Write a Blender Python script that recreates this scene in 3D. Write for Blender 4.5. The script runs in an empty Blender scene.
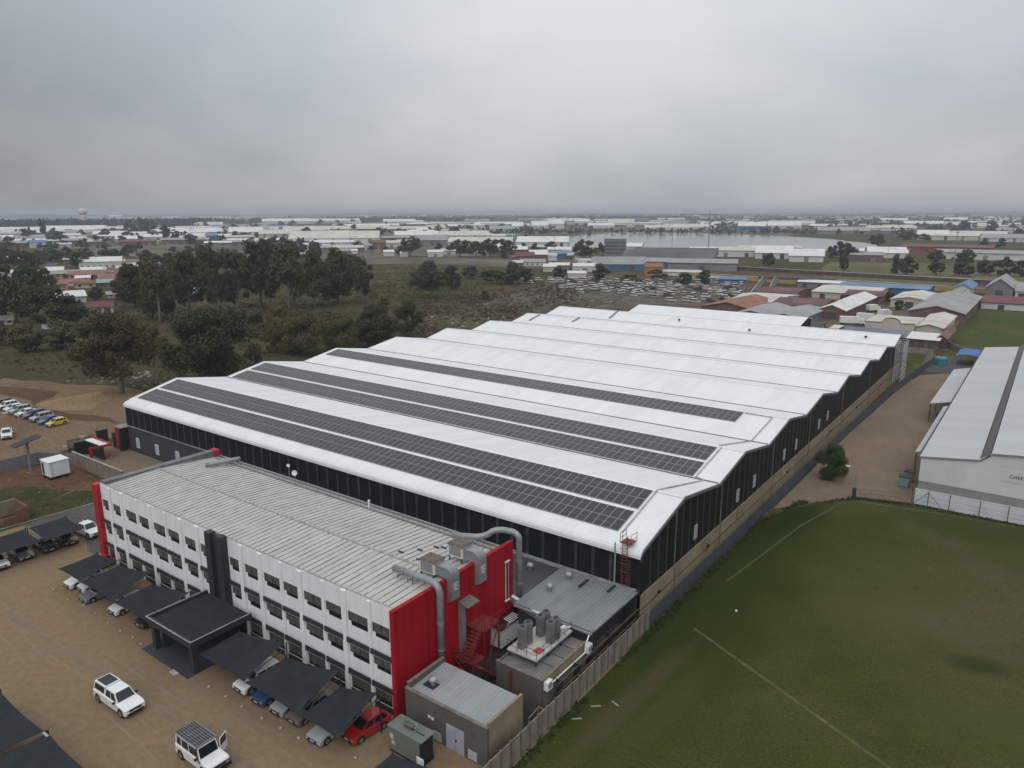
HAZE_D=1.6e-4
ZONE={}
ZONE['lake']=[(-651.8, 910.4), (-654.4, 981.4), (-704.7, 1153.7), (-751.9, 1368.2), (-720.0, 1440.5), (-584.3, 1433.1), (-422.3, 1358.1), (-290.6, 1232.9), (-207.6, 1086.3), (-168.2, 961.5), (-210.1, 852.7), (-274.6, 785.8), (-363.0, 727.9), (-497.4, 779.3)]
ZONE['field_far']=[(-105.5, 431.4), (-156.4, 670.8), (1.4, 747.1), (2.5, 556.7)]
ZONE['pitch']=[(-27.7, 269.6), (-31.1, 386.3), (16.5, 376.6), (17.2, 251.1)]
ZONE['scrap']=[(-207.6, 241.7), (-237.7, 346.7), (-287.9, 451.4), (-197.7, 471.8), (-133.6, 418.7), (-90.1, 263.4), (-131.7, 234.1), (-167.3, 233.6)]
ZONE['dirt_lot']=[(-163.0, 42.7), (-210.4, 56.9), (-218.8, 73.7), (-199.5, 78.9), (-182.7, 86.9), (-165.7, 87.7), (-137.5, 72.0), (-143.4, 61.4), (-141.0, 54.2), (-139.0, 43.9), (-140.1, 37.2)]
ZONE['sand_patch']=[(-182.6, 66.5), (-183.9, 72.3), (-183.4, 81.2), (-174.0, 79.5), (-166.6, 71.6), (-171.5, 67.1), (-176.5, 65.5)]
ZONE['red_strip']=[(-209.4, 69.1), (-190.3, 75.0), (-183.6, 68.0), (-178.5, 65.1), (-167.0, 67.2), (-156.8, 70.7), (-150.5, 69.6), (-162.0, 65.0), (-191.6, 66.9), (-199.9, 65.7)]
ZONE['rail']=[(-196.9, 396.4), (-191.6, 457.4), (11.4, 487.2), (12.6, 597.3), (-233.0, 554.9), (-268.7, 475.6)]
ZONE['road_left']=[(-603.7, 236.4), (-953.8, 394.0), (-945.6, 399.3), (-489.0, 194.8), (-410.8, 154.5), (-415.0, 151.6)]
ZONE['brown_mid']=[(-220.6, 209.9), (-245.2, 259.8), (-255.0, 356.2), (-261.2, 409.7), (-205.5, 413.6), (-194.5, 305.3), (-167.5, 208.8), (-170.5, 180.1)]
ZONE['gravel_mid']=[(-209.8, 210.4), (-211.0, 256.0), (-204.0, 320.2), (-170.4, 322.1), (-160.5, 252.1), (-166.2, 195.9)]
TREES=[(-177.0, 83.3, 20.7, 8.6, 'gum', 'tall dark gum tree standing closest to the left end of the white warehouse roof'),
(-171.2, 104.7, 19.6, 10.6, 'round', 'broad dark gum tree with bare pale stems just behind the first warehouse ridge'),
(-183.0, 140.3, 14.1, 7.3, 'olive', 'olive green bushy tree behind the second solar ridge of the warehouse'),
(-175.1, 150.0, 12.4, 6.2, 'olive', 'brownish olive tree between two dark trees behind the warehouse roof'),
(-172.9, 162.2, 14.1, 8.3, 'round', 'dark leafy tree behind the third ridge of the warehouse roof'),
(-182.4, 187.1, 12.1, 4.6, 'round', 'slim dark tree at the end of the tree row beside the bare rubble ground'),
(-283.8, 151.6, 23.5, 8.7, 'gum', '@belt'),
(-290.3, 168.2, 27.6, 9.2, 'gum', '@belt'),
(-278.9, 172.5, 29.7, 7.0, 'gum', '@belt'),
(-281.4, 185.9, 26.7, 9.5, 'gum', '@belt'),
(-282.2, 197.6, 31.4, 9.8, 'round', '@belt'),
(-272.0, 204.7, 30.1, 10.6, 'gum', '@belt'),
(-268.5, 215.7, 26.3, 9.0, 'gum', '@belt'),
(-271.5, 231.8, 25.6, 9.4, 'round', '@belt'),
(-265.2, 241.0, 22.1, 8.6, 'gum', '@belt'),
(-335.9, 168.5, 20.7, 8.6, 'round', '@belt'),
(-408.9, 214.7, 19.4, 8.4, 'green', '@belt'),
(-425.2, 238.8, 19.5, 9.0, 'green', '@belt'),
(-455.0, 276.8, 21.5, 6.6, 'round', '@belt'),
(-457.6, 294.1, 19.5, 4.8, 'gum', '@belt'),
(-236.7, 159.9, 11.0, 5.9, 'olive', '@belt'),
(-224.3, 163.0, 9.8, 5.1, 'olive', '@belt'),
(-324.3, 116.5, 18.2, 10.9, 'round', '@left'),
(-296.3, 117.9, 16.6, 8.9, 'round', '@left'),
(-407.7, 141.5, 19.5, 8.7, 'round', '@left'),
(-407.5, 156.8, 18.7, 9.0, 'green', '@left'),
(-299.4, 127.7, 10.0, 6.9, 'green', '@left'),
(-720.1, 292.8, 12.2, 8.9, 'green', '@left'),
(-581.1, 219.7, 17.3, 9.8, 'round', '@left'),
(-383.1, 173.8, 6.9, 4.0, 'round', '@left'),
(-448.8, 222.6, 10.1, 6.0, 'round', '@left'),
(-621.6, 272.4, 14.0, 9.5, 'green', '@left'),
(-680.8, 319.1, 11.3, 8.0, 'green', '@left'),
(-708.0, 300.9, 13.9, 7.1, 'round', '@left'),
(-669.9, 239.8, 17.1, 7.9, 'round', '@left'),
(-532.6, 284.9, 13.0, 8.8, 'green', '@left'),
(-513.5, 297.8, 14.4, 8.8, 'green', '@left'),
(-373.6, 180.5, 8.9, 4.5, 'round', '@left'),
(-342.0, 177.8, 9.8, 6.6, 'round', '@left'),
(-237.9, 105.3, 11.2, 6.2, 'olive', '@scrub'),
(-253.8, 102.5, 9.7, 6.4, 'olive', '@scrub'),
(-255.5, 92.8, 9.4, 5.6, 'olive', '@scrub'),
(-273.8, 92.8, 8.5, 4.6, 'olive', '@scrub'),
(-223.8, 115.3, 9.4, 4.3, 'olive', '@scrub'),
(-200.7, 107.2, 8.6, 2.8, 'olive', '@scrub'),
(-179.6, 122.3, 6.6, 2.8, 'olive', '@scrub'),
(-192.0, 137.9, 8.1, 3.7, 'olive', '@scrub'),
(-252.4, 275.5, 18.9, 9.1, 'gum', '@mid'),
(-269.3, 311.4, 13.7, 6.1, 'round', '@mid'),
(-305.1, 370.6, 8.3, 5.8, 'round', '@mid'),
(-270.5, 353.1, 8.3, 9.6, 'round', '@mid'),
(-262.1, 358.9, 13.0, 7.8, 'round', '@mid'),
(-258.4, 369.3, 9.0, 5.5, 'round', '@mid'),
(-224.7, 284.3, 4.9, 2.5, 'olive', '@mid'),
(-284.9, 300.6, 11.0, 5.6, 'gum', '@mid'),
(-506.2, 524.4, 19.9, 14.5, 'gum', '@row'),
(-465.8, 551.3, 17.0, 13.5, 'gum', '@row'),
(-452.9, 559.8, 15.1, 9.6, 'gum', '@row'),
(-441.6, 567.3, 17.9, 12.5, 'gum', '@row'),
(-417.8, 564.2, 16.6, 8.5, 'gum', '@row'),
(-344.1, 577.7, 18.5, 10.8, 'gum', '@row'),
(-340.1, 597.7, 15.3, 6.4, 'gum', '@row'),
(-466.2, 711.7, 10.0, 9.1, 'round', '@row'),
(-480.1, 676.3, 8.7, 4.4, 'round', '@row'),
(-469.9, 682.9, 7.6, 4.4, 'round', '@row'),
(-232.5, 411.7, 10.6, 8.2, 'round', '@right'),
(-257.7, 403.1, 8.3, 5.8, 'round', '@right'),
(-209.2, 445.3, 5.8, 5.9, 'green', '@right'),
(-172.3, 406.0, 8.1, 7.0, 'green', '@right'),
(-168.0, 423.8, 8.8, 6.0, 'green', '@right'),
(-108.4, 311.3, 4.7, 3.0, 'green', '@right'),
(-177.8, 572.9, 11.3, 6.1, 'round', '@right'),
(-161.2, 734.8, 15.4, 9.2, 'round', '@right'),
(-124.3, 573.8, 12.1, 4.3, 'round', '@right'),
(-169.5, 729.3, 10.9, 5.5, 'round', '@right'),
(-153.7, 739.8, 10.0, 6.4, 'round', '@right'),
(-176.1, 689.9, 6.1, 3.5, 'round', '@right'),
(-88.2, 556.4, 13.3, 4.7, 'round', '@right'),
(-81.6, 560.9, 13.3, 6.1, 'round', '@right'),
(-53.2, 358.0, 4.4, 2.6, 'round', '@right'),
(-61.8, 387.8, 4.7, 2.8, 'round', '@right'),
(-65.2, 572.1, 9.3, 6.1, 'round', '@right'),
(-82.2, 705.4, 11.4, 8.3, 'round', '@right'),
(-60.2, 691.6, 12.6, 10.4, 'round', '@right'),
(-50.2, 572.8, 9.8, 8.6, 'round', '@right'),
(-39.0, 590.0, 10.0, 6.7, 'round', '@right'),
(-27.1, 588.5, 11.7, 6.6, 'round', '@right'),
(-18.2, 585.3, 10.9, 5.9, 'round', '@right'),
(-16.5, 467.9, 4.7, 4.7, 'round', '@right'),
(-214.7, 415.5, 4.3, 4.4, 'green', '@right'),
(-258.1, 518.6, 4.5, 3.1, 'round', '@right'),
(-24.8, 120.3, 6.2, 2.2, 'green', 'round dark green tree beside the blue palisade fence at the lawn corner'),
(-1383.5, 555.3, 32.9, 8.4, 'far', '@far'),
(-1306.5, 499.6, 19.9, 9.4, 'far', '@far'),
(-1172.7, 493.8, 17.1, 11.6, 'far', '@far'),
(-1553.7, 791.4, 30.3, 14.5, 'far', '@far'),
(-1466.3, 764.5, 34.6, 17.7, 'far', '@far'),
(-1450.4, 774.1, 30.8, 13.8, 'far', '@far'),
(-1115.5, 619.5, 25.6, 9.3, 'far', '@far'),
(-1028.0, 585.5, 15.5, 5.8, 'far', '@far'),
(-1131.8, 658.6, 14.1, 6.4, 'far', '@far'),
(-808.1, 685.2, 12.1, 8.2, 'far', '@far'),
(-542.7, 462.7, 11.0, 7.4, 'far', '@far'),
(-686.6, 515.7, 15.1, 12.1, 'far', '@far'),
(-610.0, 475.7, 14.7, 9.0, 'far', '@far'),
(-561.6, 399.1, 19.8, 7.9, 'far', '@far'),
(-632.8, 460.6, 19.6, 9.0, 'far', '@far'),
(-524.0, 424.2, 16.3, 7.0, 'far', '@far'),
(-951.3, 424.4, 13.0, 6.0, 'far', '@far'),
(-1059.1, 703.9, 14.0, 6.4, 'far', '@far'),
(-179.9, 984.0, 15.3, 10.8, 'far', '@far'),
(-161.4, 1784.7, 23.9, 16.3, 'far', '@far'),
(-122.6, 1900.8, 20.8, 19.2, 'far', '@far'),
(-182.2, 1251.0, 13.1, 13.4, 'far', '@far'),
(-153.0, 1180.5, 10.9, 11.1, 'far', '@far'),
(-136.1, 1279.8, 5.8, 7.4, 'far', '@far'),
(-53.3, 980.7, 12.9, 6.6, 'far', '@far'),
(-54.4, 1330.7, 17.3, 8.8, 'far', '@far'),
(-180.2, 1015.7, 12.1, 7.4, 'far', '@far'),
(-70.6, 1024.6, 11.4, 5.8, 'far', '@far'),
(-131.5, 1409.2, 8.5, 7.2, 'far', '@far'),
(-1029.3, 480.5, 12.8, 9.4, 'far', '@far'),
(-963.5, 1652.4, 9.1, 6.6, 'far', '@far'),
(-413.5, 4058.1, 15.0, 10.5, 'far', '@far'),
(-1196.2, 601.2, 14.3, 9.7, 'far', '@far'),
(-1230.6, 8114.3, 12.9, 9.4, 'far', '@far'),
(-223.3, 4018.0, 13.2, 12.7, 'far', '@far'),
(-389.7, 5093.4, 14.6, 16.2, 'far', '@far'),
(-3357.1, 1829.0, 12.5, 8.1, 'far', '@far'),
(-1726.2, 3254.5, 10.3, 9.9, 'far', '@far'),
(-2878.4, 2314.5, 18.3, 15.7, 'far', '@far'),
(-2218.8, 2868.5, 16.6, 10.7, 'far', '@far'),
(-1012.7, 361.6, 15.2, 15.9, 'far', '@far'),
(-2005.7, 7943.1, 14.7, 13.4, 'far', '@far'),
(-17308.2, 6740.2, 27.5, 30.4, 'far', '@far'),
(-1441.9, 4896.8, 17.6, 19.4, 'far', '@far'),
(-2603.4, 2363.1, 15.3, 15.5, 'far', '@far'),
(-1959.6, 6432.9, 17.4, 18.4, 'far', '@far'),
(-566.1, 7867.7, 11.4, 9.0, 'far', '@far'),
(-177.4, 1800.4, 11.1, 12.1, 'far', '@far'),
(-1597.0, 1291.3, 12.2, 8.6, 'far', '@far'),
(-10870.4, 5660.8, 27.0, 30.4, 'far', '@far'),
(-8992.6, 3518.1, 27.8, 24.8, 'far', '@far'),
(-2617.7, 1730.7, 15.9, 16.5, 'far', '@far'),
(-1660.5, 1811.8, 10.2, 11.0, 'far', '@far'),
(-5534.3, 7418.5, 22.3, 15.2, 'far', '@far'),
(-94.5, 1454.1, 13.3, 13.5, 'far', '@far'),
(-5169.5, 5850.1, 15.5, 16.2, 'far', '@far'),
(-2523.1, 3008.9, 19.5, 20.5, 'far', '@far'),
(-695.3, 2107.4, 12.8, 9.8, 'far', '@far'),
(-3013.4, 1555.4, 14.3, 16.0, 'far', '@far'),
(-1716.6, 1489.6, 10.4, 7.8, 'far', '@far'),
(-193.6, 1263.7, 11.2, 11.3, 'far', '@far'),
(-1054.0, 2875.6, 11.8, 10.2, 'far', '@far'),
(-282.1, 3941.6, 14.0, 12.8, 'far', '@far'),
(-4924.2, 7752.3, 16.7, 16.0, 'far', '@far'),
(-508.1, 2363.6, 14.0, 14.3, 'far', '@far'),
(-1335.5, 2899.5, 15.8, 16.4, 'far', '@far'),
(-591.2, 3216.7, 16.0, 15.5, 'far', '@far'),
(-1135.8, 1694.4, 10.6, 11.0, 'far', '@far'),
(-1302.8, 718.4, 15.9, 14.4, 'far', '@far'),
(-1014.9, 1103.7, 14.2, 14.4, 'far', '@far'),
(-12689.3, 6815.0, 26.3, 24.9, 'far', '@far'),
(-1746.0, 4424.4, 15.6, 10.0, 'far', '@far'),
(-2204.0, 1413.5, 10.5, 7.2, 'far', '@far'),
(-3807.5, 2165.6, 13.5, 8.5, 'far', '@far'),
(-1746.1, 1698.5, 15.0, 13.8, 'far', '@far'),
(-529.4, 4559.7, 9.7, 8.0, 'far', '@far'),
(-2913.7, 3078.3, 12.2, 12.7, 'far', '@far'),
(-3861.0, 1452.1, 17.4, 11.5, 'far', '@far'),
(-1528.4, 1329.2, 14.5, 16.0, 'far', '@far'),
(-3383.2, 1725.7, 16.7, 15.1, 'far', '@far'),
(-1293.7, 1161.1, 16.9, 10.4, 'far', '@far'),
(-3658.4, 6109.1, 18.0, 12.4, 'far', '@far'),
(-217.3, 1706.3, 11.4, 9.5, 'far', '@far'),
(-4425.0, 3387.5, 21.7, 17.6, 'far', '@far'),
(-1535.9, 1077.3, 17.9, 15.6, 'far', '@far'),
(-2230.3, 1837.6, 18.9, 16.4, 'far', '@far'),
(-2464.5, 3146.9, 11.9, 11.1, 'far', '@far'),
(-2149.0, 1650.4, 17.0, 17.6, 'far', '@far'),
(-5125.6, 7719.8, 17.1, 18.7, 'far', '@far'),
(-1068.1, 719.8, 11.1, 7.7, 'far', '@far'),
(-1035.7, 1313.3, 14.5, 13.3, 'far', '@far'),
(-1358.9, 645.1, 15.8, 12.1, 'far', '@far'),
(-1581.3, 1363.2, 12.0, 10.7, 'far', '@far'),
(-1811.2, 1671.3, 16.3, 14.9, 'far', '@far'),
(-9993.5, 6892.9, 23.6, 25.6, 'far', '@far'),
(-2108.1, 7966.4, 15.2, 13.9, 'far', '@far'),
(-252.4, 2381.4, 11.7, 9.5, 'far', '@far'),
(-1007.5, 593.4, 11.3, 11.7, 'far', '@far'),
(-1407.8, 7318.1, 16.2, 13.5, 'far', '@far'),
(-978.3, 3747.4, 16.8, 11.6, 'far', '@far'),
(-1198.4, 1899.8, 13.5, 10.6, 'far', '@far'),
(-2963.7, 5277.7, 18.7, 12.1, 'far', '@far'),
(-959.4, 4521.8, 16.0, 15.3, 'far', '@far'),
(-2658.7, 7801.0, 19.8, 22.3, 'far', '@far'),
(-1607.8, 624.9, 16.8, 12.2, 'far', '@far'),
(-108.0, 1712.1, 14.0, 9.5, 'far', '@far'),
(-391.6, 3912.4, 10.4, 9.7, 'far', '@far'),
(-2860.7, 1537.5, 16.4, 10.4, 'far', '@far'),
(-5851.4, 5680.2, 15.3, 9.9, 'far', '@far'),
(-1041.8, 516.5, 12.5, 9.7, 'far', '@far'),
(-1022.4, 1354.2, 16.9, 13.6, 'far', '@far'),
(-2766.3, 7323.0, 13.7, 12.9, 'far', '@far'),
(-241.4, 2250.8, 13.0, 12.1, 'far', '@far'),
(-2232.3, 3566.4, 12.9, 12.9, 'far', '@far'),
(-2222.1, 1105.7, 12.0, 9.7, 'far', '@far'),
(-1273.9, 717.0, 15.2, 14.4, 'far', '@far'),
(-2848.2, 6739.0, 13.1, 8.9, 'far', '@far'),
(-1591.1, 1053.8, 17.1, 14.7, 'far', '@far'),
(-815.8, 3389.0, 9.7, 9.6, 'far', '@far'),
(-11923.9, 6243.1, 31.4, 30.3, 'far', '@far'),
(-6079.6, 2887.2, 23.9, 22.8, 'far', '@far'),
(-1144.8, 576.8, 14.3, 11.3, 'far', '@far'),
(-3957.9, 3390.3, 17.8, 14.2, 'far', '@far'),
(-3235.5, 1624.2, 18.8, 17.8, 'far', '@far'),
(-915.2, 927.3, 9.6, 6.0, 'far', '@far'),
(-7543.0, 2871.4, 24.8, 21.4, 'far', '@far'),
(-1508.0, 504.9, 13.3, 14.2, 'far', '@far'),
(-1103.2, 1226.7, 13.0, 8.6, 'far', '@far'),
(-7600.3, 4068.9, 19.6, 15.9, 'far', '@far'),
(-1015.8, 529.2, 10.9, 8.2, 'far', '@far'),
(-5774.8, 4369.5, 16.4, 14.1, 'far', '@far'),
(-742.2, 7906.2, 13.4, 14.7, 'far', '@far'),
(-176.1, 2482.9, 9.5, 9.1, 'far', '@far'),
(-1442.5, 3499.8, 15.9, 11.1, 'far', '@far'),
(-7772.4, 2832.5, 17.8, 11.7, 'far', '@far'),
(-129.3, 2993.7, 11.5, 8.9, 'far', '@far'),
(-2040.0, 1525.0, 16.4, 16.1, 'far', '@far'),
(-6277.0, 4191.8, 21.2, 23.3, 'far', '@far'),
(-1038.7, 1161.3, 17.3, 10.6, 'far', '@far'),
(-1933.2, 7338.4, 14.8, 9.4, 'far', '@far'),
(-57.6, 2136.3, 12.5, 9.9, 'far', '@far'),
(-11931.8, 4990.2, 30.7, 26.6, 'far', '@far'),
(-1041.7, 408.8, 10.8, 6.9, 'far', '@far'),
(-3462.5, 1398.1, 13.5, 11.1, 'far', '@far'),
(-4816.3, 1897.2, 12.8, 14.2, 'far', '@far'),
(-3320.6, 4653.7, 15.5, 13.8, 'far', '@far'),
(-7408.6, 6025.8, 17.2, 15.4, 'far', '@far'),
(-975.5, 603.4, 8.8, 7.8, 'far', '@far'),
(-1113.3, 1893.6, 12.4, 11.6, 'far', '@far'),
(-148.5, 1437.8, 10.7, 9.0, 'far', '@far'),
(-1015.3, 644.8, 9.7, 7.5, 'far', '@far'),
(-1866.3, 6851.5, 17.5, 13.6, 'far', '@far'),
(-9845.4, 4246.7, 20.4, 13.4, 'far', '@far'),
(-1276.3, 2209.7, 11.5, 7.4, 'far', '@far'),
(-1611.5, 624.8, 11.0, 8.4, 'far', '@far'),
(-3548.1, 1601.2, 15.2, 11.8, 'far', '@far'),
(-534.8, 2488.6, 14.1, 15.6, 'far', '@far'),
(-889.8, 4020.3, 12.7, 8.7, 'far', '@far'),
(-10925.8, 6019.5, 22.2, 21.3, 'far', '@far'),
(-5117.7, 2089.8, 20.5, 18.4, 'far', '@far'),
(-16406.5, 6462.9, 25.8, 20.6, 'far', '@far'),
(-1543.3, 1001.6, 13.1, 10.4, 'far', '@far'),
(-4642.7, 1626.4, 18.0, 18.7, 'far', '@far'),
(-1444.3, 642.6, 13.8, 9.7, 'far', '@far'),
(-886.6, 1035.9, 16.7, 17.1, 'far', '@far'),
(-6462.7, 5301.3, 24.0, 20.4, 'far', '@far'),
(-1695.0, 1954.7, 16.4, 17.9, 'far', '@far'),
(-101.5, 2188.2, 13.1, 8.8, 'far', '@far'),
(-307.0, 7680.2, 10.8, 9.8, 'far', '@far'),
(-324.7, 2342.2, 11.8, 8.6, 'far', '@far'),
(-4271.6, 2563.4, 17.6, 14.0, 'far', '@far'),
(-1138.5, 759.0, 11.9, 8.8, 'far', '@far'),
(-3055.9, 1562.4, 18.5, 16.1, 'far', '@far'),
(-12057.9, 6647.2, 21.5, 21.2, 'far', '@far'),
(-925.0, 548.8, 15.6, 12.1, 'far', '@far'),
(-239.6, 1509.8, 13.4, 13.7, 'far', '@far'),
(-3961.0, 1376.6, 16.5, 15.1, 'far', '@far'),
(-4277.0, 4265.5, 15.7, 9.9, 'far', '@far'),
(-2744.8, 2689.9, 15.1, 14.8, 'far', '@far'),
(-104.7, 3021.0, 14.9, 16.2, 'far', '@far'),
(-466.0, 1965.3, 11.6, 10.7, 'far', '@far'),
(-5037.6, 2143.9, 13.6, 10.8, 'far', '@far'),
(-1111.2, 883.8, 16.9, 12.8, 'far', '@far'),
(-1517.7, 631.4, 15.9, 15.2, 'far', '@far'),
(-2933.1, 4210.8, 19.2, 14.2, 'far', '@far'),
(-3778.0, 1284.1, 15.1, 10.7, 'far', '@far'),
(-193.4, 1636.0, 15.7, 14.5, 'far', '@far'),
(-3353.3, 1558.3, 17.6, 15.8, 'far', '@far'),
(-996.2, 951.3, 16.4, 11.9, 'far', '@far'),
(-3450.8, 2477.0, 17.2, 18.5, 'far', '@far'),
(-2460.5, 5131.2, 17.7, 12.9, 'far', '@far'),
(-4194.7, 7006.2, 20.5, 21.9, 'far', '@far'),
(-902.3, 970.2, 12.4, 10.9, 'far', '@far'),
(-1830.9, 3477.8, 18.3, 13.0, 'far', '@far'),
(-13960.7, 6627.9, 29.1, 26.9, 'far', '@far'),
(-6320.2, 3684.6, 20.4, 19.3, 'far', '@far'),
(-5275.8, 6890.9, 21.9, 24.2, 'far', '@far'),
(-617.8, 3526.9, 14.3, 15.6, 'far', '@far'),
(-1628.1, 4304.4, 17.1, 14.7, 'far', '@far'),
(-8996.7, 5293.4, 18.9, 12.5, 'far', '@far'),
(-2730.4, 5369.0, 12.7, 12.7, 'far', '@far'),
(-90.5, 1796.8, 9.1, 6.1, 'far', '@far'),
(-10125.7, 6170.1, 22.7, 19.3, 'far', '@far'),
(-6036.1, 6260.2, 20.0, 16.2, 'far', '@far'),
(-3237.4, 5980.8, 15.5, 15.0, 'far', '@far'),
(-126.7, 2370.1, 15.9, 10.4, 'far', '@far'),
(-4543.3, 2161.0, 17.0, 13.5, 'far', '@far'),
(-137.7, 1412.3, 11.3, 8.6, 'far', '@far'),
(-758.8, 2010.5, 15.4, 14.0, 'far', '@far'),
(-692.9, 740.7, 7.2, 6.1, 'far', '@far'),
(-1002.2, 409.9, 9.1, 6.9, 'far', '@far'),
(-661.6, 503.4, 5.6, 3.5, 'round', '@far'),
(-774.2, 343.6, 8.5, 7.2, 'far', '@far'),
(-1195.2, 669.3, 9.5, 5.9, 'far', '@far'),
(-980.7, 664.3, 6.4, 5.5, 'far', '@far'),
(-697.6, 560.7, 6.2, 5.2, 'far', '@far'),
(-1025.4, 406.9, 6.3, 5.2, 'far', '@far'),
(-820.1, 420.7, 10.9, 9.9, 'green', '@far'),
(-778.4, 1016.8, 11.1, 10.1, 'far', '@far'),
(-943.5, 695.3, 8.8, 7.1, 'far', '@far'),
(-679.4, 695.3, 11.2, 5.9, 'far', '@far'),
(-1156.0, 812.5, 8.4, 7.7, 'far', '@far'),
(-724.4, 296.0, 10.6, 8.3, 'far', '@far'),
(-917.0, 801.0, 9.2, 4.8, 'far', '@far'),
(-869.8, 601.8, 10.6, 7.2, 'far', '@far'),
(-862.8, 294.9, 6.5, 5.5, 'far', '@far'),
(-810.8, 755.2, 9.8, 6.9, 'far', '@far'),
(-786.2, 314.6, 6.9, 4.1, 'far', '@far'),
(-1289.3, 566.6, 6.5, 5.6, 'far', '@far'),
(-490.3, 669.8, 9.6, 6.5, 'green', '@far'),
(-836.5, 567.5, 8.9, 5.6, 'far', '@far'),
(-1050.4, 370.5, 6.1, 4.9, 'far', '@far'),
(-781.5, 306.5, 8.4, 6.6, 'round', '@far'),
(-718.3, 315.0, 7.7, 5.3, 'round', '@far'),
(-610.9, 449.8, 7.8, 6.7, 'round', '@far'),
(-688.1, 786.1, 11.0, 6.0, 'far', '@far'),
(-873.0, 636.5, 7.0, 4.4, 'far', '@far'),
(-724.0, 424.9, 9.4, 8.6, 'round', '@far'),
(-826.5, 586.6, 10.8, 7.2, 'green', '@far'),
(-642.6, 824.6, 6.4, 3.6, 'far', '@far'),
(-470.9, 608.2, 6.7, 5.6, 'far', '@far'),
(-599.5, 438.4, 10.8, 6.0, 'far', '@far'),
(-1190.9, 612.3, 12.0, 6.4, 'far', '@far'),
(-698.1, 502.7, 11.0, 6.0, 'green', '@far'),
(-1040.7, 403.1, 9.5, 8.1, 'far', '@far'),
(-637.9, 419.0, 8.3, 6.9, 'far', '@far'),
(-1126.5, 722.9, 8.4, 4.7, 'far', '@far'),
(-493.3, 629.0, 7.0, 5.3, 'green', '@far'),
(-664.8, 496.9, 6.0, 4.4, 'round', '@far'),
(-1104.4, 793.1, 10.7, 6.3, 'far', '@far'),
(-624.9, 483.2, 7.4, 4.4, 'round', '@far'),
(-745.7, 449.2, 8.8, 5.2, 'far', '@far'),
(-858.5, 404.1, 11.4, 7.2, 'green', '@far'),
(-776.7, 438.2, 6.8, 4.8, 'far', '@far'),
(-744.7, 372.0, 10.9, 7.0, 'far', '@far'),
(-578.2, 647.0, 8.1, 5.1, 'far', '@far'),
(-934.1, 864.4, 9.6, 5.2, 'far', '@far'),
(-661.7, 347.0, 10.5, 7.8, 'round', '@far'),
(-698.6, 507.0, 9.5, 8.3, 'far', '@far'),
(-761.3, 568.7, 11.0, 9.6, 'round', '@far'),
(-799.7, 483.2, 9.2, 5.7, 'green', '@far'),
(-551.8, 731.5, 10.6, 8.3, 'far', '@far'),
(-791.1, 620.0, 11.0, 7.3, 'green', '@far'),
(-1147.2, 659.3, 8.8, 7.8, 'far', '@far'),
(-961.2, 423.5, 7.5, 4.9, 'far', '@far'),
(-503.1, 606.4, 9.8, 5.5, 'green', '@far'),
(-1235.1, 789.3, 9.9, 7.1, 'far', '@far'),
(-1030.8, 662.8, 9.8, 5.2, 'far', '@far'),
(-541.4, 703.4, 9.1, 6.2, 'far', '@far'),
(-1477.3, 585.1, 8.6, 6.0, 'far', '@far'),
(-1184.6, 735.5, 7.4, 4.9, 'far', '@far'),
(-719.1, 347.0, 9.5, 7.4, 'far', '@far'),
(-908.5, 408.0, 7.0, 4.5, 'green', '@far'),
(-987.4, 367.0, 6.3, 3.7, 'round', '@far'),
(-667.1, 624.7, 7.1, 5.2, 'round', '@far'),
(-552.8, 537.1, 8.8, 4.8, 'far', '@far'),
(-982.8, 406.3, 7.5, 6.2, 'green', '@far'),
(-723.9, 717.2, 8.6, 6.9, 'far', '@far'),
(-754.9, 363.7, 5.9, 5.3, 'far', '@far'),
(-578.7, 596.1, 10.3, 7.0, 'far', '@far'),
(-452.2, 601.4, 9.2, 6.3, 'round', '@far'),
(-796.2, 756.5, 7.8, 6.9, 'far', '@far'),
(-457.6, 646.1, 8.2, 6.1, 'far', '@far'),
(-532.8, 708.4, 7.9, 4.6, 'far', '@far'),
(-1585.5, 590.5, 8.8, 7.4, 'far', '@far'),
(-927.5, 464.9, 6.3, 3.9, 'far', '@far'),
(-783.5, 283.0, 8.2, 7.0, 'far', '@far'),
(-460.4, 582.1, 10.6, 5.9, 'green', '@far'),
(-511.5, 694.1, 5.7, 3.6, 'round', '@far'),
(-1126.5, 540.5, 8.1, 6.2, 'far', '@far'),
(-771.1, 349.2, 5.8, 4.6, 'round', '@far'),
(-872.4, 749.3, 8.3, 4.6, 'far', '@far'),
(-1225.5, 665.4, 8.3, 5.3, 'far', '@far'),
(-713.6, 605.6, 7.1, 4.4, 'round', '@far'),
(-882.1, 354.4, 5.9, 4.2, 'far', '@far'),
(-1032.0, 436.6, 8.5, 6.5, 'far', '@far'),
(-657.1, 595.5, 10.0, 8.4, 'green', '@far'),
(-701.5, 570.3, 10.1, 6.9, 'round', '@far'),
(-1414.9, 658.0, 7.6, 6.7, 'far', '@far'),
(-952.8, 386.6, 8.8, 6.6, 'green', '@far'),
(-709.9, 577.8, 8.6, 7.8, 'far', '@far'),
(-540.5, 727.3, 6.4, 3.4, 'far', '@far'),
(-1076.3, 412.6, 10.6, 9.4, 'round', '@far'),
(-678.7, 359.0, 6.8, 6.0, 'far', '@far'),
(-845.8, 526.6, 8.1, 5.3, 'far', '@far'),
(-688.6, 979.6, 7.8, 5.6, 'far', '@far'),
(-837.8, 923.5, 10.6, 6.3, 'far', '@far'),
(-1166.6, 750.2, 6.4, 4.3, 'far', '@far'),
(-663.6, 794.9, 6.0, 4.7, 'far', '@far'),
(-1277.5, 665.0, 7.5, 6.5, 'far', '@far'),
(-553.3, 684.7, 8.3, 6.6, 'green', '@far'),
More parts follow.
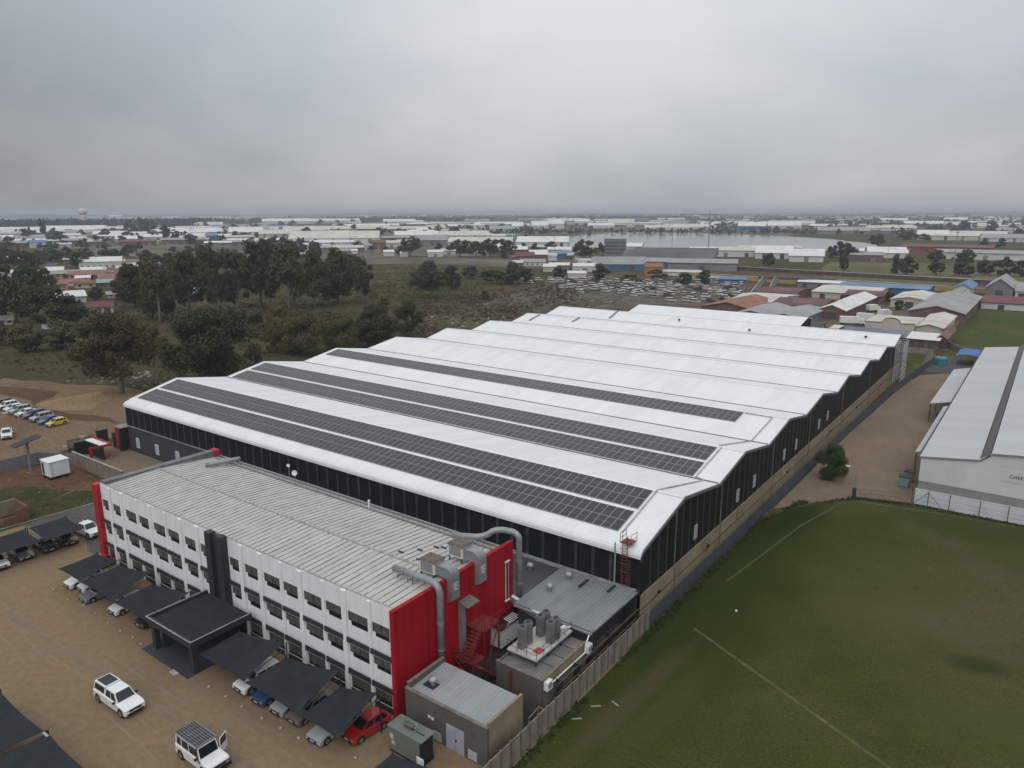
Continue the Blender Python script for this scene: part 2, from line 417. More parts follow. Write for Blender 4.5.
(-789.8, 1001.9, 10.5, 8.6, 'far', '@far'),
(-971.1, 578.9, 9.9, 8.5, 'far', '@far'),
(-620.8, 581.7, 5.7, 4.9, 'round', '@far'),
(-768.2, 276.1, 10.8, 7.3, 'green', '@far'),
(-733.3, 284.0, 8.5, 7.3, 'round', '@far'),
(-904.1, 646.0, 6.0, 4.0, 'far', '@far'),
(-592.4, 394.5, 8.3, 7.5, 'round', '@far'),
(-531.6, 536.9, 8.8, 6.0, 'round', '@far'),
(-1248.2, 809.0, 11.8, 6.3, 'far', '@far'),
(-822.1, 331.5, 7.3, 4.7, 'green', '@far'),
(-345.5, 127.9, 8.3, 5.1, 'round', '@left'),
(-598.6, 321.7, 7.1, 4.5, 'round', '@left'),
(-383.2, 143.2, 7.4, 5.6, 'round', '@left'),
(-361.0, 182.3, 7.6, 5.8, 'green', '@left'),
(-433.2, 237.4, 8.0, 5.2, 'round', '@left'),
(-379.1, 131.7, 7.7, 5.4, 'round', '@left'),
(-449.6, 162.3, 5.7, 3.4, 'green', '@left'),
(-450.2, 161.4, 5.8, 4.6, 'green', '@left'),
(-483.3, 171.1, 7.7, 4.5, 'round', '@left'),
(-464.4, 254.0, 8.2, 5.8, 'round', '@left'),
(-297.6, 155.9, 9.1, 4.9, 'green', '@left'),
(-467.9, 261.6, 7.1, 4.5, 'green', '@left'),
(-386.1, 211.1, 7.3, 4.2, 'green', '@left'),
(-314.0, 171.8, 5.8, 3.5, 'round', '@left'),
(-410.8, 153.2, 8.7, 5.8, 'green', '@left'),
(-379.6, 191.1, 9.1, 5.6, 'green', '@left'),
(-472.2, 243.0, 6.7, 5.3, 'green', '@left'),
(-400.0, 138.7, 5.0, 2.8, 'round', '@left'),
(-375.2, 129.6, 5.7, 3.5, 'round', '@left'),
(-293.4, 159.8, 8.8, 4.7, 'round', '@left'),
(-365.5, 186.4, 8.7, 5.4, 'round', '@left'),
(-195.1, 162.0, 5.2, 3.4, 'olive', '@scrub'),
(-221.1, 174.5, 4.0, 3.1, 'olive', '@scrub'),
(-210.6, 173.2, 5.5, 3.6, 'olive', '@scrub'),
(-198.8, 209.9, 4.9, 3.8, 'olive', '@scrub'),
(-204.8, 188.4, 3.7, 2.2, 'olive', '@scrub'),
(-224.2, 185.6, 4.5, 3.5, 'olive', '@scrub'),
(-240.3, 231.6, 5.6, 3.7, 'olive', '@scrub'),
(-261.3, 192.8, 4.6, 3.2, 'olive', '@scrub'),
(-214.1, 193.9, 2.8, 2.0, 'olive', '@scrub'),
(-218.9, 152.1, 5.4, 3.1, 'olive', '@scrub'),
(-169.5, 174.6, 3.6, 2.1, 'olive', '@scrub'),
(-185.0, 167.3, 4.8, 3.0, 'olive', '@scrub'),
(-231.5, 191.7, 5.1, 3.5, 'olive', '@scrub'),
(-240.2, 157.2, 5.2, 3.4, 'olive', '@scrub'),
(-340.2, 241.0, 9.0, 5.1, 'gum', '@belt'),
(-400.2, 239.3, 12.8, 6.7, 'gum', '@belt'),
(-336.9, 274.2, 12.3, 7.8, 'round', '@belt'),
(-397.4, 340.8, 16.2, 10.1, 'round', '@belt'),
(-466.6, 309.1, 9.8, 6.7, 'gum', '@belt'),
(-421.8, 329.2, 16.1, 11.6, 'gum', '@belt'),
(-391.6, 345.1, 15.8, 9.3, 'green', '@belt'),
(-447.5, 659.7, 6.1, 4.9, 'far', '@right'),
(-315.9, 427.2, 3.0, 2.4, 'far', '@right'),
(-257.3, 447.2, 3.3, 2.3, 'far', '@right'),
(-337.9, 462.4, 5.2, 4.6, 'far', '@right'),
(-454.2, 602.8, 6.9, 6.2, 'far', '@right'),
(-282.1, 482.3, 3.9, 3.0, 'far', '@right'),
(-310.0, 563.3, 4.4, 2.7, 'far', '@right'),
(-327.3, 504.9, 3.7, 2.1, 'far', '@right'),
(-433.5, 617.2, 4.4, 3.0, 'far', '@right'),
(-330.1, 568.7, 5.2, 3.7, 'far', '@right'),
(-279.0, 443.4, 3.1, 2.4, 'far', '@right'),
(-385.8, 563.2, 5.3, 4.8, 'far', '@right'),
(-413.0, 550.8, 6.1, 3.6, 'far', '@right'),
(-386.2, 596.2, 4.1, 3.3, 'far', '@right'),
(-286.1, 514.4, 4.8, 3.0, 'far', '@right'),
(-330.8, 589.8, 4.1, 3.1, 'far', '@right'),
(-315.1, 442.7, 3.8, 3.2, 'far', '@right'),
(-267.3, 440.8, 3.1, 1.9, 'far', '@right'),
(-371.0, 603.7, 5.3, 3.2, 'far', '@right'),
(-284.2, 473.8, 4.9, 3.9, 'far', '@right'),
(-407.8, 574.7, 6.3, 4.8, 'far', '@right'),
(-342.5, 469.8, 3.8, 3.1, 'far', '@right')]
BACK=[(-1853.5, 701.2, 97.1, 50.0, 12.6, 1.209, 'white', 'white', 'shed', '@farshed'),
(-1788.6, 786.6, 119.1, 60.0, 15.0, 1.156, 'cream', 'white', 'shed', '@farshed'),
(-1436.5, 522.4, 30.4, 30.0, 6.3, 1.222, 'white', 'white', 'shed', '@farshed'),
(-1053.8, 388.3, 37.5, 30.0, 8.1, 1.218, 'brick', 'grey', 'shed', '@farshed'),
(-1028.2, 404.9, 16.2, 15.0, 9.6, 1.196, 'white', 'blue', 'shed', '@farshed'),
(-3370.8, 1489.2, 126.9, 60.0, 12.2, 1.155, 'cream', 'cream', 'shed', '@farshed'),
(-1236.5, 543.6, 23.4, 25.0, 8.9, 1.157, 'blue', 'grey', 'shed', '@farshed'),
(-1393.2, 669.1, 54.4, 40.0, 10.2, 1.123, 'grey', 'white', 'shed', '@farshed'),
(-5697.7, 2792.5, 81.8, 40.0, 28.9, 1.115, 'white', 'white', 'shed', '@farshed'),
(-1241.7, 643.2, 36.7, 30.0, 7.8, 1.093, 'cream', 'white', 'shed', '@farshed'),
(-1146.3, 624.4, 42.5, 30.0, 8.1, 1.072, 'white', 'white', 'shed', '@farshed'),
(-1040.3, 620.8, 41.6, 40.0, 8.9, 1.033, 'white', 'cream', 'shed', '@farshed'),
(-1015.7, 636.3, 14.8, 20.0, 12.8, 1.011, 'blue', 'blue', 'shed', '@farshed'),
(-1073.7, 694.8, 20.7, 30.0, 9.0, 0.996, 'grey', 'white', 'shed', '@farshed'),
(-977.2, 503.8, 42.0, 25.0, 8.0, 1.095, 'brick', 'red', 'shed', '@farshed'),
(-880.9, 565.6, 44.3, 30.0, 5.9, 1.0, 'grey', 'white', 'shed', '@farshed'),
(-3381.8, 2211.6, 200.3, 80.0, 21.8, 0.992, 'white', 'grey', 'shed', '@farshed'),
(-1976.6, 1228.3, 77.3, 50.0, 16.5, 1.015, 'cream', 'cream', 'shed', '@farshed'),
(-1631.3, 978.6, 79.2, 50.0, 12.1, 1.03, 'grey', 'cream', 'shed', '@farshed'),
(-1200.6, 819.2, 58.3, 60.0, 16.4, 0.972, 'white', 'white', 'shed', '@farshed'),
(-2396.0, 1822.6, 183.6, 90.0, 20.2, 0.92, 'white', 'white', 'shed', '@farshed'),
(-2435.8, 2092.8, 198.9, 90.0, 17.9, 0.861, 'white', 'white', 'shed', '@farshed'),
(-1600.5, 1164.9, 75.1, 50.0, 9.4, 0.942, 'blue', 'blue', 'shed', '@farshed'),
(-1083.7, 797.6, 54.7, 50.0, 13.7, 0.936, 'cream', 'cream', 'shed', '@farshed'),
(-1332.4, 1101.9, 162.5, 60.0, 12.6, 0.88, 'cream', 'cream', 'shed', '@farshed'),
(-780.7, 665.3, 117.1, 60.0, 17.6, 0.865, 'white', 'cream', 'shed', '@farshed'),
(-639.1, 546.9, 35.0, 25.0, 6.5, 0.863, 'grey', 'grey', 'shed', '@farshed'),
(-595.7, 528.2, 14.6, 14.0, 4.8, 0.845, 'white', 'white', 'shed', '@farshed'),
(-591.6, 448.5, 15.2, 14.0, 5.3, 0.922, 'grey', 'white', 'shed', '@farshed'),
(-649.1, 620.6, 16.5, 15.0, 10.2, 0.808, 'brick', 'brick', 'shed', '@farshed'),
(-1670.5, 1556.6, 95.2, 50.0, 11.3, 0.821, 'grey', 'grey', 'shed', '@farshed'),
(-1995.7, 2020.3, 119.1, 80.0, 17.8, 0.779, 'white', 'white', 'shed', '@farshed'),
(-1223.8, 1378.8, 24.4, 30.0, 9.3, 0.726, 'white', 'white', 'shed', '@farshed'),
(-1346.1, 1574.3, 38.4, 30.0, 10.5, 0.707, 'grey', 'white', 'shed', '@farshed'),
(-841.3, 891.5, 71.2, 50.0, 12.1, 0.756, 'white', 'white', 'shed', '@farshed'),
(-761.8, 914.6, 79.1, 60.0, 12.4, 0.694, 'white', 'cream', 'shed', '@farshed'),
(-669.9, 736.2, 42.2, 25.0, 12.6, 0.738, 'grey', 'grey', 'shed', '@farshed'),
(-597.8, 747.4, 81.6, 40.0, 10.6, 0.675, 'cream', 'cream', 'shed', '@farshed'),
(-1430.1, 1863.9, 124.6, 80.0, 11.7, 0.654, 'white', 'white', 'shed', '@farshed'),
(-982.8, 1305.7, 52.1, 40.0, 12.4, 0.645, 'white', 'grey', 'shed', '@farshed'),
(-535.4, 525.1, 9.9, 10.0, 5.6, 0.795, 'white', 'white', 'shed', '@farshed'),
(-511.1, 521.2, 7.7, 10.0, 5.0, 0.776, 'white', 'white', 'shed', '@farshed'),
(-485.6, 538.1, 14.5, 12.0, 6.4, 0.734, 'white', 'white', 'shed', '@farshed'),
(-749.2, 1003.6, 36.7, 40.0, 6.0, 0.641, 'teal', 'teal', 'shed', '@farshed'),
(-1060.7, 1471.3, 26.5, 40.0, 18.6, 0.625, 'white', 'white', 'shed', '@farshed'),
(-1013.5, 1498.1, 38.4, 30.0, 20.9, 0.595, 'white', 'white', 'shed', '@farshed'),
(-1038.1, 1606.7, 40.6, 30.0, 25.8, 0.574, 'white', 'white', 'shed', '@farshed'),
(-1387.2, 2320.7, 53.5, 40.0, 17.2, 0.539, 'white', 'white', 'shed', '@farshed'),
(-1014.3, 1909.3, 73.8, 60.0, 21.9, 0.488, 'white', 'cream', 'shed', '@farshed'),
(-997.7, 1765.4, 69.5, 30.0, 12.8, 0.514, 'white', 'white', 'shed', '@farshed'),
(-751.9, 1646.6, 105.9, 50.0, 11.1, 0.428, 'white', 'cream', 'shed', '@farshed'),
(-720.3, 1784.3, 64.4, 40.0, 8.1, 0.384, 'white', 'white', 'shed', '@farshed'),
(-585.0, 1741.4, 62.8, 50.0, 17.8, 0.324, 'blue', 'white', 'shed', '@farshed'),
(-554.5, 1876.9, 85.6, 50.0, 16.4, 0.287, 'white', 'white', 'shed', '@farshed'),
(-333.7, 1518.5, 90.8, 60.0, 12.4, 0.216, 'grey', 'grey', 'shed', '@farshed'),
(-547.6, 3286.7, 98.5, 60.0, 15.1, 0.165, 'white', 'white', 'shed', '@farshed'),
(-650.5, 2273.0, 129.4, 80.0, 15.4, 0.279, 'white', 'cream', 'shed', '@farshed'),
(-327.8, 2442.4, 100.5, 60.0, 13.7, 0.133, 'grey', 'white', 'shed', '@farshed'),
(-343.5, 3378.9, 77.6, 60.0, 16.8, 0.101, 'white', 'white', 'shed', '@farshed'),
(-156.0, 1267.3, 40.1, 40.0, 14.1, 0.123, 'white', 'white', 'shed', '@farshed'),
(-116.5, 1268.8, 109.1, 50.0, 13.0, 0.092, 'cream', 'cream', 'shed', '@farshed'),
(-60.0, 1239.1, 62.1, 40.0, 10.3, 0.048, 'white', 'grey', 'shed', '@farshed'),
(-127.0, 757.6, 32.2, 40.0, 9.1, 0.166, 'white', 'white', 'shed', '@farshed'),
(-97.2, 902.1, 84.0, 40.0, 7.0, 0.107, 'red', 'red', 'shed', '@farshed'),
(-52.0, 772.8, 78.9, 30.0, 8.0, 0.067, 'white', 'grey', 'shed', '@farshed'),
(-136.1, 789.6, 41.3, 30.0, 6.0, 0.171, 'white', 'white', 'shed', '@farshed'),
(-173.1, 659.6, 27.2, 30.0, 10.2, 0.257, 'white', 'white', 'shed', '@farshed'),
(-208.8, 685.2, 30.8, 40.0, 10.7, 0.296, 'white', 'white', 'shed', '@farshed'),
(-247.0, 696.5, 37.9, 40.0, 8.4, 0.341, 'white', 'cream', 'shed', '@farshed'),
(-261.5, 845.0, 67.0, 50.0, 3.9, 0.3, 'white', 'cream', 'shed', '@farshed'),
(-307.6, 764.2, 26.7, 40.0, 4.4, 0.383, 'white', 'white', 'shed', '@farshed'),
(-516.0, 767.3, 64.1, 60.0, 11.8, 0.592, 'white', 'white', 'shed', '@farshed'),
(-41.5, 814.5, 50.2, 30.0, 4.7, 0.051, 'grey', 'white', 'shed', '@farshed'),
(-147.4, 726.2, 10.8, 12.0, 5.0, 0.2, 'brick', 'grey', 'shed', '@farshed'),
(-126.6, 690.7, 15.3, 15.0, 8.0, 0.181, 'brick', 'grey', 'shed', '@farshed'),
(-626.4, 553.9, 31.0, 26.7, 6.6, 0.847, 'brick', 'cream', 'shed', '@farshed'),
(-756.4, 590.6, 31.0, 39.3, 4.9, 0.908, 'white', 'cream', 'shed', '@farshed'),
(-932.2, 1121.0, 77.6, 38.2, 7.9, 0.694, 'white', 'grey', 'shed', '@farshed'),
(-721.0, 758.9, 48.8, 34.6, 5.1, 0.76, 'grey', 'grey', 'shed', '@farshed'),
(-888.9, 767.4, 59.0, 35.4, 8.8, 0.859, 'grey', 'white', 'shed', '@farshed'),
(-659.1, 666.7, 23.1, 22.2, 5.2, 0.78, 'white', 'grey', 'shed', '@farshed'),
(-1201.3, 417.0, 22.1, 28.6, 7.1, 1.237, 'brick', 'grey', 'shed', '@farshed'),
(-503.3, 578.4, 13.1, 26.3, 5.3, 0.716, 'white', 'cream', 'shed', '@farshed'),
(-611.0, 776.0, 28.1, 21.8, 6.6, 0.667, 'grey', 'cream', 'shed', '@farshed'),
(-1293.5, 500.1, 39.6, 28.2, 9.4, 1.202, 'grey', 'grey', 'shed', '@farshed'),
(-1157.8, 998.0, 41.2, 19.9, 7.5, 0.859, 'white', 'grey', 'shed', '@farshed'),
(-1012.1, 526.8, 43.4, 37.3, 5.2, 1.091, 'white', 'grey', 'shed', '@farshed'),
(-702.8, 598.1, 29.1, 32.4, 4.5, 0.866, 'white', 'cream', 'shed', '@farshed'),
(-735.0, 965.6, 22.6, 35.0, 7.0, 0.651, 'white', 'white', 'shed', '@farshed'),
(-1025.6, 471.1, 21.5, 25.1, 8.1, 1.14, 'brick', 'cream', 'shed', '@farshed'),
(-711.6, 538.6, 24.9, 34.4, 7.5, 0.923, 'brick', 'cream', 'shed', '@farshed'),
(-734.8, 623.3, 52.4, 37.2, 7.9, 0.867, 'white', 'white', 'shed', '@farshed'),
(-1026.4, 419.0, 44.1, 33.3, 5.2, 1.183, 'cream', 'cream', 'shed', '@farshed'),
(-975.2, 569.5, 59.5, 20.1, 8.6, 1.042, 'brick', 'grey', 'shed', '@farshed'),
(-1350.5, 838.9, 43.4, 26.1, 7.1, 1.015, 'brick', 'cream', 'shed', '@farshed'),
(-1373.7, 506.3, 31.3, 18.7, 5.7, 1.218, 'white', 'white', 'shed', '@farshed'),
(-1027.7, 414.1, 16.5, 27.6, 5.2, 1.188, 'white', 'cream', 'shed', '@farshed'),
(-780.0, 859.6, 32.7, 31.0, 5.5, 0.737, 'grey', 'white', 'shed', '@farshed'),
(-1163.0, 445.7, 42.6, 25.8, 7.4, 1.205, 'white', 'white', 'shed', '@farshed'),
(-1129.2, 566.2, 28.6, 27.8, 9.1, 1.106, 'cream', 'white', 'shed', '@farshed'),
(-668.5, 520.5, 19.7, 19.4, 5.2, 0.909, 'white', 'grey', 'shed', '@farshed'),
(-852.2, 610.6, 35.2, 29.6, 8.8, 0.949, 'white', 'white', 'shed', '@farshed'),
(-732.2, 634.2, 31.2, 31.9, 5.0, 0.857, 'brick', 'white', 'shed', '@farshed'),
(-1379.1, 599.1, 25.5, 34.6, 8.0, 1.161, 'grey', 'white', 'shed', '@farshed'),
(-601.2, 464.2, 19.3, 36.6, 4.1, 0.913, 'white', 'cream', 'shed', '@farshed'),
(-1331.3, 659.1, 35.8, 28.2, 7.7, 1.111, 'white', 'white', 'shed', '@farshed'),
(-1167.9, 463.1, 44.7, 39.9, 4.9, 1.193, 'brick', 'cream', 'shed', '@farshed'),
(-1310.4, 649.3, 72.2, 18.6, 5.7, 1.111, 'white', 'white', 'shed', '@farshed'),
(-576.0, 502.4, 14.0, 18.8, 6.7, 0.854, 'grey', 'grey', 'shed', '@farshed'),
(-1323.1, 685.8, 24.5, 26.0, 9.7, 1.093, 'white', 'white', 'shed', '@farshed'),
(-780.4, 656.7, 42.4, 20.4, 5.9, 0.871, 'brick', 'white', 'shed', '@farshed'),
(-1500.5, 544.7, 43.0, 18.4, 8.9, 1.223, 'brick', 'grey', 'shed', '@farshed'),
(-1006.3, 1072.7, 53.4, 32.7, 8.5, 0.753, 'white', 'white', 'shed', '@farshed'),
(-1158.9, 510.4, 20.8, 38.6, 8.0, 1.156, 'cream', 'white', 'shed', '@farshed'),
(-1072.9, 470.4, 34.2, 29.8, 8.8, 1.158, 'brick', 'grey', 'shed', '@farshed'),
(-1220.8, 692.6, 54.8, 31.0, 7.5, 1.055, 'white', 'white', 'shed', '@farshed'),
(-972.4, 1064.8, 41.6, 33.4, 6.4, 0.74, 'grey', 'white', 'shed', '@farshed'),
(-655.0, 588.2, 39.3, 26.9, 6.7, 0.839, 'white', 'grey', 'shed', '@farshed'),
(-798.0, 619.9, 38.9, 37.9, 8.3, 0.91, 'grey', 'grey', 'shed', '@farshed'),
(-811.4, 798.5, 58.4, 30.0, 6.9, 0.793, 'brick', 'grey', 'shed', '@farshed'),
(-1157.5, 698.4, 25.0, 19.8, 9.2, 1.028, 'cream', 'white', 'shed', '@farshed'),
(-959.4, 650.3, 45.1, 39.6, 5.2, 0.975, 'white', 'white', 'shed', '@farshed'),
(-461.6, 623.1, 28.4, 25.3, 8.1, 0.638, 'grey', 'white', 'shed', '@farshed'),
(-814.7, 1026.7, 39.2, 29.4, 6.3, 0.671, 'grey', 'cream', 'shed', '@farshed'),
(-442.4, 601.0, 33.4, 35.5, 7.9, 0.634, 'brick', 'white', 'shed', '@farshed'),
(-1576.6, 554.3, 65.7, 39.9, 8.2, 1.233, 'cream', 'cream', 'shed', '@farshed'),
(-544.2, 697.3, 29.5, 28.6, 6.7, 0.663, 'white', 'white', 'shed', '@farshed'),
(-664.6, 656.9, 20.9, 24.3, 8.0, 0.791, 'cream', 'cream', 'shed', '@farshed'),
(-851.9, 606.8, 30.9, 30.8, 5.5, 0.952, 'white', 'grey', 'shed', '@farshed'),
(-1046.7, 693.6, 58.0, 19.8, 7.4, 0.986, 'white', 'cream', 'shed', '@farshed'),
(-846.9, 587.5, 50.8, 26.0, 7.4, 0.964, 'brick', 'grey', 'shed', '@farshed'),
(-483.1, 626.4, 40.6, 32.8, 5.3, 0.657, 'cream', 'white', 'shed', '@farshed'),
(-683.8, 511.3, 21.6, 28.7, 7.8, 0.929, 'white', 'white', 'shed', '@farshed'),
(-506.9, 652.9, 20.7, 37.6, 6.1, 0.66, 'cream', 'cream', 'shed', '@farshed'),
(-1221.0, 423.5, 54.5, 39.4, 6.3, 1.237, 'white', 'white', 'shed', '@farshed'),
(-406.2, 686.8, 9.0, 12.8, 5.3, 0.534, 'brick', 'grey', 'shed', '@farshed'),
(-385.4, 623.8, 15.4, 12.9, 5.7, 0.553, 'brick', 'grey', 'shed', '@farshed'),
(-299.5, 498.7, 14.9, 13.5, 4.9, 0.541, 'brick', 'brick', 'shed', '@farshed'),
(-381.2, 536.5, 17.5, 13.0, 4.2, 0.618, 'grey', 'brick', 'shed', '@farshed'),
(-308.8, 522.8, 16.3, 14.8, 5.0, 0.534, 'white', 'grey', 'shed', '@farshed'),
(-299.6, 513.2, 13.9, 15.8, 4.9, 0.528, 'brick', 'cream', 'shed', '@farshed'),
(-415.9, 682.8, 20.8, 16.2, 4.4, 0.547, 'cream', 'cream', 'shed', '@farshed'),
(-371.4, 585.3, 13.8, 12.7, 6.1, 0.565, 'cream', 'cream', 'shed', '@farshed'),
(-364.7, 548.7, 19.3, 14.3, 6.4, 0.587, 'white', 'cream', 'shed', '@farshed'),
(-273.6, 462.1, 15.6, 14.2, 5.6, 0.535, 'white', 'white', 'shed', '@farshed'),
(-403.3, 707.6, 13.4, 14.3, 4.7, 0.518, 'brick', 'grey', 'shed', '@farshed'),
(-275.9, 479.6, 8.4, 15.3, 6.0, 0.522, 'brick', 'brick', 'shed', '@farshed'),
(-338.8, 470.4, 7.1, 13.8, 5.0, 0.624, 'brick', 'cream', 'shed', '@farshed'),
(-351.3, 575.5, 13.4, 15.2, 5.5, 0.548, 'brick', 'cream', 'shed', '@farshed'),
(-371.8, 592.7, 13.2, 11.5, 5.0, 0.56, 'brick', 'grey', 'shed', '@farshed'),
(-342.3, 577.8, 18.6, 12.4, 5.8, 0.535, 'cream', 'brick', 'shed', '@farshed'),
(-294.4, 448.0, 9.3, 12.5, 5.2, 0.581, 'cream', 'white', 'shed', '@farshed'),
(-403.9, 635.2, 8.4, 14.6, 5.0, 0.566, 'white', 'brick', 'shed', '@farshed'),
(-475.5, 702.4, 19.5, 16.9, 4.6, 0.595, 'grey', 'cream', 'shed', '@farshed'),
(-299.3, 468.0, 14.8, 12.4, 4.8, 0.569, 'grey', 'white', 'shed', '@farshed'),
(-287.7, 486.5, 10.7, 13.0, 6.0, 0.534, 'white', 'grey', 'shed', '@farshed'),
(-410.1, 671.1, 19.4, 12.5, 4.8, 0.549, 'white', 'white', 'shed', '@farshed'),
(-560.6, 253.1, 13.5, 9.0, 4.0, 1.147, 'white', 'white', 'house', '@house'),
(-502.6, 221.0, 8.2, 9.0, 2.9, 1.157, 'cream', 'white', 'house', '@house'),
(-515.3, 238.9, 12.2, 9.0, 4.5, 1.137, 'white', 'salmon', 'house', '@house'),
(-385.7, 184.4, 7.9, 9.0, 2.8, 1.125, 'cream', 'grey', 'house', '@house'),
(-408.5, 166.0, 6.6, 9.0, 4.0, 1.185, 'brick', 'brick', 'house', '@house'),
(-624.3, 319.2, 15.4, 9.0, 4.0, 1.098, 'cream', 'salmon', 'house', '@house'),
(-545.7, 217.6, 9.6, 9.0, 4.8, 1.191, 'white', 'white', 'house', '@house'),
(-534.4, 225.5, 7.7, 9.0, 4.0, 1.171, 'brick', 'brick', 'house', '@house'),
(-582.1, 224.7, 12.7, 9.0, 3.9, 1.202, 'cream', 'brick', 'house', '@house'),
(-570.2, 289.4, 11.4, 9.0, 4.8, 1.101, 'brick', 'cream', 'house', '@house'),
(-551.4, 274.2, 14.2, 9.0, 4.3, 1.109, 'cream', 'cream', 'house', '@house'),
(-447.2, 212.2, 7.8, 9.0, 3.5, 1.128, 'brick', 'grey', 'house', '@house'),
(-534.2, 227.5, 12.9, 9.0, 4.6, 1.168, 'white', 'grey', 'house', '@house'),
(-453.1, 174.7, 6.5, 9.0, 4.5, 1.203, 'cream', 'salmon', 'house', '@house'),
(-397.0, 201.5, 7.7, 9.0, 3.2, 1.101, 'salmon', 'white', 'house', '@house'),
(-492.8, 195.7, 9.5, 9.0, 3.5, 1.193, 'brick', 'white', 'house', '@house'),
(-398.6, 202.3, 6.9, 9.0, 3.5, 1.101, 'salmon', 'brick', 'house', '@house'),
(-526.2, 253.6, 10.1, 9.0, 4.3, 1.122, 'brick', 'brick', 'house', '@house'),
(-559.5, 255.4, 13.7, 9.0, 3.7, 1.143, 'cream', 'cream', 'house', '@house'),
(-701.5, 303.2, 16.2, 9.0, 4.2, 1.163, 'brick', 'white', 'house', '@house'),
(-646.2, 293.9, 8.8, 9.0, 3.2, 1.144, 'salmon', 'white', 'house', '@house'),
(-473.7, 197.3, 8.0, 9.0, 3.2, 1.176, 'cream', 'brick', 'house', '@house'),
(-484.1, 196.9, 8.1, 9.0, 4.1, 1.185, 'white', 'brick', 'house', '@house'),
(-639.6, 308.2, 16.0, 9.0, 4.0, 1.122, 'cream', 'cream', 'house', '@house'),
(-573.9, 295.6, 11.7, 9.0, 3.3, 1.095, 'salmon', 'white', 'house', '@house'),
(-396.6, 165.3, 7.2, 9.0, 4.3, 1.176, 'cream', 'brick', 'house', '@house'),
(-540.1, 209.4, 11.1, 9.0, 3.4, 1.201, 'salmon', 'grey', 'house', '@house'),
(-659.0, 252.2, 14.6, 9.0, 4.4, 1.205, 'brick', 'cream', 'house', '@house'),
(-564.0, 277.9, 11.9, 9.0, 3.7, 1.113, 'cream', 'brick', 'house', '@house'),
(-451.1, 199.3, 10.9, 9.0, 3.8, 1.155, 'cream', 'brick', 'house', '@house'),
(-373.3, 192.0, 6.2, 9.0, 3.1, 1.096, 'cream', 'grey', 'house', '@house'),
(-473.9, 183.9, 7.7, 9.0, 3.0, 1.201, 'salmon', 'brick', 'house', '@house'),
(-457.5, 178.0, 6.8, 9.0, 3.3, 1.2, 'salmon', 'brick', 'house', '@house'),
(-474.0, 224.4, 12.2, 9.0, 4.7, 1.129, 'salmon', 'salmon', 'house', '@house'),
(-536.6, 198.7, 9.0, 9.0, 3.5, 1.216, 'white', 'brick', 'house', '@house'),
(-537.0, 217.8, 11.6, 9.0, 4.6, 1.185, 'salmon', 'grey', 'house', '@house'),
(-525.2, 245.7, 10.1, 9.0, 3.2, 1.133, 'cream', 'grey', 'house', '@house'),
(-582.0, 235.5, 10.4, 9.0, 3.8, 1.186, 'salmon', 'brick', 'house', '@house'),
(-449.2, 207.2, 7.2, 9.0, 3.8, 1.139, 'brick', 'brick', 'house', '@house'),
(-596.0, 315.0, 15.1, 9.0, 3.9, 1.085, 'salmon', 'cream', 'house', '@house'),
(-1663.5, 2726.2, 101.3, 55.4, 11.1, 0.548, 'grey', 'cream', 'shed', '@farshed'),
(-4099.3, 5801.4, 240.7, 34.7, 12.1, 0.615, 'cream', 'cream', 'shed', '@farshed'),
(-2003.7, 8910.0, 68.3, 79.1, 11.1, 0.221, 'grey', 'white', 'shed', '@farshed'),
(-460.4, 2341.4, 31.9, 74.0, 6.0, 0.194, 'grey', 'white', 'shed', '@farshed'),
(-1467.2, 1231.3, 50.8, 41.7, 9.1, 0.873, 'cream', 'grey', 'shed', '@farshed'),
(-49331.0, 21484.9, 806.1, 57.6, 48.4, 1.16, 'white', 'white', 'shed', '@farshed'),
(-1466.4, 5031.7, 46.9, 58.2, 9.4, 0.284, 'white', 'grey', 'shed', '@farshed'),
(-10235.7, 7828.0, 93.6, 64.2, 13.6, 0.918, 'white', 'cream', 'shed', '@farshed'),
(-1735.6, 682.0, 107.6, 51.0, 8.1, 1.196, 'grey', 'white', 'shed', '@farshed'),
(-2402.7, 5835.5, 112.3, 30.8, 9.6, 0.391, 'grey', 'white', 'shed', '@farshed'),
(-2701.9, 7435.7, 164.9, 54.3, 8.7, 0.349, 'brick', 'grey', 'shed', '@farshed'),
(-4072.0, 5710.7, 233.4, 51.0, 13.7, 0.619, 'grey', 'white', 'shed', '@farshed'),
(-107.2, 3872.2, 149.0, 78.7, 6.0, 0.028, 'grey', 'cream', 'shed', '@farshed'),
(-1647.2, 586.0, 136.6, 60.1, 7.0, 1.229, 'grey', 'white', 'shed', '@farshed'),
(-25374.9, 13129.3, 174.8, 60.5, 27.4, 1.093, 'cream', 'grey', 'shed', '@farshed'),
(-22494.3, 9938.7, 294.0, 60.1, 26.1, 1.155, 'cream', 'grey', 'shed', '@farshed'),
(-195.5, 3389.7, 104.9, 73.3, 8.0, 0.058, 'white', 'white', 'shed', '@farshed'),
(-794.5, 7167.2, 96.2, 39.5, 10.4, 0.11, 'brick', 'white', 'shed', '@farshed'),
(-1422.0, 839.8, 124.1, 60.2, 10.6, 1.037, 'grey', 'white', 'shed', '@farshed'),
(-19789.0, 7525.4, 251.4, 65.2, 26.9, 1.207, 'cream', 'grey', 'shed', '@farshed'),
(-5492.9, 3074.6, 65.6, 41.4, 13.3, 1.061, 'grey', 'white', 'shed', '@farshed'),
(-499.8, 4946.7, 40.0, 43.5, 7.5, 0.101, 'grey', 'cream', 'shed', '@farshed'),
(-19499.0, 10950.9, 467.4, 36.6, 22.4, 1.059, 'cream', 'cream', 'shed', '@farshed'),
(-61.7, 1754.6, 94.4, 59.2, 8.2, 0.035, 'white', 'grey', 'shed', '@farshed'),
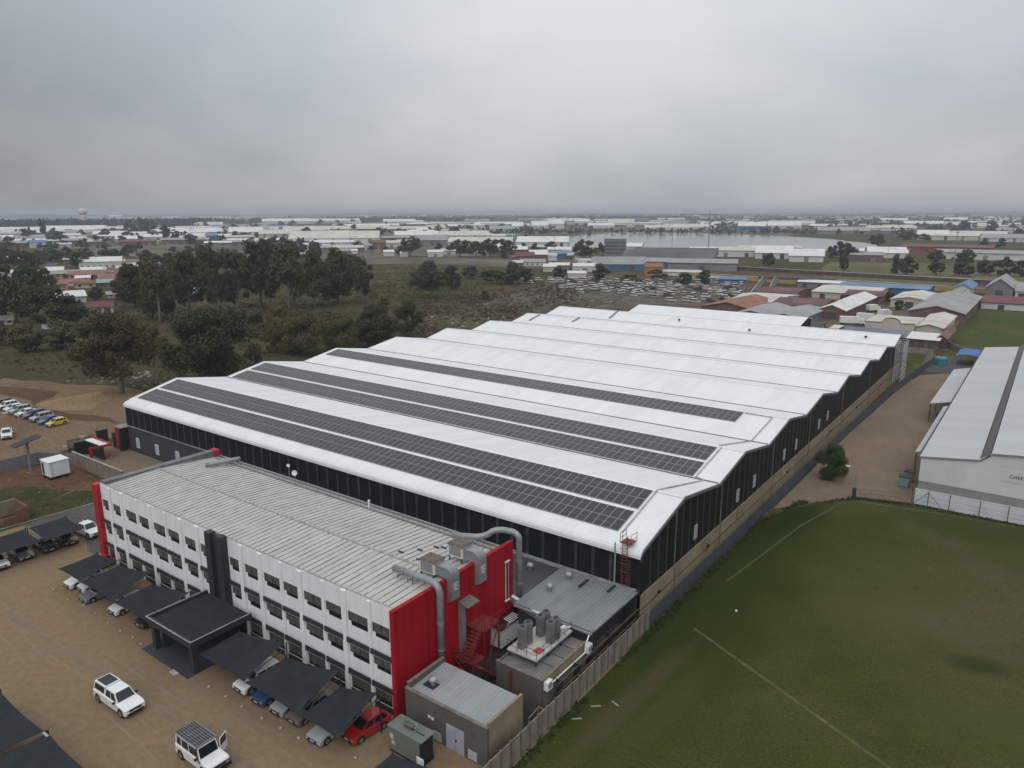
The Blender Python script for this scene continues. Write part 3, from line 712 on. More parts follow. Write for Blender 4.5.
(-45660.0, 16317.0, 1041.2, 78.1, 48.4, 1.228, 'white', 'grey', 'shed', '@farshed'),
(-1385.2, 1795.9, 69.4, 80.0, 9.6, 0.657, 'white', 'grey', 'shed', '@farshed'),
(-808.6, 2529.9, 123.2, 65.2, 10.1, 0.309, 'cream', 'cream', 'shed', '@farshed'),
(-7175.4, 9067.2, 369.0, 77.2, 12.1, 0.669, 'white', 'grey', 'shed', '@farshed'),
(-1103.3, 2241.2, 104.1, 60.4, 8.0, 0.457, 'white', 'white', 'shed', '@farshed'),
(-59.1, 2487.9, 109.1, 49.4, 9.5, 0.024, 'brick', 'white', 'shed', '@farshed'),
(-1663.2, 1913.1, 42.1, 67.5, 10.5, 0.716, 'white', 'cream', 'shed', '@farshed'),
(-1476.9, 1907.7, 120.0, 54.9, 7.5, 0.659, 'grey', 'white', 'shed', '@farshed'),
(-19155.6, 15056.6, 278.8, 38.5, 24.9, 0.905, 'cream', 'white', 'shed', '@farshed'),
(-4268.0, 4444.4, 187.8, 70.2, 10.1, 0.765, 'white', 'cream', 'shed', '@farshed'),
(-1837.5, 3244.0, 57.8, 54.8, 8.5, 0.515, 'white', 'white', 'shed', '@farshed'),
(-371.1, 9805.3, 80.8, 53.6, 10.4, 0.038, 'white', 'grey', 'shed', '@farshed'),
(-2158.6, 3129.8, 151.5, 72.1, 10.3, 0.604, 'grey', 'grey', 'shed', '@farshed'),
(-867.3, 4314.1, 131.0, 63.9, 7.9, 0.198, 'cream', 'grey', 'shed', '@farshed'),
(-1644.1, 3635.8, 138.7, 50.3, 9.6, 0.425, 'white', 'white', 'shed', '@farshed'),
(-1632.1, 1165.5, 123.5, 79.2, 9.9, 0.951, 'white', 'grey', 'shed', '@farshed'),
(-5320.6, 8082.9, 175.5, 33.9, 13.4, 0.582, 'white', 'cream', 'shed', '@farshed'),
(-1529.6, 1061.9, 115.2, 56.7, 9.6, 0.964, 'white', 'cream', 'shed', '@farshed'),
(-1454.9, 5507.6, 217.6, 55.0, 9.6, 0.258, 'white', 'grey', 'shed', '@farshed'),
(-4497.0, 4757.9, 140.1, 52.5, 13.5, 0.757, 'white', 'white', 'shed', '@farshed'),
(-1930.4, 660.9, 103.9, 55.1, 9.1, 1.241, 'cream', 'grey', 'shed', '@farshed'),
(-159.0, 4505.3, 161.1, 69.9, 6.7, 0.035, 'brick', 'white', 'shed', '@farshed'),
(-711.5, 5938.4, 215.8, 56.8, 10.8, 0.119, 'cream', 'cream', 'shed', '@farshed'),
(-266.5, 1592.8, 32.7, 52.0, 7.0, 0.166, 'grey', 'grey', 'shed', '@farshed'),
(-1111.6, 1463.3, 120.5, 33.2, 6.3, 0.65, 'white', 'cream', 'shed', '@farshed'),
(-988.0, 2512.5, 91.4, 80.0, 10.3, 0.375, 'brick', 'grey', 'shed', '@farshed'),
(-1620.0, 702.4, 85.6, 44.5, 7.3, 1.162, 'brick', 'grey', 'shed', '@farshed'),
(-1264.2, 1848.7, 98.6, 45.6, 10.3, 0.6, 'grey', 'grey', 'shed', '@farshed'),
(-1042.6, 5952.4, 139.7, 58.6, 11.1, 0.173, 'white', 'grey', 'shed', '@farshed'),
(-1593.3, 2197.0, 35.5, 78.5, 9.3, 0.627, 'grey', 'grey', 'shed', '@farshed'),
(-80.8, 2904.2, 39.4, 38.3, 6.5, 0.028, 'grey', 'grey', 'shed', '@farshed'),
(-220.4, 3669.8, 67.8, 53.7, 10.0, 0.06, 'white', 'cream', 'shed', '@farshed'),
(-714.3, 3297.7, 97.5, 45.9, 10.3, 0.213, 'white', 'grey', 'shed', '@farshed'),
(-228.0, 2485.7, 117.8, 31.1, 6.5, 0.091, 'white', 'cream', 'shed', '@farshed'),
(-2092.5, 5323.4, 113.5, 61.0, 9.1, 0.375, 'white', 'grey', 'shed', '@farshed'),
(-2118.3, 1021.7, 61.1, 39.9, 9.3, 1.121, 'grey', 'grey', 'shed', '@farshed'),
(-5779.0, 12054.9, 306.5, 56.9, 14.9, 0.447, 'brick', 'grey', 'shed', '@farshed'),
(-1245.9, 1860.1, 104.9, 72.8, 10.1, 0.59, 'white', 'white', 'shed', '@farshed'),
(-1808.4, 1608.7, 108.7, 74.5, 7.3, 0.844, 'white', 'cream', 'shed', '@farshed'),
(-1785.5, 1049.7, 135.5, 36.6, 7.0, 1.039, 'white', 'cream', 'shed', '@farshed'),
(-2566.6, 2905.8, 126.7, 65.2, 11.9, 0.724, 'white', 'grey', 'shed', '@farshed'),
(-540.4, 2278.7, 95.2, 47.9, 6.4, 0.233, 'cream', 'white', 'shed', '@farshed'),
(-85.9, 4354.0, 148.1, 54.1, 9.6, 0.02, 'white', 'white', 'shed', '@farshed'),
(-9534.1, 4516.5, 121.0, 44.2, 13.2, 1.128, 'brick', 'white', 'shed', '@farshed'),
(-2740.3, 1367.3, 44.4, 34.8, 10.7, 1.108, 'grey', 'grey', 'shed', '@farshed'),
(-2721.0, 2468.4, 96.5, 61.7, 8.4, 0.834, 'white', 'cream', 'shed', '@farshed'),
(-4808.7, 5748.7, 157.3, 39.8, 13.2, 0.697, 'white', 'white', 'shed', '@farshed'),
(-3711.8, 1311.0, 163.6, 65.2, 12.5, 1.231, 'brick', 'grey', 'shed', '@farshed'),
(-2581.8, 1505.1, 81.4, 68.1, 9.9, 1.043, 'cream', 'white', 'shed', '@farshed'),
(-1216.3, 1268.2, 127.3, 64.7, 10.2, 0.765, 'grey', 'cream', 'shed', '@farshed'),
(-1136.9, 3341.3, 83.7, 53.4, 6.9, 0.328, 'white', 'cream', 'shed', '@farshed'),
(-171.0, 1494.1, 50.7, 78.1, 5.2, 0.114, 'cream', 'cream', 'shed', '@farshed'),
(-4679.4, 4891.6, 71.8, 55.7, 10.1, 0.763, 'grey', 'white', 'shed', '@farshed'),
(-8409.7, 4035.7, 227.5, 35.7, 13.7, 1.123, 'white', 'white', 'shed', '@farshed'),
(-3977.1, 4617.3, 212.9, 62.4, 11.2, 0.711, 'white', 'white', 'shed', '@farshed'),
(-5208.3, 3822.1, 172.6, 50.8, 11.1, 0.938, 'grey', 'grey', 'shed', '@farshed'),
(-1830.1, 825.9, 103.7, 57.5, 8.5, 1.147, 'brick', 'white', 'shed', '@farshed'),
(-303.7, 3862.2, 167.2, 72.8, 7.8, 0.078, 'grey', 'grey', 'shed', '@farshed'),
(-1650.4, 1840.7, 67.8, 49.9, 8.9, 0.731, 'cream', 'cream', 'shed', '@farshed'),
(-1681.2, 2186.2, 158.9, 63.2, 7.9, 0.656, 'brick', 'cream', 'shed', '@farshed'),
(-3133.4, 11499.2, 265.7, 50.4, 11.9, 0.266, 'brick', 'grey', 'shed', '@farshed'),
(-13689.9, 11175.3, 394.2, 66.2, 18.5, 0.886, 'cream', 'white', 'shed', '@farshed'),
(-1665.1, 1059.5, 57.7, 67.8, 9.7, 1.004, 'white', 'grey', 'shed', '@farshed'),
(-1938.6, 8646.0, 91.6, 78.0, 11.8, 0.221, 'white', 'grey', 'shed', '@farshed'),
(-2418.3, 947.1, 45.9, 73.1, 8.8, 1.198, 'cream', 'grey', 'shed', '@farshed'),
(-6706.7, 6234.4, 186.3, 60.1, 11.5, 0.822, 'brick', 'grey', 'shed', '@farshed'),
(-1601.9, 1490.0, 130.5, 36.8, 10.1, 0.822, 'cream', 'white', 'shed', '@farshed'),
(-5645.8, 7297.7, 154.4, 55.4, 12.8, 0.658, 'cream', 'cream', 'shed', '@farshed'),
(-1837.9, 4640.8, 146.5, 61.7, 9.9, 0.377, 'white', 'cream', 'shed', '@farshed'),
(-2189.3, 1293.2, 113.4, 30.5, 10.3, 1.037, 'cream', 'grey', 'shed', '@farshed'),
(-46765.8, 17757.7, 592.4, 67.8, 40.3, 1.208, 'brick', 'cream', 'shed', '@farshed'),
(-1129.9, 2344.6, 92.4, 40.5, 8.1, 0.449, 'cream', 'grey', 'shed', '@farshed'),
(-20434.0, 9818.4, 496.0, 68.4, 26.4, 1.123, 'white', 'grey', 'shed', '@farshed'),
(-3233.6, 2261.7, 99.3, 62.7, 11.8, 0.96, 'grey', 'cream', 'shed', '@farshed'),
(-1314.1, 4531.1, 69.8, 62.7, 10.5, 0.282, 'grey', 'white', 'shed', '@farshed'),
(-2638.1, 2203.8, 102.2, 58.4, 10.0, 0.875, 'brick', 'grey', 'shed', '@farshed'),
(-1196.6, 4464.2, 73.3, 63.1, 7.3, 0.262, 'white', 'white', 'shed', '@farshed'),
(-1452.9, 4310.3, 85.7, 37.1, 10.1, 0.325, 'cream', 'white', 'shed', '@farshed'),
(-1486.2, 1391.2, 114.0, 58.5, 6.8, 0.818, 'brick', 'cream', 'shed', '@farshed'),
(-754.5, 3246.9, 75.7, 50.0, 7.7, 0.228, 'brick', 'grey', 'shed', '@farshed'),
(-4561.7, 4221.1, 130.2, 49.8, 10.9, 0.824, 'grey', 'cream', 'shed', '@farshed'),
(-1452.1, 1366.1, 46.7, 59.6, 8.0, 0.816, 'white', 'cream', 'shed', '@farshed'),
(-7380.2, 8834.0, 353.5, 41.1, 16.1, 0.696, 'white', 'grey', 'shed', '@farshed'),
(-7668.1, 5942.4, 320.6, 51.1, 11.4, 0.912, 'grey', 'grey', 'shed', '@farshed'),
(-2501.3, 3919.7, 90.3, 35.3, 9.3, 0.568, 'cream', 'white', 'shed', '@farshed'),
(-5282.0, 11850.6, 366.4, 51.1, 11.6, 0.419, 'brick', 'cream', 'shed', '@farshed'),
(-341.8, 3087.5, 88.4, 47.5, 7.5, 0.11, 'cream', 'white', 'shed', '@farshed'),
(-5345.4, 7050.4, 84.6, 60.9, 14.0, 0.649, 'white', 'grey', 'shed', '@farshed'),
(-64.0, 2088.5, 25.6, 48.9, 7.1, 0.031, 'white', 'grey', 'shed', '@farshed'),
(-929.3, 2594.7, 85.3, 51.0, 9.9, 0.344, 'white', 'cream', 'shed', '@farshed'),
(-54.8, 2140.5, 43.4, 40.2, 7.3, 0.026, 'grey', 'grey', 'shed', '@farshed'),
(-232.5, 4882.1, 83.4, 35.7, 6.8, 0.048, 'brick', 'cream', 'shed', '@farshed'),
(-1829.6, 1032.2, 84.0, 59.2, 6.6, 1.057, 'white', 'cream', 'shed', '@farshed'),
(-13222.4, 7594.0, 197.1, 65.9, 16.4, 1.049, 'grey', 'grey', 'shed', '@farshed'),
(-7094.3, 4077.3, 105.6, 67.9, 12.1, 1.049, 'cream', 'white', 'shed', '@farshed'),
(-566.4, 2639.6, 61.6, 74.4, 8.0, 0.211, 'cream', 'white', 'shed', '@farshed'),
(-169.1, 2842.9, 55.0, 32.5, 8.1, 0.059, 'white', 'grey', 'shed', '@farshed'),
(-947.7, 10051.1, 272.8, 75.3, 11.0, 0.094, 'grey', 'cream', 'shed', '@farshed'),
(-10426.4, 5551.1, 167.7, 73.5, 14.9, 1.082, 'grey', 'cream', 'shed', '@farshed'),
(-59.9, 2497.1, 87.3, 37.5, 6.9, 0.024, 'white', 'white', 'shed', '@farshed'),
(-627.5, 6126.1, 65.3, 47.6, 7.6, 0.102, 'grey', 'white', 'shed', '@farshed'),
(-370.7, 2845.9, 39.5, 67.4, 8.9, 0.13, 'grey', 'grey', 'shed', '@farshed'),
(-1108.8, 4433.4, 186.0, 34.5, 8.7, 0.245, 'grey', 'cream', 'shed', '@farshed'),
(-11254.6, 11999.0, 535.9, 78.2, 17.5, 0.753, 'cream', 'cream', 'shed', '@farshed'),
(-1868.8, 3030.2, 137.8, 33.4, 11.7, 0.553, 'white', 'white', 'shed', '@farshed'),
(-3052.3, 7213.5, 233.7, 69.2, 11.6, 0.4, 'white', 'white', 'shed', '@farshed'),
(-526.1, 3295.4, 95.0, 44.7, 9.3, 0.158, 'white', 'grey', 'shed', '@farshed'),
(-318.5, 1902.0, 103.6, 75.1, 9.2, 0.166, 'white', 'cream', 'shed', '@farshed'),
(-194.7, 2462.4, 136.9, 67.7, 8.9, 0.079, 'grey', 'white', 'shed', '@farshed'),
(-15258.9, 8863.0, 163.3, 45.5, 19.1, 1.045, 'cream', 'grey', 'shed', '@farshed'),
(-1292.0, 2768.4, 85.7, 35.1, 8.7, 0.437, 'grey', 'white', 'shed', '@farshed'),
(-3594.7, 7432.0, 107.4, 31.8, 10.0, 0.451, 'grey', 'grey', 'shed', '@farshed'),
(-2280.4, 1032.7, 157.5, 51.7, 6.9, 1.146, 'white', 'cream', 'shed', '@farshed'),
(-1162.9, 2554.3, 140.7, 49.3, 9.9, 0.427, 'cream', 'grey', 'shed', '@farshed'),
(-733.3, 2197.9, 66.5, 69.4, 8.7, 0.322, 'white', 'white', 'shed', '@farshed'),
(-6060.2, 3518.2, 157.2, 57.9, 11.5, 1.045, 'white', 'grey', 'shed', '@farshed'),
(-3927.4, 3022.2, 178.4, 42.7, 8.9, 0.915, 'grey', 'cream', 'shed', '@farshed'),
(-2084.4, 1879.9, 52.2, 65.7, 9.2, 0.837, 'grey', 'white', 'shed', '@farshed'),
(-175.4, 2182.2, 28.9, 63.0, 8.1, 0.08, 'white', 'cream', 'shed', '@farshed'),
(-2782.8, 4808.2, 110.7, 76.5, 11.2, 0.525, 'cream', 'cream', 'shed', '@farshed'),
(-3606.0, 1749.1, 60.3, 75.2, 12.9, 1.119, 'grey', 'grey', 'shed', '@farshed'),
(-1332.5, 2188.0, 149.3, 79.6, 7.5, 0.547, 'cream', 'grey', 'shed', '@farshed'),
(-621.6, 7400.1, 183.3, 48.2, 7.4, 0.084, 'grey', 'cream', 'shed', '@farshed'),
(-1673.3, 959.6, 36.5, 31.6, 9.1, 1.05, 'white', 'white', 'shed', '@farshed'),
(-2174.8, 7392.3, 257.7, 60.8, 11.7, 0.286, 'brick', 'white', 'shed', '@farshed'),
(-5871.1, 6238.6, 207.1, 35.9, 10.5, 0.755, 'grey', 'cream', 'shed', '@farshed'),
(-5103.2, 2529.6, 234.1, 32.7, 10.3, 1.111, 'white', 'white', 'shed', '@farshed'),
(-2276.7, 1168.2, 109.3, 53.5, 11.6, 1.097, 'grey', 'grey', 'shed', '@farshed'),
(-3251.7, 2422.7, 116.8, 75.3, 12.2, 0.93, 'brick', 'grey', 'shed', '@farshed'),
(-1845.3, 875.9, 139.6, 46.5, 7.0, 1.128, 'grey', 'grey', 'shed', '@farshed'),
(-4639.2, 1684.6, 95.4, 60.8, 13.4, 1.222, 'grey', 'white', 'shed', '@farshed'),
(-3287.4, 2730.4, 192.8, 73.9, 11.7, 0.878, 'white', 'white', 'shed', '@farshed'),
(-1515.8, 1014.1, 139.3, 53.8, 10.4, 0.981, 'white', 'grey', 'shed', '@farshed'),
(-179.4, 2356.7, 139.8, 66.5, 9.4, 0.076, 'brick', 'cream', 'shed', '@farshed'),
(-1101.2, 1199.7, 50.8, 67.3, 9.6, 0.743, 'grey', 'white', 'shed', '@farshed'),
(-1693.8, 761.6, 41.1, 56.9, 10.1, 1.148, 'grey', 'white', 'shed', '@farshed'),
(-1466.1, 4408.3, 68.1, 52.0, 7.2, 0.321, 'grey', 'grey', 'shed', '@farshed'),
(-2919.1, 2662.3, 46.4, 31.6, 10.6, 0.831, 'cream', 'cream', 'shed', '@farshed'),
(-5208.4, 2667.6, 206.9, 73.9, 13.3, 1.097, 'white', 'cream', 'shed', '@farshed'),
(-13094.6, 10710.3, 527.6, 30.8, 20.9, 0.885, 'brick', 'white', 'shed', '@farshed'),
(-1318.7, 790.0, 46.3, 74.0, 8.7, 1.031, 'white', 'white', 'shed', '@farshed'),
(-2806.3, 8344.4, 285.5, 73.5, 10.1, 0.324, 'brick', 'cream', 'shed', '@farshed'),
(-263.4, 4375.2, 95.0, 38.5, 9.6, 0.06, 'cream', 'white', 'shed', '@farshed'),
(-1982.2, 1172.0, 59.2, 63.2, 7.4, 1.037, 'cream', 'cream', 'shed', '@farshed'),
(-5453.1, 7810.2, 326.3, 39.0, 15.0, 0.61, 'white', 'cream', 'shed', '@farshed'),
(-3149.5, 7446.9, 75.8, 75.9, 10.8, 0.4, 'white', 'grey', 'shed', '@farshed'),
(-1877.6, 643.2, 89.5, 51.2, 9.3, 1.241, 'grey', 'white', 'shed', '@farshed'),
(-210.3, 7023.7, 77.2, 66.7, 7.7, 0.03, 'white', 'cream', 'shed', '@farshed'),
(-1860.3, 969.7, 103.4, 75.8, 10.7, 1.09, 'grey', 'grey', 'shed', '@farshed'),
(-1564.6, 12091.4, 86.3, 68.8, 9.2, 0.129, 'cream', 'cream', 'shed', '@farshed'),
(-553.4, 2150.1, 86.3, 72.3, 8.0, 0.252, 'brick', 'grey', 'shed', '@farshed'),
(-647.7, 2372.9, 81.5, 63.4, 6.4, 0.266, 'grey', 'cream', 'shed', '@farshed'),
(-3588.3, 4747.5, 170.4, 54.9, 9.6, 0.647, 'white', 'cream', 'shed', '@farshed'),
(-800.8, 2279.8, 136.0, 39.0, 8.8, 0.338, 'white', 'grey', 'shed', '@farshed'),
(-9590.5, 12952.2, 297.6, 43.1, 16.2, 0.637, 'white', 'white', 'shed', '@farshed'),
(-12932.1, 7300.2, 333.5, 66.1, 19.0, 1.057, 'grey', 'cream', 'shed', '@farshed'),
(-9808.0, 10818.3, 432.7, 66.9, 17.4, 0.736, 'cream', 'grey', 'shed', '@farshed'),
(-1184.0, 2627.1, 82.7, 42.4, 8.8, 0.423, 'grey', 'white', 'shed', '@farshed'),
(-1027.3, 1892.1, 66.5, 53.3, 8.2, 0.497, 'brick', 'cream', 'shed', '@farshed'),
(-130.3, 2217.2, 109.2, 60.0, 6.1, 0.059, 'white', 'cream', 'shed', '@farshed'),
(-1703.3, 576.4, 85.0, 34.6, 8.4, 1.245, 'grey', 'cream', 'shed', '@farshed'),
(-263.5, 3233.1, 117.4, 65.9, 10.1, 0.081, 'brick', 'grey', 'shed', '@farshed'),
(-6079.0, 4200.2, 116.0, 53.1, 12.9, 0.966, 'white', 'cream', 'shed', '@farshed'),
(-329.1, 4644.0, 68.6, 38.0, 10.2, 0.071, 'grey', 'white', 'shed', '@farshed'),
(-284.3, 2684.8, 139.2, 38.9, 9.8, 0.106, 'grey', 'cream', 'shed', '@farshed'),
(-948.1, 3643.3, 85.3, 39.2, 7.6, 0.255, 'grey', 'cream', 'shed', '@farshed'),
(-2205.2, 2266.8, 145.9, 53.6, 9.9, 0.772, 'grey', 'white', 'shed', '@farshed'),
(-349.3, 2182.4, 70.1, 33.6, 6.8, 0.159, 'brick', 'cream', 'shed', '@farshed'),
(-3715.2, 2716.7, 75.0, 43.1, 8.2, 0.939, 'grey', 'grey', 'shed', '@farshed'),
(-4250.0, 3926.1, 243.3, 48.0, 9.5, 0.825, 'white', 'white', 'shed', '@farshed'),
(-1803.5, 860.5, 126.6, 52.5, 11.3, 1.126, 'grey', 'cream', 'shed', '@farshed'),
(-746.2, 5212.0, 89.9, 60.4, 9.5, 0.142, 'grey', 'white', 'shed', '@farshed'),
(-4029.5, 5736.6, 102.9, 50.5, 9.6, 0.612, 'grey', 'grey', 'shed', '@farshed'),
(-1169.6, 1680.5, 65.8, 52.6, 8.7, 0.608, 'grey', 'cream', 'shed', '@farshed'),
(-1786.2, 2107.0, 103.0, 47.8, 7.4, 0.703, 'white', 'cream', 'shed', '@farshed'),
(-1762.7, 3415.8, 170.0, 67.4, 7.6, 0.476, 'grey', 'grey', 'shed', '@farshed'),
(-3496.6, 12186.6, 289.2, 33.3, 12.8, 0.279, 'white', 'grey', 'shed', '@farshed'),
(-804.6, 1897.9, 129.0, 41.7, 10.4, 0.401, 'brick', 'cream', 'shed', '@farshed'),
(-7940.1, 8815.3, 102.5, 49.2, 14.1, 0.733, 'cream', 'cream', 'shed', '@farshed'),
(-2624.9, 1945.8, 95.0, 53.8, 8.0, 0.933, 'white', 'cream', 'shed', '@farshed'),
(-2010.0, 1336.9, 74.4, 51.1, 7.1, 0.984, 'white', 'grey', 'shed', '@farshed'),
(-859.4, 2317.1, 116.3, 31.2, 8.8, 0.355, 'grey', 'white', 'shed', '@farshed'),
(-5181.0, 2112.1, 56.7, 54.8, 11.1, 1.184, 'grey', 'cream', 'shed', '@farshed'),
(-2590.0, 2171.6, 39.3, 47.4, 8.5, 0.873, 'cream', 'grey', 'shed', '@farshed'),
(-991.4, 4555.3, 141.6, 49.2, 10.6, 0.214, 'cream', 'cream', 'shed', '@farshed'),
(-4161.0, 11459.3, 100.4, 32.4, 11.3, 0.348, 'grey', 'grey', 'shed', '@farshed'),
(-2820.0, 1149.4, 97.8, 52.5, 7.5, 1.184, 'grey', 'white', 'shed', '@farshed'),
(-3126.3, 4208.7, 49.4, 60.3, 10.3, 0.639, 'cream', 'cream', 'shed', '@farshed'),
(-5784.8, 3655.4, 266.9, 79.0, 12.4, 1.007, 'white', 'cream', 'shed', '@farshed'),
(-474.8, 2691.8, 38.8, 71.2, 9.2, 0.175, 'brick', 'cream', 'shed', '@farshed'),
(-6928.5, 3179.8, 252.0, 40.4, 10.4, 1.141, 'grey', 'white', 'shed', '@farshed'),
(-9720.2, 5698.8, 187.1, 64.5, 13.4, 1.041, 'grey', 'cream', 'shed', '@farshed'),
(-3574.4, 2693.4, 136.0, 41.9, 11.9, 0.925, 'white', 'cream', 'shed', '@farshed'),
(-4912.7, 2767.0, 72.6, 33.2, 11.7, 1.058, 'white', 'white', 'shed', '@farshed'),
(-1294.6, 1039.7, 83.7, 64.0, 10.0, 0.894, 'white', 'cream', 'shed', '@farshed'),
(-1628.6, 1732.6, 74.5, 49.9, 8.8, 0.754, 'brick', 'white', 'shed', '@farshed'),
(-1201.7, 3434.3, 140.3, 46.3, 7.8, 0.337, 'cream', 'cream', 'shed', '@farshed'),
(-1773.1, 1928.5, 115.0, 71.6, 9.9, 0.743, 'white', 'cream', 'shed', '@farshed'),
(-2837.3, 5683.7, 186.9, 78.7, 9.5, 0.463, 'grey', 'grey', 'shed', '@farshed'),
(-505.7, 2045.0, 57.4, 43.6, 10.0, 0.242, 'cream', 'white', 'shed', '@farshed'),
(-1582.0, 1565.7, 46.8, 37.9, 9.8, 0.791, 'white', 'white', 'shed', '@farshed'),
(-5713.8, 5213.2, 262.1, 50.2, 12.7, 0.831, 'white', 'grey', 'shed', '@farshed'),
(-1647.2, 908.1, 78.2, 73.5, 6.3, 1.067, 'brick', 'cream', 'shed', '@farshed'),
(-1862.9, 5452.0, 71.8, 58.8, 9.4, 0.329, 'brick', 'white', 'shed', '@farshed'),
(-6059.0, 4531.3, 168.1, 71.7, 14.6, 0.929, 'grey', 'cream', 'shed', '@farshed'),
(-1058.9, 1190.6, 123.4, 43.5, 6.6, 0.727, 'grey', 'cream', 'shed', '@farshed'),
(-3852.5, 3960.8, 63.7, 40.1, 10.1, 0.772, 'grey', 'cream', 'shed', '@farshed'),
(-2792.0, 1461.3, 143.6, 63.5, 7.2, 1.089, 'white', 'cream', 'shed', '@farshed'),
(-5035.9, 2554.2, 245.1, 50.4, 13.2, 1.101, 'white', 'grey', 'shed', '@farshed'),
(-2123.3, 3479.5, 73.9, 60.8, 9.8, 0.548, 'grey', 'cream', 'shed', '@farshed'),
(-395.0, 5022.9, 194.7, 52.2, 10.0, 0.078, 'brick', 'white', 'shed', '@farshed'),
(-12219.7, 4481.6, 125.1, 33.7, 14.9, 1.219, 'cream', 'white', 'shed', '@farshed'),
(-1562.7, 1255.2, 29.5, 40.5, 8.9, 0.894, 'cream', 'white', 'shed', '@farshed'),
(-1641.6, 1167.7, 139.1, 54.7, 7.5, 0.953, 'cream', 'grey', 'shed', '@farshed'),
(-1519.3, 687.1, 70.3, 65.3, 10.6, 1.146, 'cream', 'grey', 'shed', '@farshed'),
(-7079.2, 12241.4, 240.4, 48.5, 13.4, 0.524, 'brick', 'cream', 'shed', '@farshed'),
(-1313.3, 1223.3, 67.8, 44.0, 9.2, 0.821, 'brick', 'cream', 'shed', '@farshed'),
(-2202.5, 1566.7, 56.4, 32.3, 8.0, 0.953, 'white', 'grey', 'shed', '@farshed'),
(-5017.0, 3051.2, 81.0, 48.6, 10.9, 1.024, 'white', 'grey', 'shed', '@farshed'),
(-12874.3, 13225.5, 165.1, 77.5, 16.3, 0.772, 'white', 'white', 'shed', '@farshed'),
(-1281.7, 1059.7, 38.5, 79.4, 9.3, 0.88, 'grey', 'grey', 'shed', '@farshed'),
(-1339.8, 842.3, 103.2, 38.9, 8.1, 1.01, 'cream', 'white', 'shed', '@farshed'),
(-157.0, 2294.1, 46.8, 47.9, 7.1, 0.068, 'white', 'cream', 'shed', '@farshed'),
(-1766.6, 700.4, 66.6, 52.0, 9.3, 1.193, 'brick', 'white', 'shed', '@farshed'),
(-172.1, 3611.7, 47.3, 66.9, 9.9, 0.048, 'brick', 'grey', 'shed', '@farshed'),
(-2130.8, 2645.6, 111.5, 48.8, 11.1, 0.678, 'grey', 'grey', 'shed', '@farshed'),
(-1049.7, 10620.8, 176.2, 44.2, 10.1, 0.099, 'white', 'grey', 'shed', '@farshed'),
(-13144.8, 11010.8, 265.1, 42.8, 19.0, 0.874, 'grey', 'cream', 'shed', '@farshed'),
(-4505.0, 5621.6, 68.6, 78.4, 11.9, 0.676, 'grey', 'white', 'shed', '@farshed'),
(-1028.9, 5487.4, 207.0, 71.5, 9.7, 0.185, 'white', 'grey', 'shed', '@farshed'),
(-5488.6, 3877.2, 62.4, 47.1, 10.5, 0.956, 'grey', 'cream', 'shed', '@farshed'),
(-1753.6, 2672.1, 62.6, 44.0, 10.9, 0.581, 'brick', 'cream', 'shed', '@farshed'),
(-5948.9, 9601.1, 235.9, 42.1, 14.7, 0.555, 'grey', 'white', 'shed', '@farshed'),
(-6761.6, 6329.3, 78.4, 47.3, 11.4, 0.818, 'white', 'cream', 'shed', '@farshed'),
(-12564.5, 7160.4, 434.6, 60.9, 17.1, 1.053, 'grey', 'white', 'shed', '@farshed'),
(-4058.7, 8958.7, 155.8, 77.9, 12.0, 0.425, 'white', 'grey', 'shed', '@farshed'),
(-1452.4, 1625.1, 71.1, 45.8, 6.4, 0.729, 'brick', 'cream', 'shed', '@farshed'),
(-2129.8, 1301.9, 130.6, 38.6, 7.8, 1.022, 'grey', 'grey', 'shed', '@farshed'),
(-16626.7, 12293.0, 318.8, 61.1, 19.8, 0.934, 'cream', 'cream', 'shed', '@farshed'),
(-51657.3, 21486.0, 1234.6, 73.5, 43.9, 1.177, 'grey', 'cream', 'shed', '@farshed'),
(-3375.4, 6999.1, 253.6, 50.4, 10.8, 0.449, 'grey', 'cream', 'shed', '@farshed'),
(-228.2, 3036.8, 117.0, 41.8, 7.5, 0.075, 'grey', 'white', 'shed', '@farshed'),
(-721.1, 4811.2, 175.1, 63.8, 7.9, 0.149, 'grey', 'cream', 'shed', '@farshed'),
(-4071.2, 1664.6, 87.5, 52.0, 10.3, 1.183, 'cream', 'cream', 'shed', '@farshed'),
(-2740.0, 958.1, 33.9, 48.7, 10.2, 1.234, 'grey', 'cream', 'shed', '@farshed'),
(-3438.7, 2540.0, 192.0, 68.5, 8.3, 0.935, 'white', 'grey', 'shed', '@farshed'),
(-1416.8, 1689.0, 127.3, 30.8, 7.5, 0.698, 'white', 'white', 'shed', '@farshed'),
(-859.6, 2280.5, 130.0, 73.7, 10.5, 0.36, 'brick', 'white', 'shed', '@farshed'),
(-12572.8, 5278.8, 275.5, 54.0, 15.3, 1.173, 'brick', 'grey', 'shed', '@farshed'),
(-16945.2, 10779.5, 545.7, 51.7, 18.1, 1.004, 'white', 'white', 'shed', '@farshed'),
(-3069.7, 1430.5, 183.4, 62.8, 7.6, 1.135, 'brick', 'cream', 'shed', '@farshed'),
(-1364.0, 2417.9, 143.4, 55.8, 8.8, 0.514, 'white', 'white', 'shed', '@farshed'),
(-2217.2, 752.6, 114.9, 69.3, 11.4, 1.244, 'cream', 'white', 'shed', '@farshed'),
(-1980.2, 946.5, 30.7, 73.0, 8.7, 1.125, 'white', 'white', 'shed', '@farshed'),
(-2255.1, 3431.4, 57.4, 69.5, 9.8, 0.581, 'cream', 'grey', 'shed', '@farshed'),
(-3095.5, 1277.5, 131.6, 55.5, 8.6, 1.179, 'cream', 'cream', 'shed', '@farshed'),
(-4019.2, 2721.6, 129.7, 79.5, 11.3, 0.976, 'grey', 'grey', 'shed', '@farshed'),
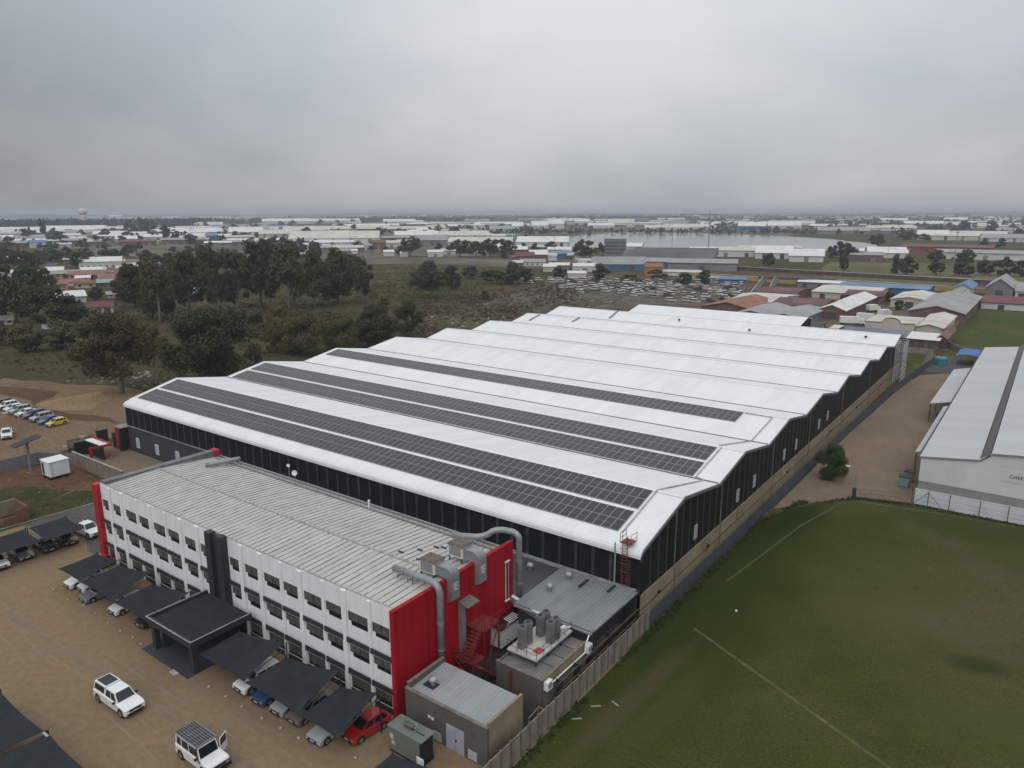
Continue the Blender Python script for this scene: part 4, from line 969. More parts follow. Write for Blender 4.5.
(-10805.2, 4970.6, 381.6, 70.5, 13.8, 1.14, 'grey', 'cream', 'shed', '@farshed'),
(-4186.6, 6958.4, 216.4, 78.2, 10.2, 0.542, 'brick', 'white', 'shed', '@farshed'),
(-4819.7, 1679.7, 192.3, 66.7, 9.4, 1.235, 'brick', 'grey', 'shed', '@farshed'),
(-4363.9, 6543.0, 86.5, 45.0, 9.6, 0.588, 'grey', 'white', 'shed', '@farshed'),
(-3299.9, 2580.1, 131.5, 62.9, 8.9, 0.907, 'grey', 'cream', 'shed', '@farshed'),
(-1492.7, 899.0, 90.0, 36.9, 11.1, 1.029, 'grey', 'white', 'shed', '@farshed'),
(-3259.5, 2547.5, 83.5, 48.4, 11.5, 0.907, 'grey', 'grey', 'shed', '@farshed'),
(-1527.0, 3370.4, 53.6, 45.6, 8.4, 0.425, 'grey', 'white', 'shed', '@farshed'),
(-6167.8, 6036.4, 288.1, 63.8, 12.1, 0.796, 'brick', 'cream', 'shed', '@farshed'),
(-349.9, 648.0, 21.5, 18.0, 16.0, 0.495, 'grey', 'grey', 'block', 'plain grey tower-like block rising in front of the lake'),
(-351.0, 689.4, 15.3, 25.0, 10.5, 0.471, 'white', 'white', 'shed', 'white sloping roof beside the grey block by the lake'),
(-368.6, 578.7, 28.4, 18.0, 6.8, 0.567, 'blue', 'blue', 'shed', 'low blue walled shed left of the gum clump near the lake'),
(-257.6, 483.1, 38.6, 14.0, 9.7, 0.49, 'blue', 'grey', 'shed', 'long bright blue walled factory front below the saw tooth roofs'),
(-239.0, 507.3, 17.0, 14.0, 8.4, 0.44, 'blue', 'grey', 'shed', 'short blue walled factory annex under the grey saw tooth roofs'),
(-259.9, 571.2, 74.2, 60.0, 9.9, 0.427, 'grey', 'dark', 'saw', 'dark grey saw tooth factory roofs behind the blue wall'),
(-208.0, 516.9, 48.6, 20.0, 8.0, 0.383, 'grey', 'grey', 'shed', 'long low grey roofed factory shed with shaded end, right of the blue wall'),
(-217.8, 458.1, 11.4, 9.0, 8.3, 0.444, 'orange', 'orange', 'shed', 'small orange brick hut before the blue factory'),
(-202.7, 468.4, 25.5, 8.0, 3.7, 0.408, 'white', 'cream', 'shed', 'low cream walled shed beside the orange hut'),
(-252.0, 415.9, 11.7, 8.0, 4.2, 0.545, 'white', 'white', 'shed', 'small white lean-to shed between two round trees by the scrapyard'),
(-167.9, 439.5, 8.6, 8.0, 3.3, 0.365, 'grey', 'grey', 'shed', 'grey lean-to beside the blue canopy at the scrapyard end'),
(-154.6, 433.0, 14.9, 9.0, 3.8, 0.343, 'blue', 'blue', 'shed', 'blue roofed open canopy beside the scrapyard'),
(-449.2, 180.3, 16.1, 9.0, 5.7, 1.189, 'salmon', 'salmon', 'house', 'low house with a salmon tiled roof among the left trees'),
(-412.2, 164.3, 12.2, 10.0, 4.2, 1.192, 'cream', 'grey', 'house', 'grey roofed house with a long low wing below the salmon roof'),
(-375.6, 159.1, 11.9, 10.0, 5.7, 1.17, 'cream', 'white', 'house', 'cream gabled house with white barge boards'),
(-329.4, 148.3, 13.7, 9.0, 4.7, 1.148, 'white', 'red', 'house', 'white house with a bright red roof'),
(-446.7, 209.3, 9.4, 8.0, 4.3, 1.133, 'brick', 'teal', 'house', 'small brick house with a teal roof'),
(-607.6, 281.9, 29.9, 14.0, 8.2, 1.136, 'white', 'white', 'house', 'white hall with a low pale gable roof'),
(-555.8, 226.9, 10.3, 8.0, 5.9, 1.183, 'white', 'white', 'house', 'small white house between left trees'),
(-516.6, 225.5, 13.1, 9.0, 4.9, 1.159, 'salmon', 'salmon', 'house', '@house'),
(-505.6, 233.0, 13.1, 9.0, 4.9, 1.139, 'brick', 'salmon', 'house', '@house'),
(-488.2, 236.1, 12.9, 9.0, 4.8, 1.12, 'salmon', 'brick', 'house', '@house'),
(-573.3, 205.3, 8.8, 8.0, 4.5, 1.227, 'white', 'white', 'house', '@house2'),
(-419.6, 214.0, 12.5, 9.0, 4.7, 1.099, 'brick', 'salmon', 'house', 'brick house with a salmon roof left of the dark gum belt'),
(-414.2, 239.0, 8.9, 7.0, 4.4, 1.047, 'white', 'cream', 'house', 'tiny white house with a pale yellow roof inside the tree belt'),
(-370.7, 216.0, 4.3, 5.0, 4.0, 1.043, 'white', 'white', 'house', '@house2'),
(-325.2, 112.7, 4.6, 7.0, 3.1, 1.237, 'white', 'white', 'house', '@house2'),
(-289.6, 114.1, 4.3, 6.0, 2.6, 1.196, 'white', 'grey', 'house', '@house2'),
(-745.8, 275.5, 17.8, 10.0, 5.0, 1.217, 'cream', 'cream', 'house', '@house2'),
(-385.0, 188.7, 10.3, 9.0, 4.2, 1.115, 'brick', 'brick', 'house', '@house'),
(-471.3, 199.6, 11.9, 8.0, 3.8, 1.17, 'white', 'salmon', 'house', '@house'),
(-371.6, 526.5, 15.5, 12.0, 8.2, 0.615, 'brick', 'red', 'house', '@house'),
(-369.1, 544.2, 15.9, 10.0, 9.3, 0.596, 'brick', 'white', 'house', '@house'),
(-423.8, 664.2, 25.2, 12.0, 5.9, 0.568, 'orange', 'white', 'house', '@house'),
(-338.6, 490.2, 20.0, 10.0, 5.2, 0.605, 'white', 'grey', 'house', '@house2')]
SCRAP=[(-260.4, 367.9, 1.46, 'white'), (-255.5, 367.3, -0.37, 'white'), (-249.0, 383.7, 0.24, 'white'), (-244.1, 383.0, -0.07, 'white'), (-241.9, 396.8, 0.29, 'white'), (-223.2, 353.3, 0.48, 'white'), (-221.4, 358.0, -0.15, 'white'), (-211.1, 351.7, 1.33, 'white'), (-210.7, 358.6, 1.24, 'white'), (-202.6, 338.7, -0.68, 'white'), (-203.3, 363.7, 0.28, 'white'), (-194.2, 350.7, -0.37, 'white'), (-194.0, 357.1, 1.59, 'white'), (-204.6, 391.0, 2.81, 'white'), (-199.3, 391.0, 0.09, 'white'), (-194.2, 390.9, -0.48, 'white'), (-188.2, 361.1, 0.17, 'white'), (-174.2, 346.6, -0.25, 'white'), (-172.8, 350.5, -0.85, 'white'), (-169.4, 352.9, 3.34, 'white'), (-185.1, 363.3, 0.28, 'white'), (-182.1, 392.1, 3.21, 'white'), (-173.6, 377.7, 0.39, 'white'), (-175.3, 362.0, -0.78, 'silver'), (-167.0, 451.1, -0.37, 'white'), (-130.8, 338.8, -0.43, 'red'), (-233.2, 387.7, 0.68, 'silver'), (-215.5, 395.2, 0.54, 'white'), (-142.1, 341.4, -0.36, 'white'), (-171.5, 395.1, -0.35, 'white'), (-147.3, 418.2, 1.31, 'white'), (-208.8, 364.8, -0.35, 'white'), (-188.9, 422.2, 2.78, 'dark'), (-223.4, 364.1, -0.13, 'white'), (-136.2, 332.5, -0.24, 'white'), (-138.9, 376.9, 0.53, 'white'), (-266.1, 376.9, 0.19, 'cream'), (-183.6, 348.1, 1.53, 'white'), (-209.4, 371.9, -0.34, 'white'), (-131.0, 372.6, 3.58, 'white'), (-159.7, 357.0, -0.49, 'white'), (-182.1, 405.4, -0.36, 'white'), (-148.8, 392.4, 0.61, 'white'), (-179.8, 375.4, 3.27, 'dark'), (-146.4, 369.9, -0.38, 'dark'), (-189.3, 435.1, -0.56, 'silver'), (-137.2, 387.1, 0.42, 'white'), (-201.1, 396.7, -0.82, 'silver'), (-208.3, 418.1, -0.1, 'red'), (-163.9, 397.1, 0.16, 'white'), (-131.0, 357.2, -0.04, 'white'), (-184.5, 444.3, 1.21, 'white'), (-215.9, 416.7, -0.52, 'white'), (-165.6, 361.4, 3.14, 'white'), (-169.2, 389.0, -0.2, 'white'), (-160.5, 339.4, 0.22, 'silver'), (-168.4, 383.4, 0.47, 'silver'), (-168.4, 414.8, 0.02, 'white'), (-147.1, 405.2, 3.42, 'dark'), (-132.2, 365.6, 0.56, 'dark'), (-156.9, 348.1, -0.03, 'red'), (-182.1, 437.8, -0.1, 'white'), (-251.4, 394.1, 0.21, 'white'), (-172.2, 339.8, -0.61, 'white'), (-141.5, 334.7, -0.44, 'white'), (-233.2, 365.8, 0.59, 'red'), (-185.0, 415.2, 1.72, 'silver'), (-167.3, 430.9, 1.82, 'white'), (-186.2, 387.6, -0.1, 'white'), (-226.2, 376.1, 3.08, 'white'), (-193.1, 372.1, -0.44, 'white'), (-176.1, 423.6, -0.13, 'silver'), (-138.6, 371.3, 0.4, 'white'), (-169.9, 445.9, 1.57, 'white'), (-163.8, 350.8, 3.18, 'white'), (-174.9, 429.0, 3.21, 'white'), (-224.2, 402.4, -0.31, 'cream'), (-194.5, 362.6, 2.85, 'dark'), (-169.4, 402.3, 3.61, 'cream'), (-153.9, 361.6, 1.94, 'cream'), (-159.0, 435.7, -0.49, 'white'), (-147.6, 358.2, 1.67, 'white'), (-157.4, 373.2, 3.3, 'silver'), (-200.0, 385.1, 3.26, 'dark'), (-151.6, 439.1, -0.13, 'red'), (-161.7, 366.9, 0.01, 'cream'), (-195.9, 409.4, 1.42, 'silver'), (-193.7, 418.0, 1.53, 'cream'), (-183.9, 357.6, 1.68, 'silver'), (-240.7, 391.1, 0.29, 'dark'), (-150.2, 411.2, 1.99, 'white'), (-148.7, 431.7, 1.8, 'white'), (-210.2, 406.3, 0.45, 'white'), (-190.5, 399.7, 1.65, 'white'), (-148.0, 381.0, 1.9, 'white'), (-155.3, 395.1, 0.35, 'white'), (-159.0, 418.4, 0.38, 'silver'), (-139.6, 393.3, 3.35, 'dark'), (-193.1, 380.2, 3.32, 'silver'), (-160.3, 444.6, 1.04, 'white'), (-147.7, 331.0, 0.46, 'white'), (-209.6, 385.6, 2.87, 'silver'), (-229.5, 382.1, 0.37, 'red'), (-173.8, 434.6, -0.02, 'cream'), (-200.1, 424.6, 3.15, 'silver'), (-154.7, 444.0, 1.57, 'white'), (-185.2, 429.4, 1.47, 'white'), (-204.8, 356.7, 3.15, 'white'), (-235.5, 378.8, 2.09, 'white'), (-185.3, 372.0, -0.82, 'white'), (-162.0, 389.9, -0.15, 'red'), (-123.4, 354.1, 2.13, 'white'), (-238.4, 401.9, 3.21, 'white'), (-230.9, 402.9, -0.2, 'dark'), (-167.5, 372.5, 3.39, 'white'), (-146.3, 348.5, 3.21, 'dark'), (-239.3, 373.1, 1.88, 'cream'), (-202.3, 370.6, 3.12, 'silver'), (-156.9, 386.6, 1.45, 'dark'), (-188.6, 392.6, -0.36, 'white'), (-218.1, 407.0, -0.72, 'white'), (-135.7, 345.0, 0.03, 'white'), (-197.6, 403.3, 1.9, 'silver'), (-175.8, 418.0, 2.0, 'white'), (-246.6, 378.1, -0.16, 'white'), (-122.9, 340.7, 1.65, 'silver'), (-165.1, 438.3, 0.53, 'white'), (-179.5, 369.2, 3.17, 'dark'), (-188.1, 353.1, 1.58, 'silver'), (-184.5, 379.4, -0.21, 'white'), (-236.8, 408.8, 0.22, 'white'), (-155.2, 423.9, 3.14, 'white'), (-261.8, 386.1, 0.77, 'white'), (-156.4, 451.3, 3.16, 'white'), (-178.1, 354.5, 1.6, 'white'), (-130.2, 351.5, 1.85, 'dark'), (-217.7, 377.0, 0.02, 'cream'), (-178.1, 397.5, 0.54, 'white'), (-140.9, 357.4, -0.28, 'white'), (-217.7, 388.2, 1.72, 'white'), (-200.2, 413.6, -0.47, 'white'), (-257.6, 393.1, -0.28, 'white'), (-131.6, 381.7, 1.57, 'white')]
import bpy, bmesh, math, random
from mathutils import Vector, Matrix, noise
S=bpy.context.scene
COL=S.collection
R=math.radians
PI=math.pi
# ------------------------------------------------------------------ materials
MATS={}
def newmat(name):
    m=bpy.data.materials.new(name); m.use_nodes=True
    nt=m.node_tree; nt.nodes.clear()
    out=nt.nodes.new('ShaderNodeOutputMaterial'); b=nt.nodes.new('ShaderNodeBsdfPrincipled')
    nt.links.new(b.outputs[0],out.inputs[0])
    return m,nt,b
def ND(nt,t,**kw):
    n=nt.nodes.new(t)
    for k,v in kw.items():
        if k in n.inputs: n.inputs[k].default_value=v
        else: setattr(n,k,v)
    return n
def coords(nt,scale=(1,1,1),which='Object',rot=(0,0,0)):
    tc=ND(nt,'ShaderNodeTexCoord'); mp=ND(nt,'ShaderNodeMapping')
    mp.inputs['Scale'].default_value=scale; mp.inputs['Rotation'].default_value=rot
    nt.links.new(tc.outputs[which],mp.inputs[0]); return mp.outputs[0]
def noisefac(nt,vec,scale,detail=4,rough=.6,lo=.35,hi=.65):
    n=ND(nt,'ShaderNodeTexNoise'); n.inputs['Scale'].default_value=scale; n.inputs['Detail'].default_value=detail; n.inputs['Roughness'].default_value=rough
    nt.links.new(vec,n.inputs['Vector'])
    mr=ND(nt,'ShaderNodeMapRange'); mr.inputs['From Min'].default_value=lo; mr.inputs['From Max'].default_value=hi
    nt.links.new(n.outputs[0],mr.inputs[0]); return mr.outputs[0]
def mixc(nt,fac,a,b):
    m=ND(nt,'ShaderNodeMix',data_type='RGBA')
    if isinstance(fac,(int,float)): m.inputs[0].default_value=fac
    else: nt.links.new(fac,m.inputs[0])
    for i,c in ((6,a),(7,b)):
        if isinstance(c,(tuple,list)): m.inputs[i].default_value=(*c,1) if len(c)==3 else c
        else: nt.links.new(c,m.inputs[i])
    return m.outputs[2]
def mul(nt,a,k):
    m=ND(nt,'ShaderNodeMath',operation='MULTIPLY'); nt.links.new(a,m.inputs[0]); m.inputs[1].default_value=k; return m.outputs[0]
def bump(nt,b,h,strength,dist=.05):
    n=ND(nt,'ShaderNodeBump'); n.inputs['Strength'].default_value=strength; n.inputs['Distance'].default_value=dist
    nt.links.new(h,n.inputs['Height']); nt.links.new(n.outputs[0],b.inputs['Normal'])
def sc(c,k): return tuple(min(1,x*k) for x in c)
def M(name,col,rough=.6,metal=0,var=.12,scale=1.5,bmp=0,coat=0,spec=.5,stretch=(1,1,1),dirt=None,dscale=.6,dlo=.5,dhi=.75):
    if name in MATS: return MATS[name]
    m,nt,b=newmat(name)
    v=coords(nt,stretch)
    f=noisefac(nt,v,scale)
    c=mixc(nt,f,sc(col,1-var),sc(col,1+var))
    if dirt:
        d=noisefac(nt,v,dscale,6,.65,dlo,dhi)
        c=mixc(nt,mul(nt,d,.85),c,dirt)
    nt.links.new(c,b.inputs['Base Color'])
    b.inputs['Roughness'].default_value=rough; b.inputs['Metallic'].default_value=metal
    b.inputs['Specular IOR Level'].default_value=spec
    if coat: b.inputs['Coat Weight'].default_value=coat; b.inputs['Coat Roughness'].default_value=.08
    if bmp: bump(nt,b,noisefac(nt,v,scale*6),bmp)
    MATS[name]=m; return m
def MC(name,col,axis='X',period=.25,rough=.5,metal=0,var=.1,scale=.4,bmp=.5,dirt=None,line=None,dlo=.5,dhi=.75,dstretch=(1,1,1),linefac=.6,spec=.4):
    """corrugated sheet: ribs across one axis, stains over it"""
    if name in MATS: return MATS[name]
    m,nt,b=newmat(name)
    v=coords(nt)
    w=ND(nt,'ShaderNodeTexWave',wave_type='BANDS',bands_direction=axis); w.inputs['Scale'].default_value=2*PI/20/period*1.0; w.inputs['Distortion'].default_value=0
    nt.links.new(v,w.inputs['Vector'])
    v2=coords(nt,dstretch)
    f=noisefac(nt,v2,scale,5)
    c=mixc(nt,f,sc(col,1-var),sc(col,1+var))
    if line:
        r=ND(nt,'ShaderNodeMapRange'); r.inputs['From Min'].default_value=.0; r.inputs['From Max'].default_value=.22; r.inputs['To Min'].default_value=1; r.inputs['To Max'].default_value=0
        nt.links.new(w.outputs['Fac'],r.inputs[0])
        mm=ND(nt,'ShaderNodeMath',operation='MULTIPLY'); nt.links.new(r.outputs[0],mm.inputs[0]); nt.links.new(noisefac(nt,v2,1.1,4,.6,.25,.7),mm.inputs[1])
        c=mixc(nt,mul(nt,mm.outputs[0],linefac),c,line)
    if dirt:
        d=noisefac(nt,v2,scale*2.2,6,.7,dlo,dhi)
        c=mixc(nt,mul(nt,d,.8),c,dirt)
    nt.links.new(c,b.inputs['Base Color'])
    b.inputs['Roughness'].default_value=rough; b.inputs['Metallic'].default_value=metal; b.inputs['Specular IOR Level'].default_value=spec
    if bmp: bump(nt,b,w.outputs['Fac'],bmp,.04)
    MATS[name]=m; return m
def leafmat(name,col,var=.35,hue=(1.25,1.0,.6)):
    m,nt,b=newmat(name)
    g=ND(nt,'ShaderNodeNewGeometry'); oi=ND(nt,'ShaderNodeObjectInfo')
    c=mixc(nt,g.outputs['Random Per Island'],sc(col,1-var),sc(col,1+var))
    t=tuple(col[i]*hue[i] for i in range(3))
    c=mixc(nt,mul(nt,oi.outputs['Random'],.8),c,t)
    f=noisefac(nt,coords(nt),5,3)
    c=mixc(nt,mul(nt,f,.4),c,sc(col,.6))
    nt.links.new(c,b.inputs['Base Color']); b.inputs['Roughness'].default_value=.75; b.inputs['Specular IOR Level'].default_value=.15
    MATS[name]=m; return m
# ------------------------------------------------------------------ mesh builder
ORG={}
WARP=[False]
class MB:
    def __init__(s): s.v=[];s.f=[];s.m=[]
    def add(s,vs,fs,mi=0):
        n=len(s.v); s.v+= [tuple(p) for p in vs]
        for f in fs: s.f.append(tuple(i+n for i in f)); s.m.append(mi)
    def box(s,x0,x1,y0,y1,z0,z1,mi=0):
        if x1<x0:x0,x1=x1,x0
        if y1<y0:y0,y1=y1,y0
        s.add([(x0,y0,z0),(x1,y0,z0),(x1,y1,z0),(x0,y1,z0),(x0,y0,z1),(x1,y0,z1),(x1,y1,z1),(x0,y1,z1)],
              [(0,3,2,1),(4,5,6,7),(0,1,5,4),(1,2,6,5),(2,3,7,6),(3,0,4,7)],mi); return s
    def hexa(s,b,t,mi=0):
        s.add(list(b)+list(t),[(0,3,2,1),(4,5,6,7),(0,1,5,4),(1,2,6,5),(2,3,7,6),(3,0,4,7)],mi); return s
    def quad(s,a,b,c,d,mi=0): s.add([a,b,c,d],[(0,1,2,3)],mi); return s
    def poly(s,pts,mi=0): s.add(pts,[tuple(range(len(pts)))],mi); return s
    def prism(s,pts,axis,a0,a1,mi=0,cap=True):
        """pts: 2D closed profile, extruded along axis from a0 to a1"""
        def P(p,a):
            return (a,p[0],p[1]) if axis=='X' else ((p[0],a,p[1]) if axis=='Y' else (p[0],p[1],a))
        n=len(pts); vs=[P(p,a0) for p in pts]+[P(p,a1) for p in pts]
        fs=[(i,(i+1)%n,(i+1)%n+n,i+n) for i in range(n)]
        if cap: fs+=[tuple(reversed(range(n))),tuple(range(n,2*n))]
        s.add(vs,fs,mi); return s
    def tube(s,path,r,n=8,mi=0,cap=True):
        path=[Vector(p) for p in path]
        rs=r if isinstance(r,(list,tuple)) else [r]*len(path)
        rings=[]; up=None
        for i,p in enumerate(path):
            d=(path[min(i+1,len(path)-1)]-path[max(i-1,0)]).normalized()
            if up is None: up=Vector((0,0,1)) if abs(d.z)<.9 else Vector((1,0,0))
            u=(up-d*up.dot(d))
            if u.length<1e-4: u=d.orthogonal()
            u.normalize(); w=d.cross(u); up=u
            rings.append([p+u*rs[i]*math.cos(2*PI*k/n)+w*rs[i]*math.sin(2*PI*k/n) for k in range(n)])
        vs=[q for ring in rings for q in ring]; fs=[]
        for i in range(len(path)-1):
            for k in range(n):
                fs.append((i*n+k,i*n+(k+1)%n,(i+1)*n+(k+1)%n,(i+1)*n+k))
        if cap: fs+=[tuple(reversed(range(n))),tuple(range((len(path)-1)*n,len(path)*n))]
        s.add(vs,fs,mi); return s
    def cyl(s,c,r,h,n=12,mi=0,r2=None):
        return s.tube([c,(c[0],c[1],c[2]+h)],[r,r if r2 is None else r2],n,mi)
    def lathe(s,c,prof,n=12,mi=0):
        vs=[];fs=[]
        for r,z in prof:
            for k in range(n): vs.append((c[0]+r*math.cos(2*PI*k/n),c[1]+r*math.sin(2*PI*k/n),c[2]+z))
        for i in range(len(prof)-1):
            for k in range(n): fs.append((i*n+k,i*n+(k+1)%n,(i+1)*n+(k+1)%n,(i+1)*n+k))
        fs+=[tuple(reversed(range(n))),tuple(range((len(prof)-1)*n,len(prof)*n))]
        s.add(vs,fs,mi); return s
    def mesh(s,name,mats,off=(0,0,0),smooth=False):
        me=bpy.data.meshes.new(name)
        if WARP[0]: s.v=[(a+.35 if a>-40.95 else a,b,c) for a,b,c in s.v]
        me.from_pydata([(a-off[0],b-off[1],c-off[2]) for a,b,c in s.v],[],s.f)
        if not isinstance(mats,(list,tuple)): mats=[mats]
        for m in mats: me.materials.append(m)
        if len(mats)>1: me.polygons.foreach_set('material_index',s.m)
        if smooth: me.polygons.foreach_set('use_smooth',[True]*len(me.polygons))
        me.update(); return me
    def build(s,name,mats,parent=None,smooth=False):
        off=ORG.get(parent.name,(0,0,0)) if parent else (0,0,0)
        me=s.mesh(name,mats,off,smooth)
        o=bpy.data.objects.new(name,me); COL.objects.link(o)
        if parent: o.parent=parent; ORG[o.name]=off
        return o
def box(x0,x1,y0,y1,z0,z1): return MB().box(x0,x1,y0,y1,z0,z1)
def tag(o,label=None,cat=None,group=None,kind=None):
    if label: o['label']=label
    if cat: o['category']=cat
    if group: o['group']=group
    if kind: o['kind']=kind
    return o
def thing(name,label,cat,loc=(0,0,0),group=None,local=False):
    o=bpy.data.objects.new(name,None); COL.objects.link(o); o.location=loc; o.empty_display_size=.5
    ORG[o.name]=(0,0,0) if local else tuple(loc)
    return tag(o,label,cat,group)
KIDS={}
def children(o): return [c for c in COL.objects if c.parent==o]
def tree_of(o):
    return (o,[tree_of(c) for c in children(o)])
def dup(t,loc=None,rot=None,parent=None,label=None,group=None):
    o,ch=t
    c=o.copy(); COL.objects.link(c)
    if parent: c.parent=parent
    if loc is not None: c.location=loc
    if rot is not None: c.rotation_euler=(0,0,rot)
    if label: c['label']=label
    if group: c['group']=group
    for k in ch: dup(k,parent=c)
    return c
def struct(name,mb,m,kind='structure'):
    o=mb.build(name,m); o['kind']=kind; return o
def zone(name,pts,z,m,sub=False):
    from mathutils.geometry import tessellate_polygon
    mb=MB(); P=[Vector((x,y,z)) for x,y in pts]
    tris=tessellate_polygon([P])
    fs=[]
    for t in tris:
        a,b,c=[P[i] for i in t]
        fs.append(t if (b-a).cross(c-a).z>0 else (t[0],t[2],t[1]))
    mb.add(P,fs); return struct(name,mb,m)
def wob(pts,step=6,amp=1.2,seed=1):
    """irregular natural outline"""
    r=random.Random(seed); out=[]
    n=len(pts)
    for i in range(n):
        a=Vector((*pts[i],0)); b=Vector((*pts[(i+1)%n],0)); k=max(1,int((b-a).length/step))
        nn=Vector((-(b-a).y,(b-a).x,0)).normalized()
        for j in range(k):
            p=a.lerp(b,j/k)+nn*(r.uniform(-amp,amp) if j else 0); out.append((p.x,p.y))
    return out
# ------------------------------------------------------------------ palette
WHITE=M('white_paint',(.72,.73,.73),.55,var=.05,scale=.35,dirt=(.42,.40,.36),dscale=.5,dlo=.58,dhi=.95,stretch=(1,1,.25))
WHITEF=M('white_facade',(.77,.78,.785),.6,var=.05,scale=.8,dirt=(.42,.40,.37),dscale=1.3,dlo=.56,dhi=.95,stretch=(1.5,1,.18))
ROOFW=MC('white_roof_sheet',(.74,.745,.74),'X',1.0,.5,var=.05,scale=.35,bmp=.2,line=(.54,.55,.555),linefac=.15,dirt=(.62,.62,.60),dlo=.50,dhi=.9,dstretch=(1,.07,1))
CLAD=MC('charcoal_cladding',(.013,.014,.017),'X',.3,.6,var=.25,scale=.5,bmp=.6,spec=.12)
CLADY=MC('charcoal_cladding_side',(.013,.015,.015),'Y',.3,.6,var=.25,scale=.5,bmp=.6,spec=.12,dirt=(.024,.030,.020),dlo=.5,dhi=.8)
STRIP=M('translucent_strip',(.050,.052,.050),.45,var=.4,scale=.8,dirt=(.016,.016,.018),dscale=.9,dlo=.35,dhi=.6)
STRIPY=M('mossy_strip',(.042,.047,.030),.6,var=.3,scale=.8,dirt=(.028,.03,.024),dscale=.9,dlo=.4,dhi=.7)
CHAR=M('charcoal_paint',(.025,.027,.032),.65,var=.15,scale=.7)
CHAR2=M('dark_plaster',(.040,.043,.052),.7,var=.15,scale=.4,dirt=(.06,.055,.05),dscale=.7,dlo=.55,dhi=.9)
BLACK=M('black',(.012,.012,.013),.6,var=.2)
GLASS=M('window_glass',(.012,.014,.017),.08,var=.2,spec=.7)
BLIND=M('window_blind',(.095,.088,.078),.45,var=.22,scale=1.7)
GREYT=M('grey_trim',(.22,.22,.22),.5,var=.12)
LEDGE=M('ledge_trim',(.30,.30,.30),.5,var=.2,dirt=(.12,.11,.1))
RED=MC('red_panel',(.37,.008,.017),'Y',1.9,.55,var=.16,scale=.5,bmp=.2,line=(.13,.006,.01),linefac=.75,dirt=(.26,.010,.016),dlo=.5,dhi=.9,dstretch=(1,1,.2),spec=.15)
REDP=M('red_paint',(.36,.010,.018),.55,var=.12)
REDS=M('red_steel',(.17,.02,.016),.55,var=.25,dirt=(.08,.02,.015))
OFFROOF=MC('fibre_roof',(.465,.448,.42),'X',.75,.8,var=.10,scale=.9,bmp=.5,dirt=(.37,.35,.315),dlo=.5,dhi=.8,dstretch=(1,.3,1))
RIBDARK=M('rib_dirt_shadow',(.23,.22,.20),.85,var=.6,scale=1.1,stretch=(1,.5,1),dirt=(.46,.44,.41),dscale=.8,dlo=.5,dhi=.72)  # dirt and rib shadow painted together as one dark rib colour
GREYROOF=MC('grey_roof_sheet',(.205,.22,.225),'X',.45,.5,var=.1,scale=.4,bmp=.5,line=(.12,.13,.13),linefac=.5,dirt=(.12,.12,.115),dlo=.5,dhi=.85,dstretch=(1,.25,1))
DARKROOF=MC('dark_roof_sheet',(.062,.067,.072),'X',.3,.5,var=.1,scale=.4,bmp=.6)
DUCT=M('galvanised',(.27,.285,.295),.42,metal=.35,var=.1,scale=1.2)
STEEL=M('bright_steel',(.36,.37,.38),.45,metal=.4,var=.1)
SAIL=M('shade_cloth',(.027,.031,.036),.85,var=.14,scale=.7,bmp=.1,spec=.12,dirt=(.032,.034,.036),dscale=.5)
POST=M('dark_post',(.025,.026,.028),.5)
CONC=M('concrete_panel',(.24,.20,.155),.85,var=.2,scale=.9,dirt=(.09,.08,.065),dscale=.8,dlo=.48,dhi=.75,stretch=(1,1,.5),bmp=.2)
CONCG=M('grey_concrete',(.17,.175,.18),.85,var=.18,scale=.6,dirt=(.08,.08,.08),dscale=.5,dlo=.5,dhi=.8,stretch=(1,1,.4))
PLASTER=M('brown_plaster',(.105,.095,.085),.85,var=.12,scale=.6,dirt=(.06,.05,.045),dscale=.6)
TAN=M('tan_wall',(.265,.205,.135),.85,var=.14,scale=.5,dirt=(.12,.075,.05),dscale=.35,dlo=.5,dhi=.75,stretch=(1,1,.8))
PAVE=None
RUBBER=M('rubber',(.018,.018,.018),.8)
RIM=M('alloy_rim',(.35,.35,.36),.35,metal=.7)
LAMP=M('headlamp_glass',(.16,.17,.18),.12,spec=.8)
TAIL=M('tail_lamp_red',(.35,.01,.01),.2)
CPAINT={k:M('paint_'+k,c,.3,var=.03,coat=.8) for k,c in dict(white=(.74,.75,.75),silver=(.36,.37,.38),dark=(.03,.032,.036),red=(.34,.012,.016),maroon=(.09,.010,.014),blue=(.03,.075,.19),navy=(.025,.04,.085),yellow=(.62,.48,.02),cream=(.5,.45,.36),grey=(.16,.165,.17),bronze=(.17,.14,.12)).items()}
WALLS=dict(white=M('wall_white',(.60,.59,.56),.8,var=.12,scale=.08,dirt=(.3,.29,.27),dscale=.1),cream=M('wall_cream',(.52,.475,.39),.8,var=.12,scale=.08),grey=M('wall_grey',(.19,.195,.20),.8,var=.15,scale=.08),blue=M('wall_blue',(.05,.12,.24),.6,var=.15,scale=.1),brick=M('wall_brick',(.16,.095,.075),.9,var=.2,scale=.3),teal=M('wall_teal',(.22,.33,.32),.7,var=.1,scale=.1),orange=M('wall_orange',(.42,.19,.07),.8,var=.15,scale=.2),salmon=M('wall_salmon',(.38,.22,.16),.8,var=.15,scale=.2),red=M('wall_red',(.25,.05,.04),.8,var=.15,scale=.2),dark=M('wall_dark',(.07,.07,.07),.8,var=.2,scale=.1))
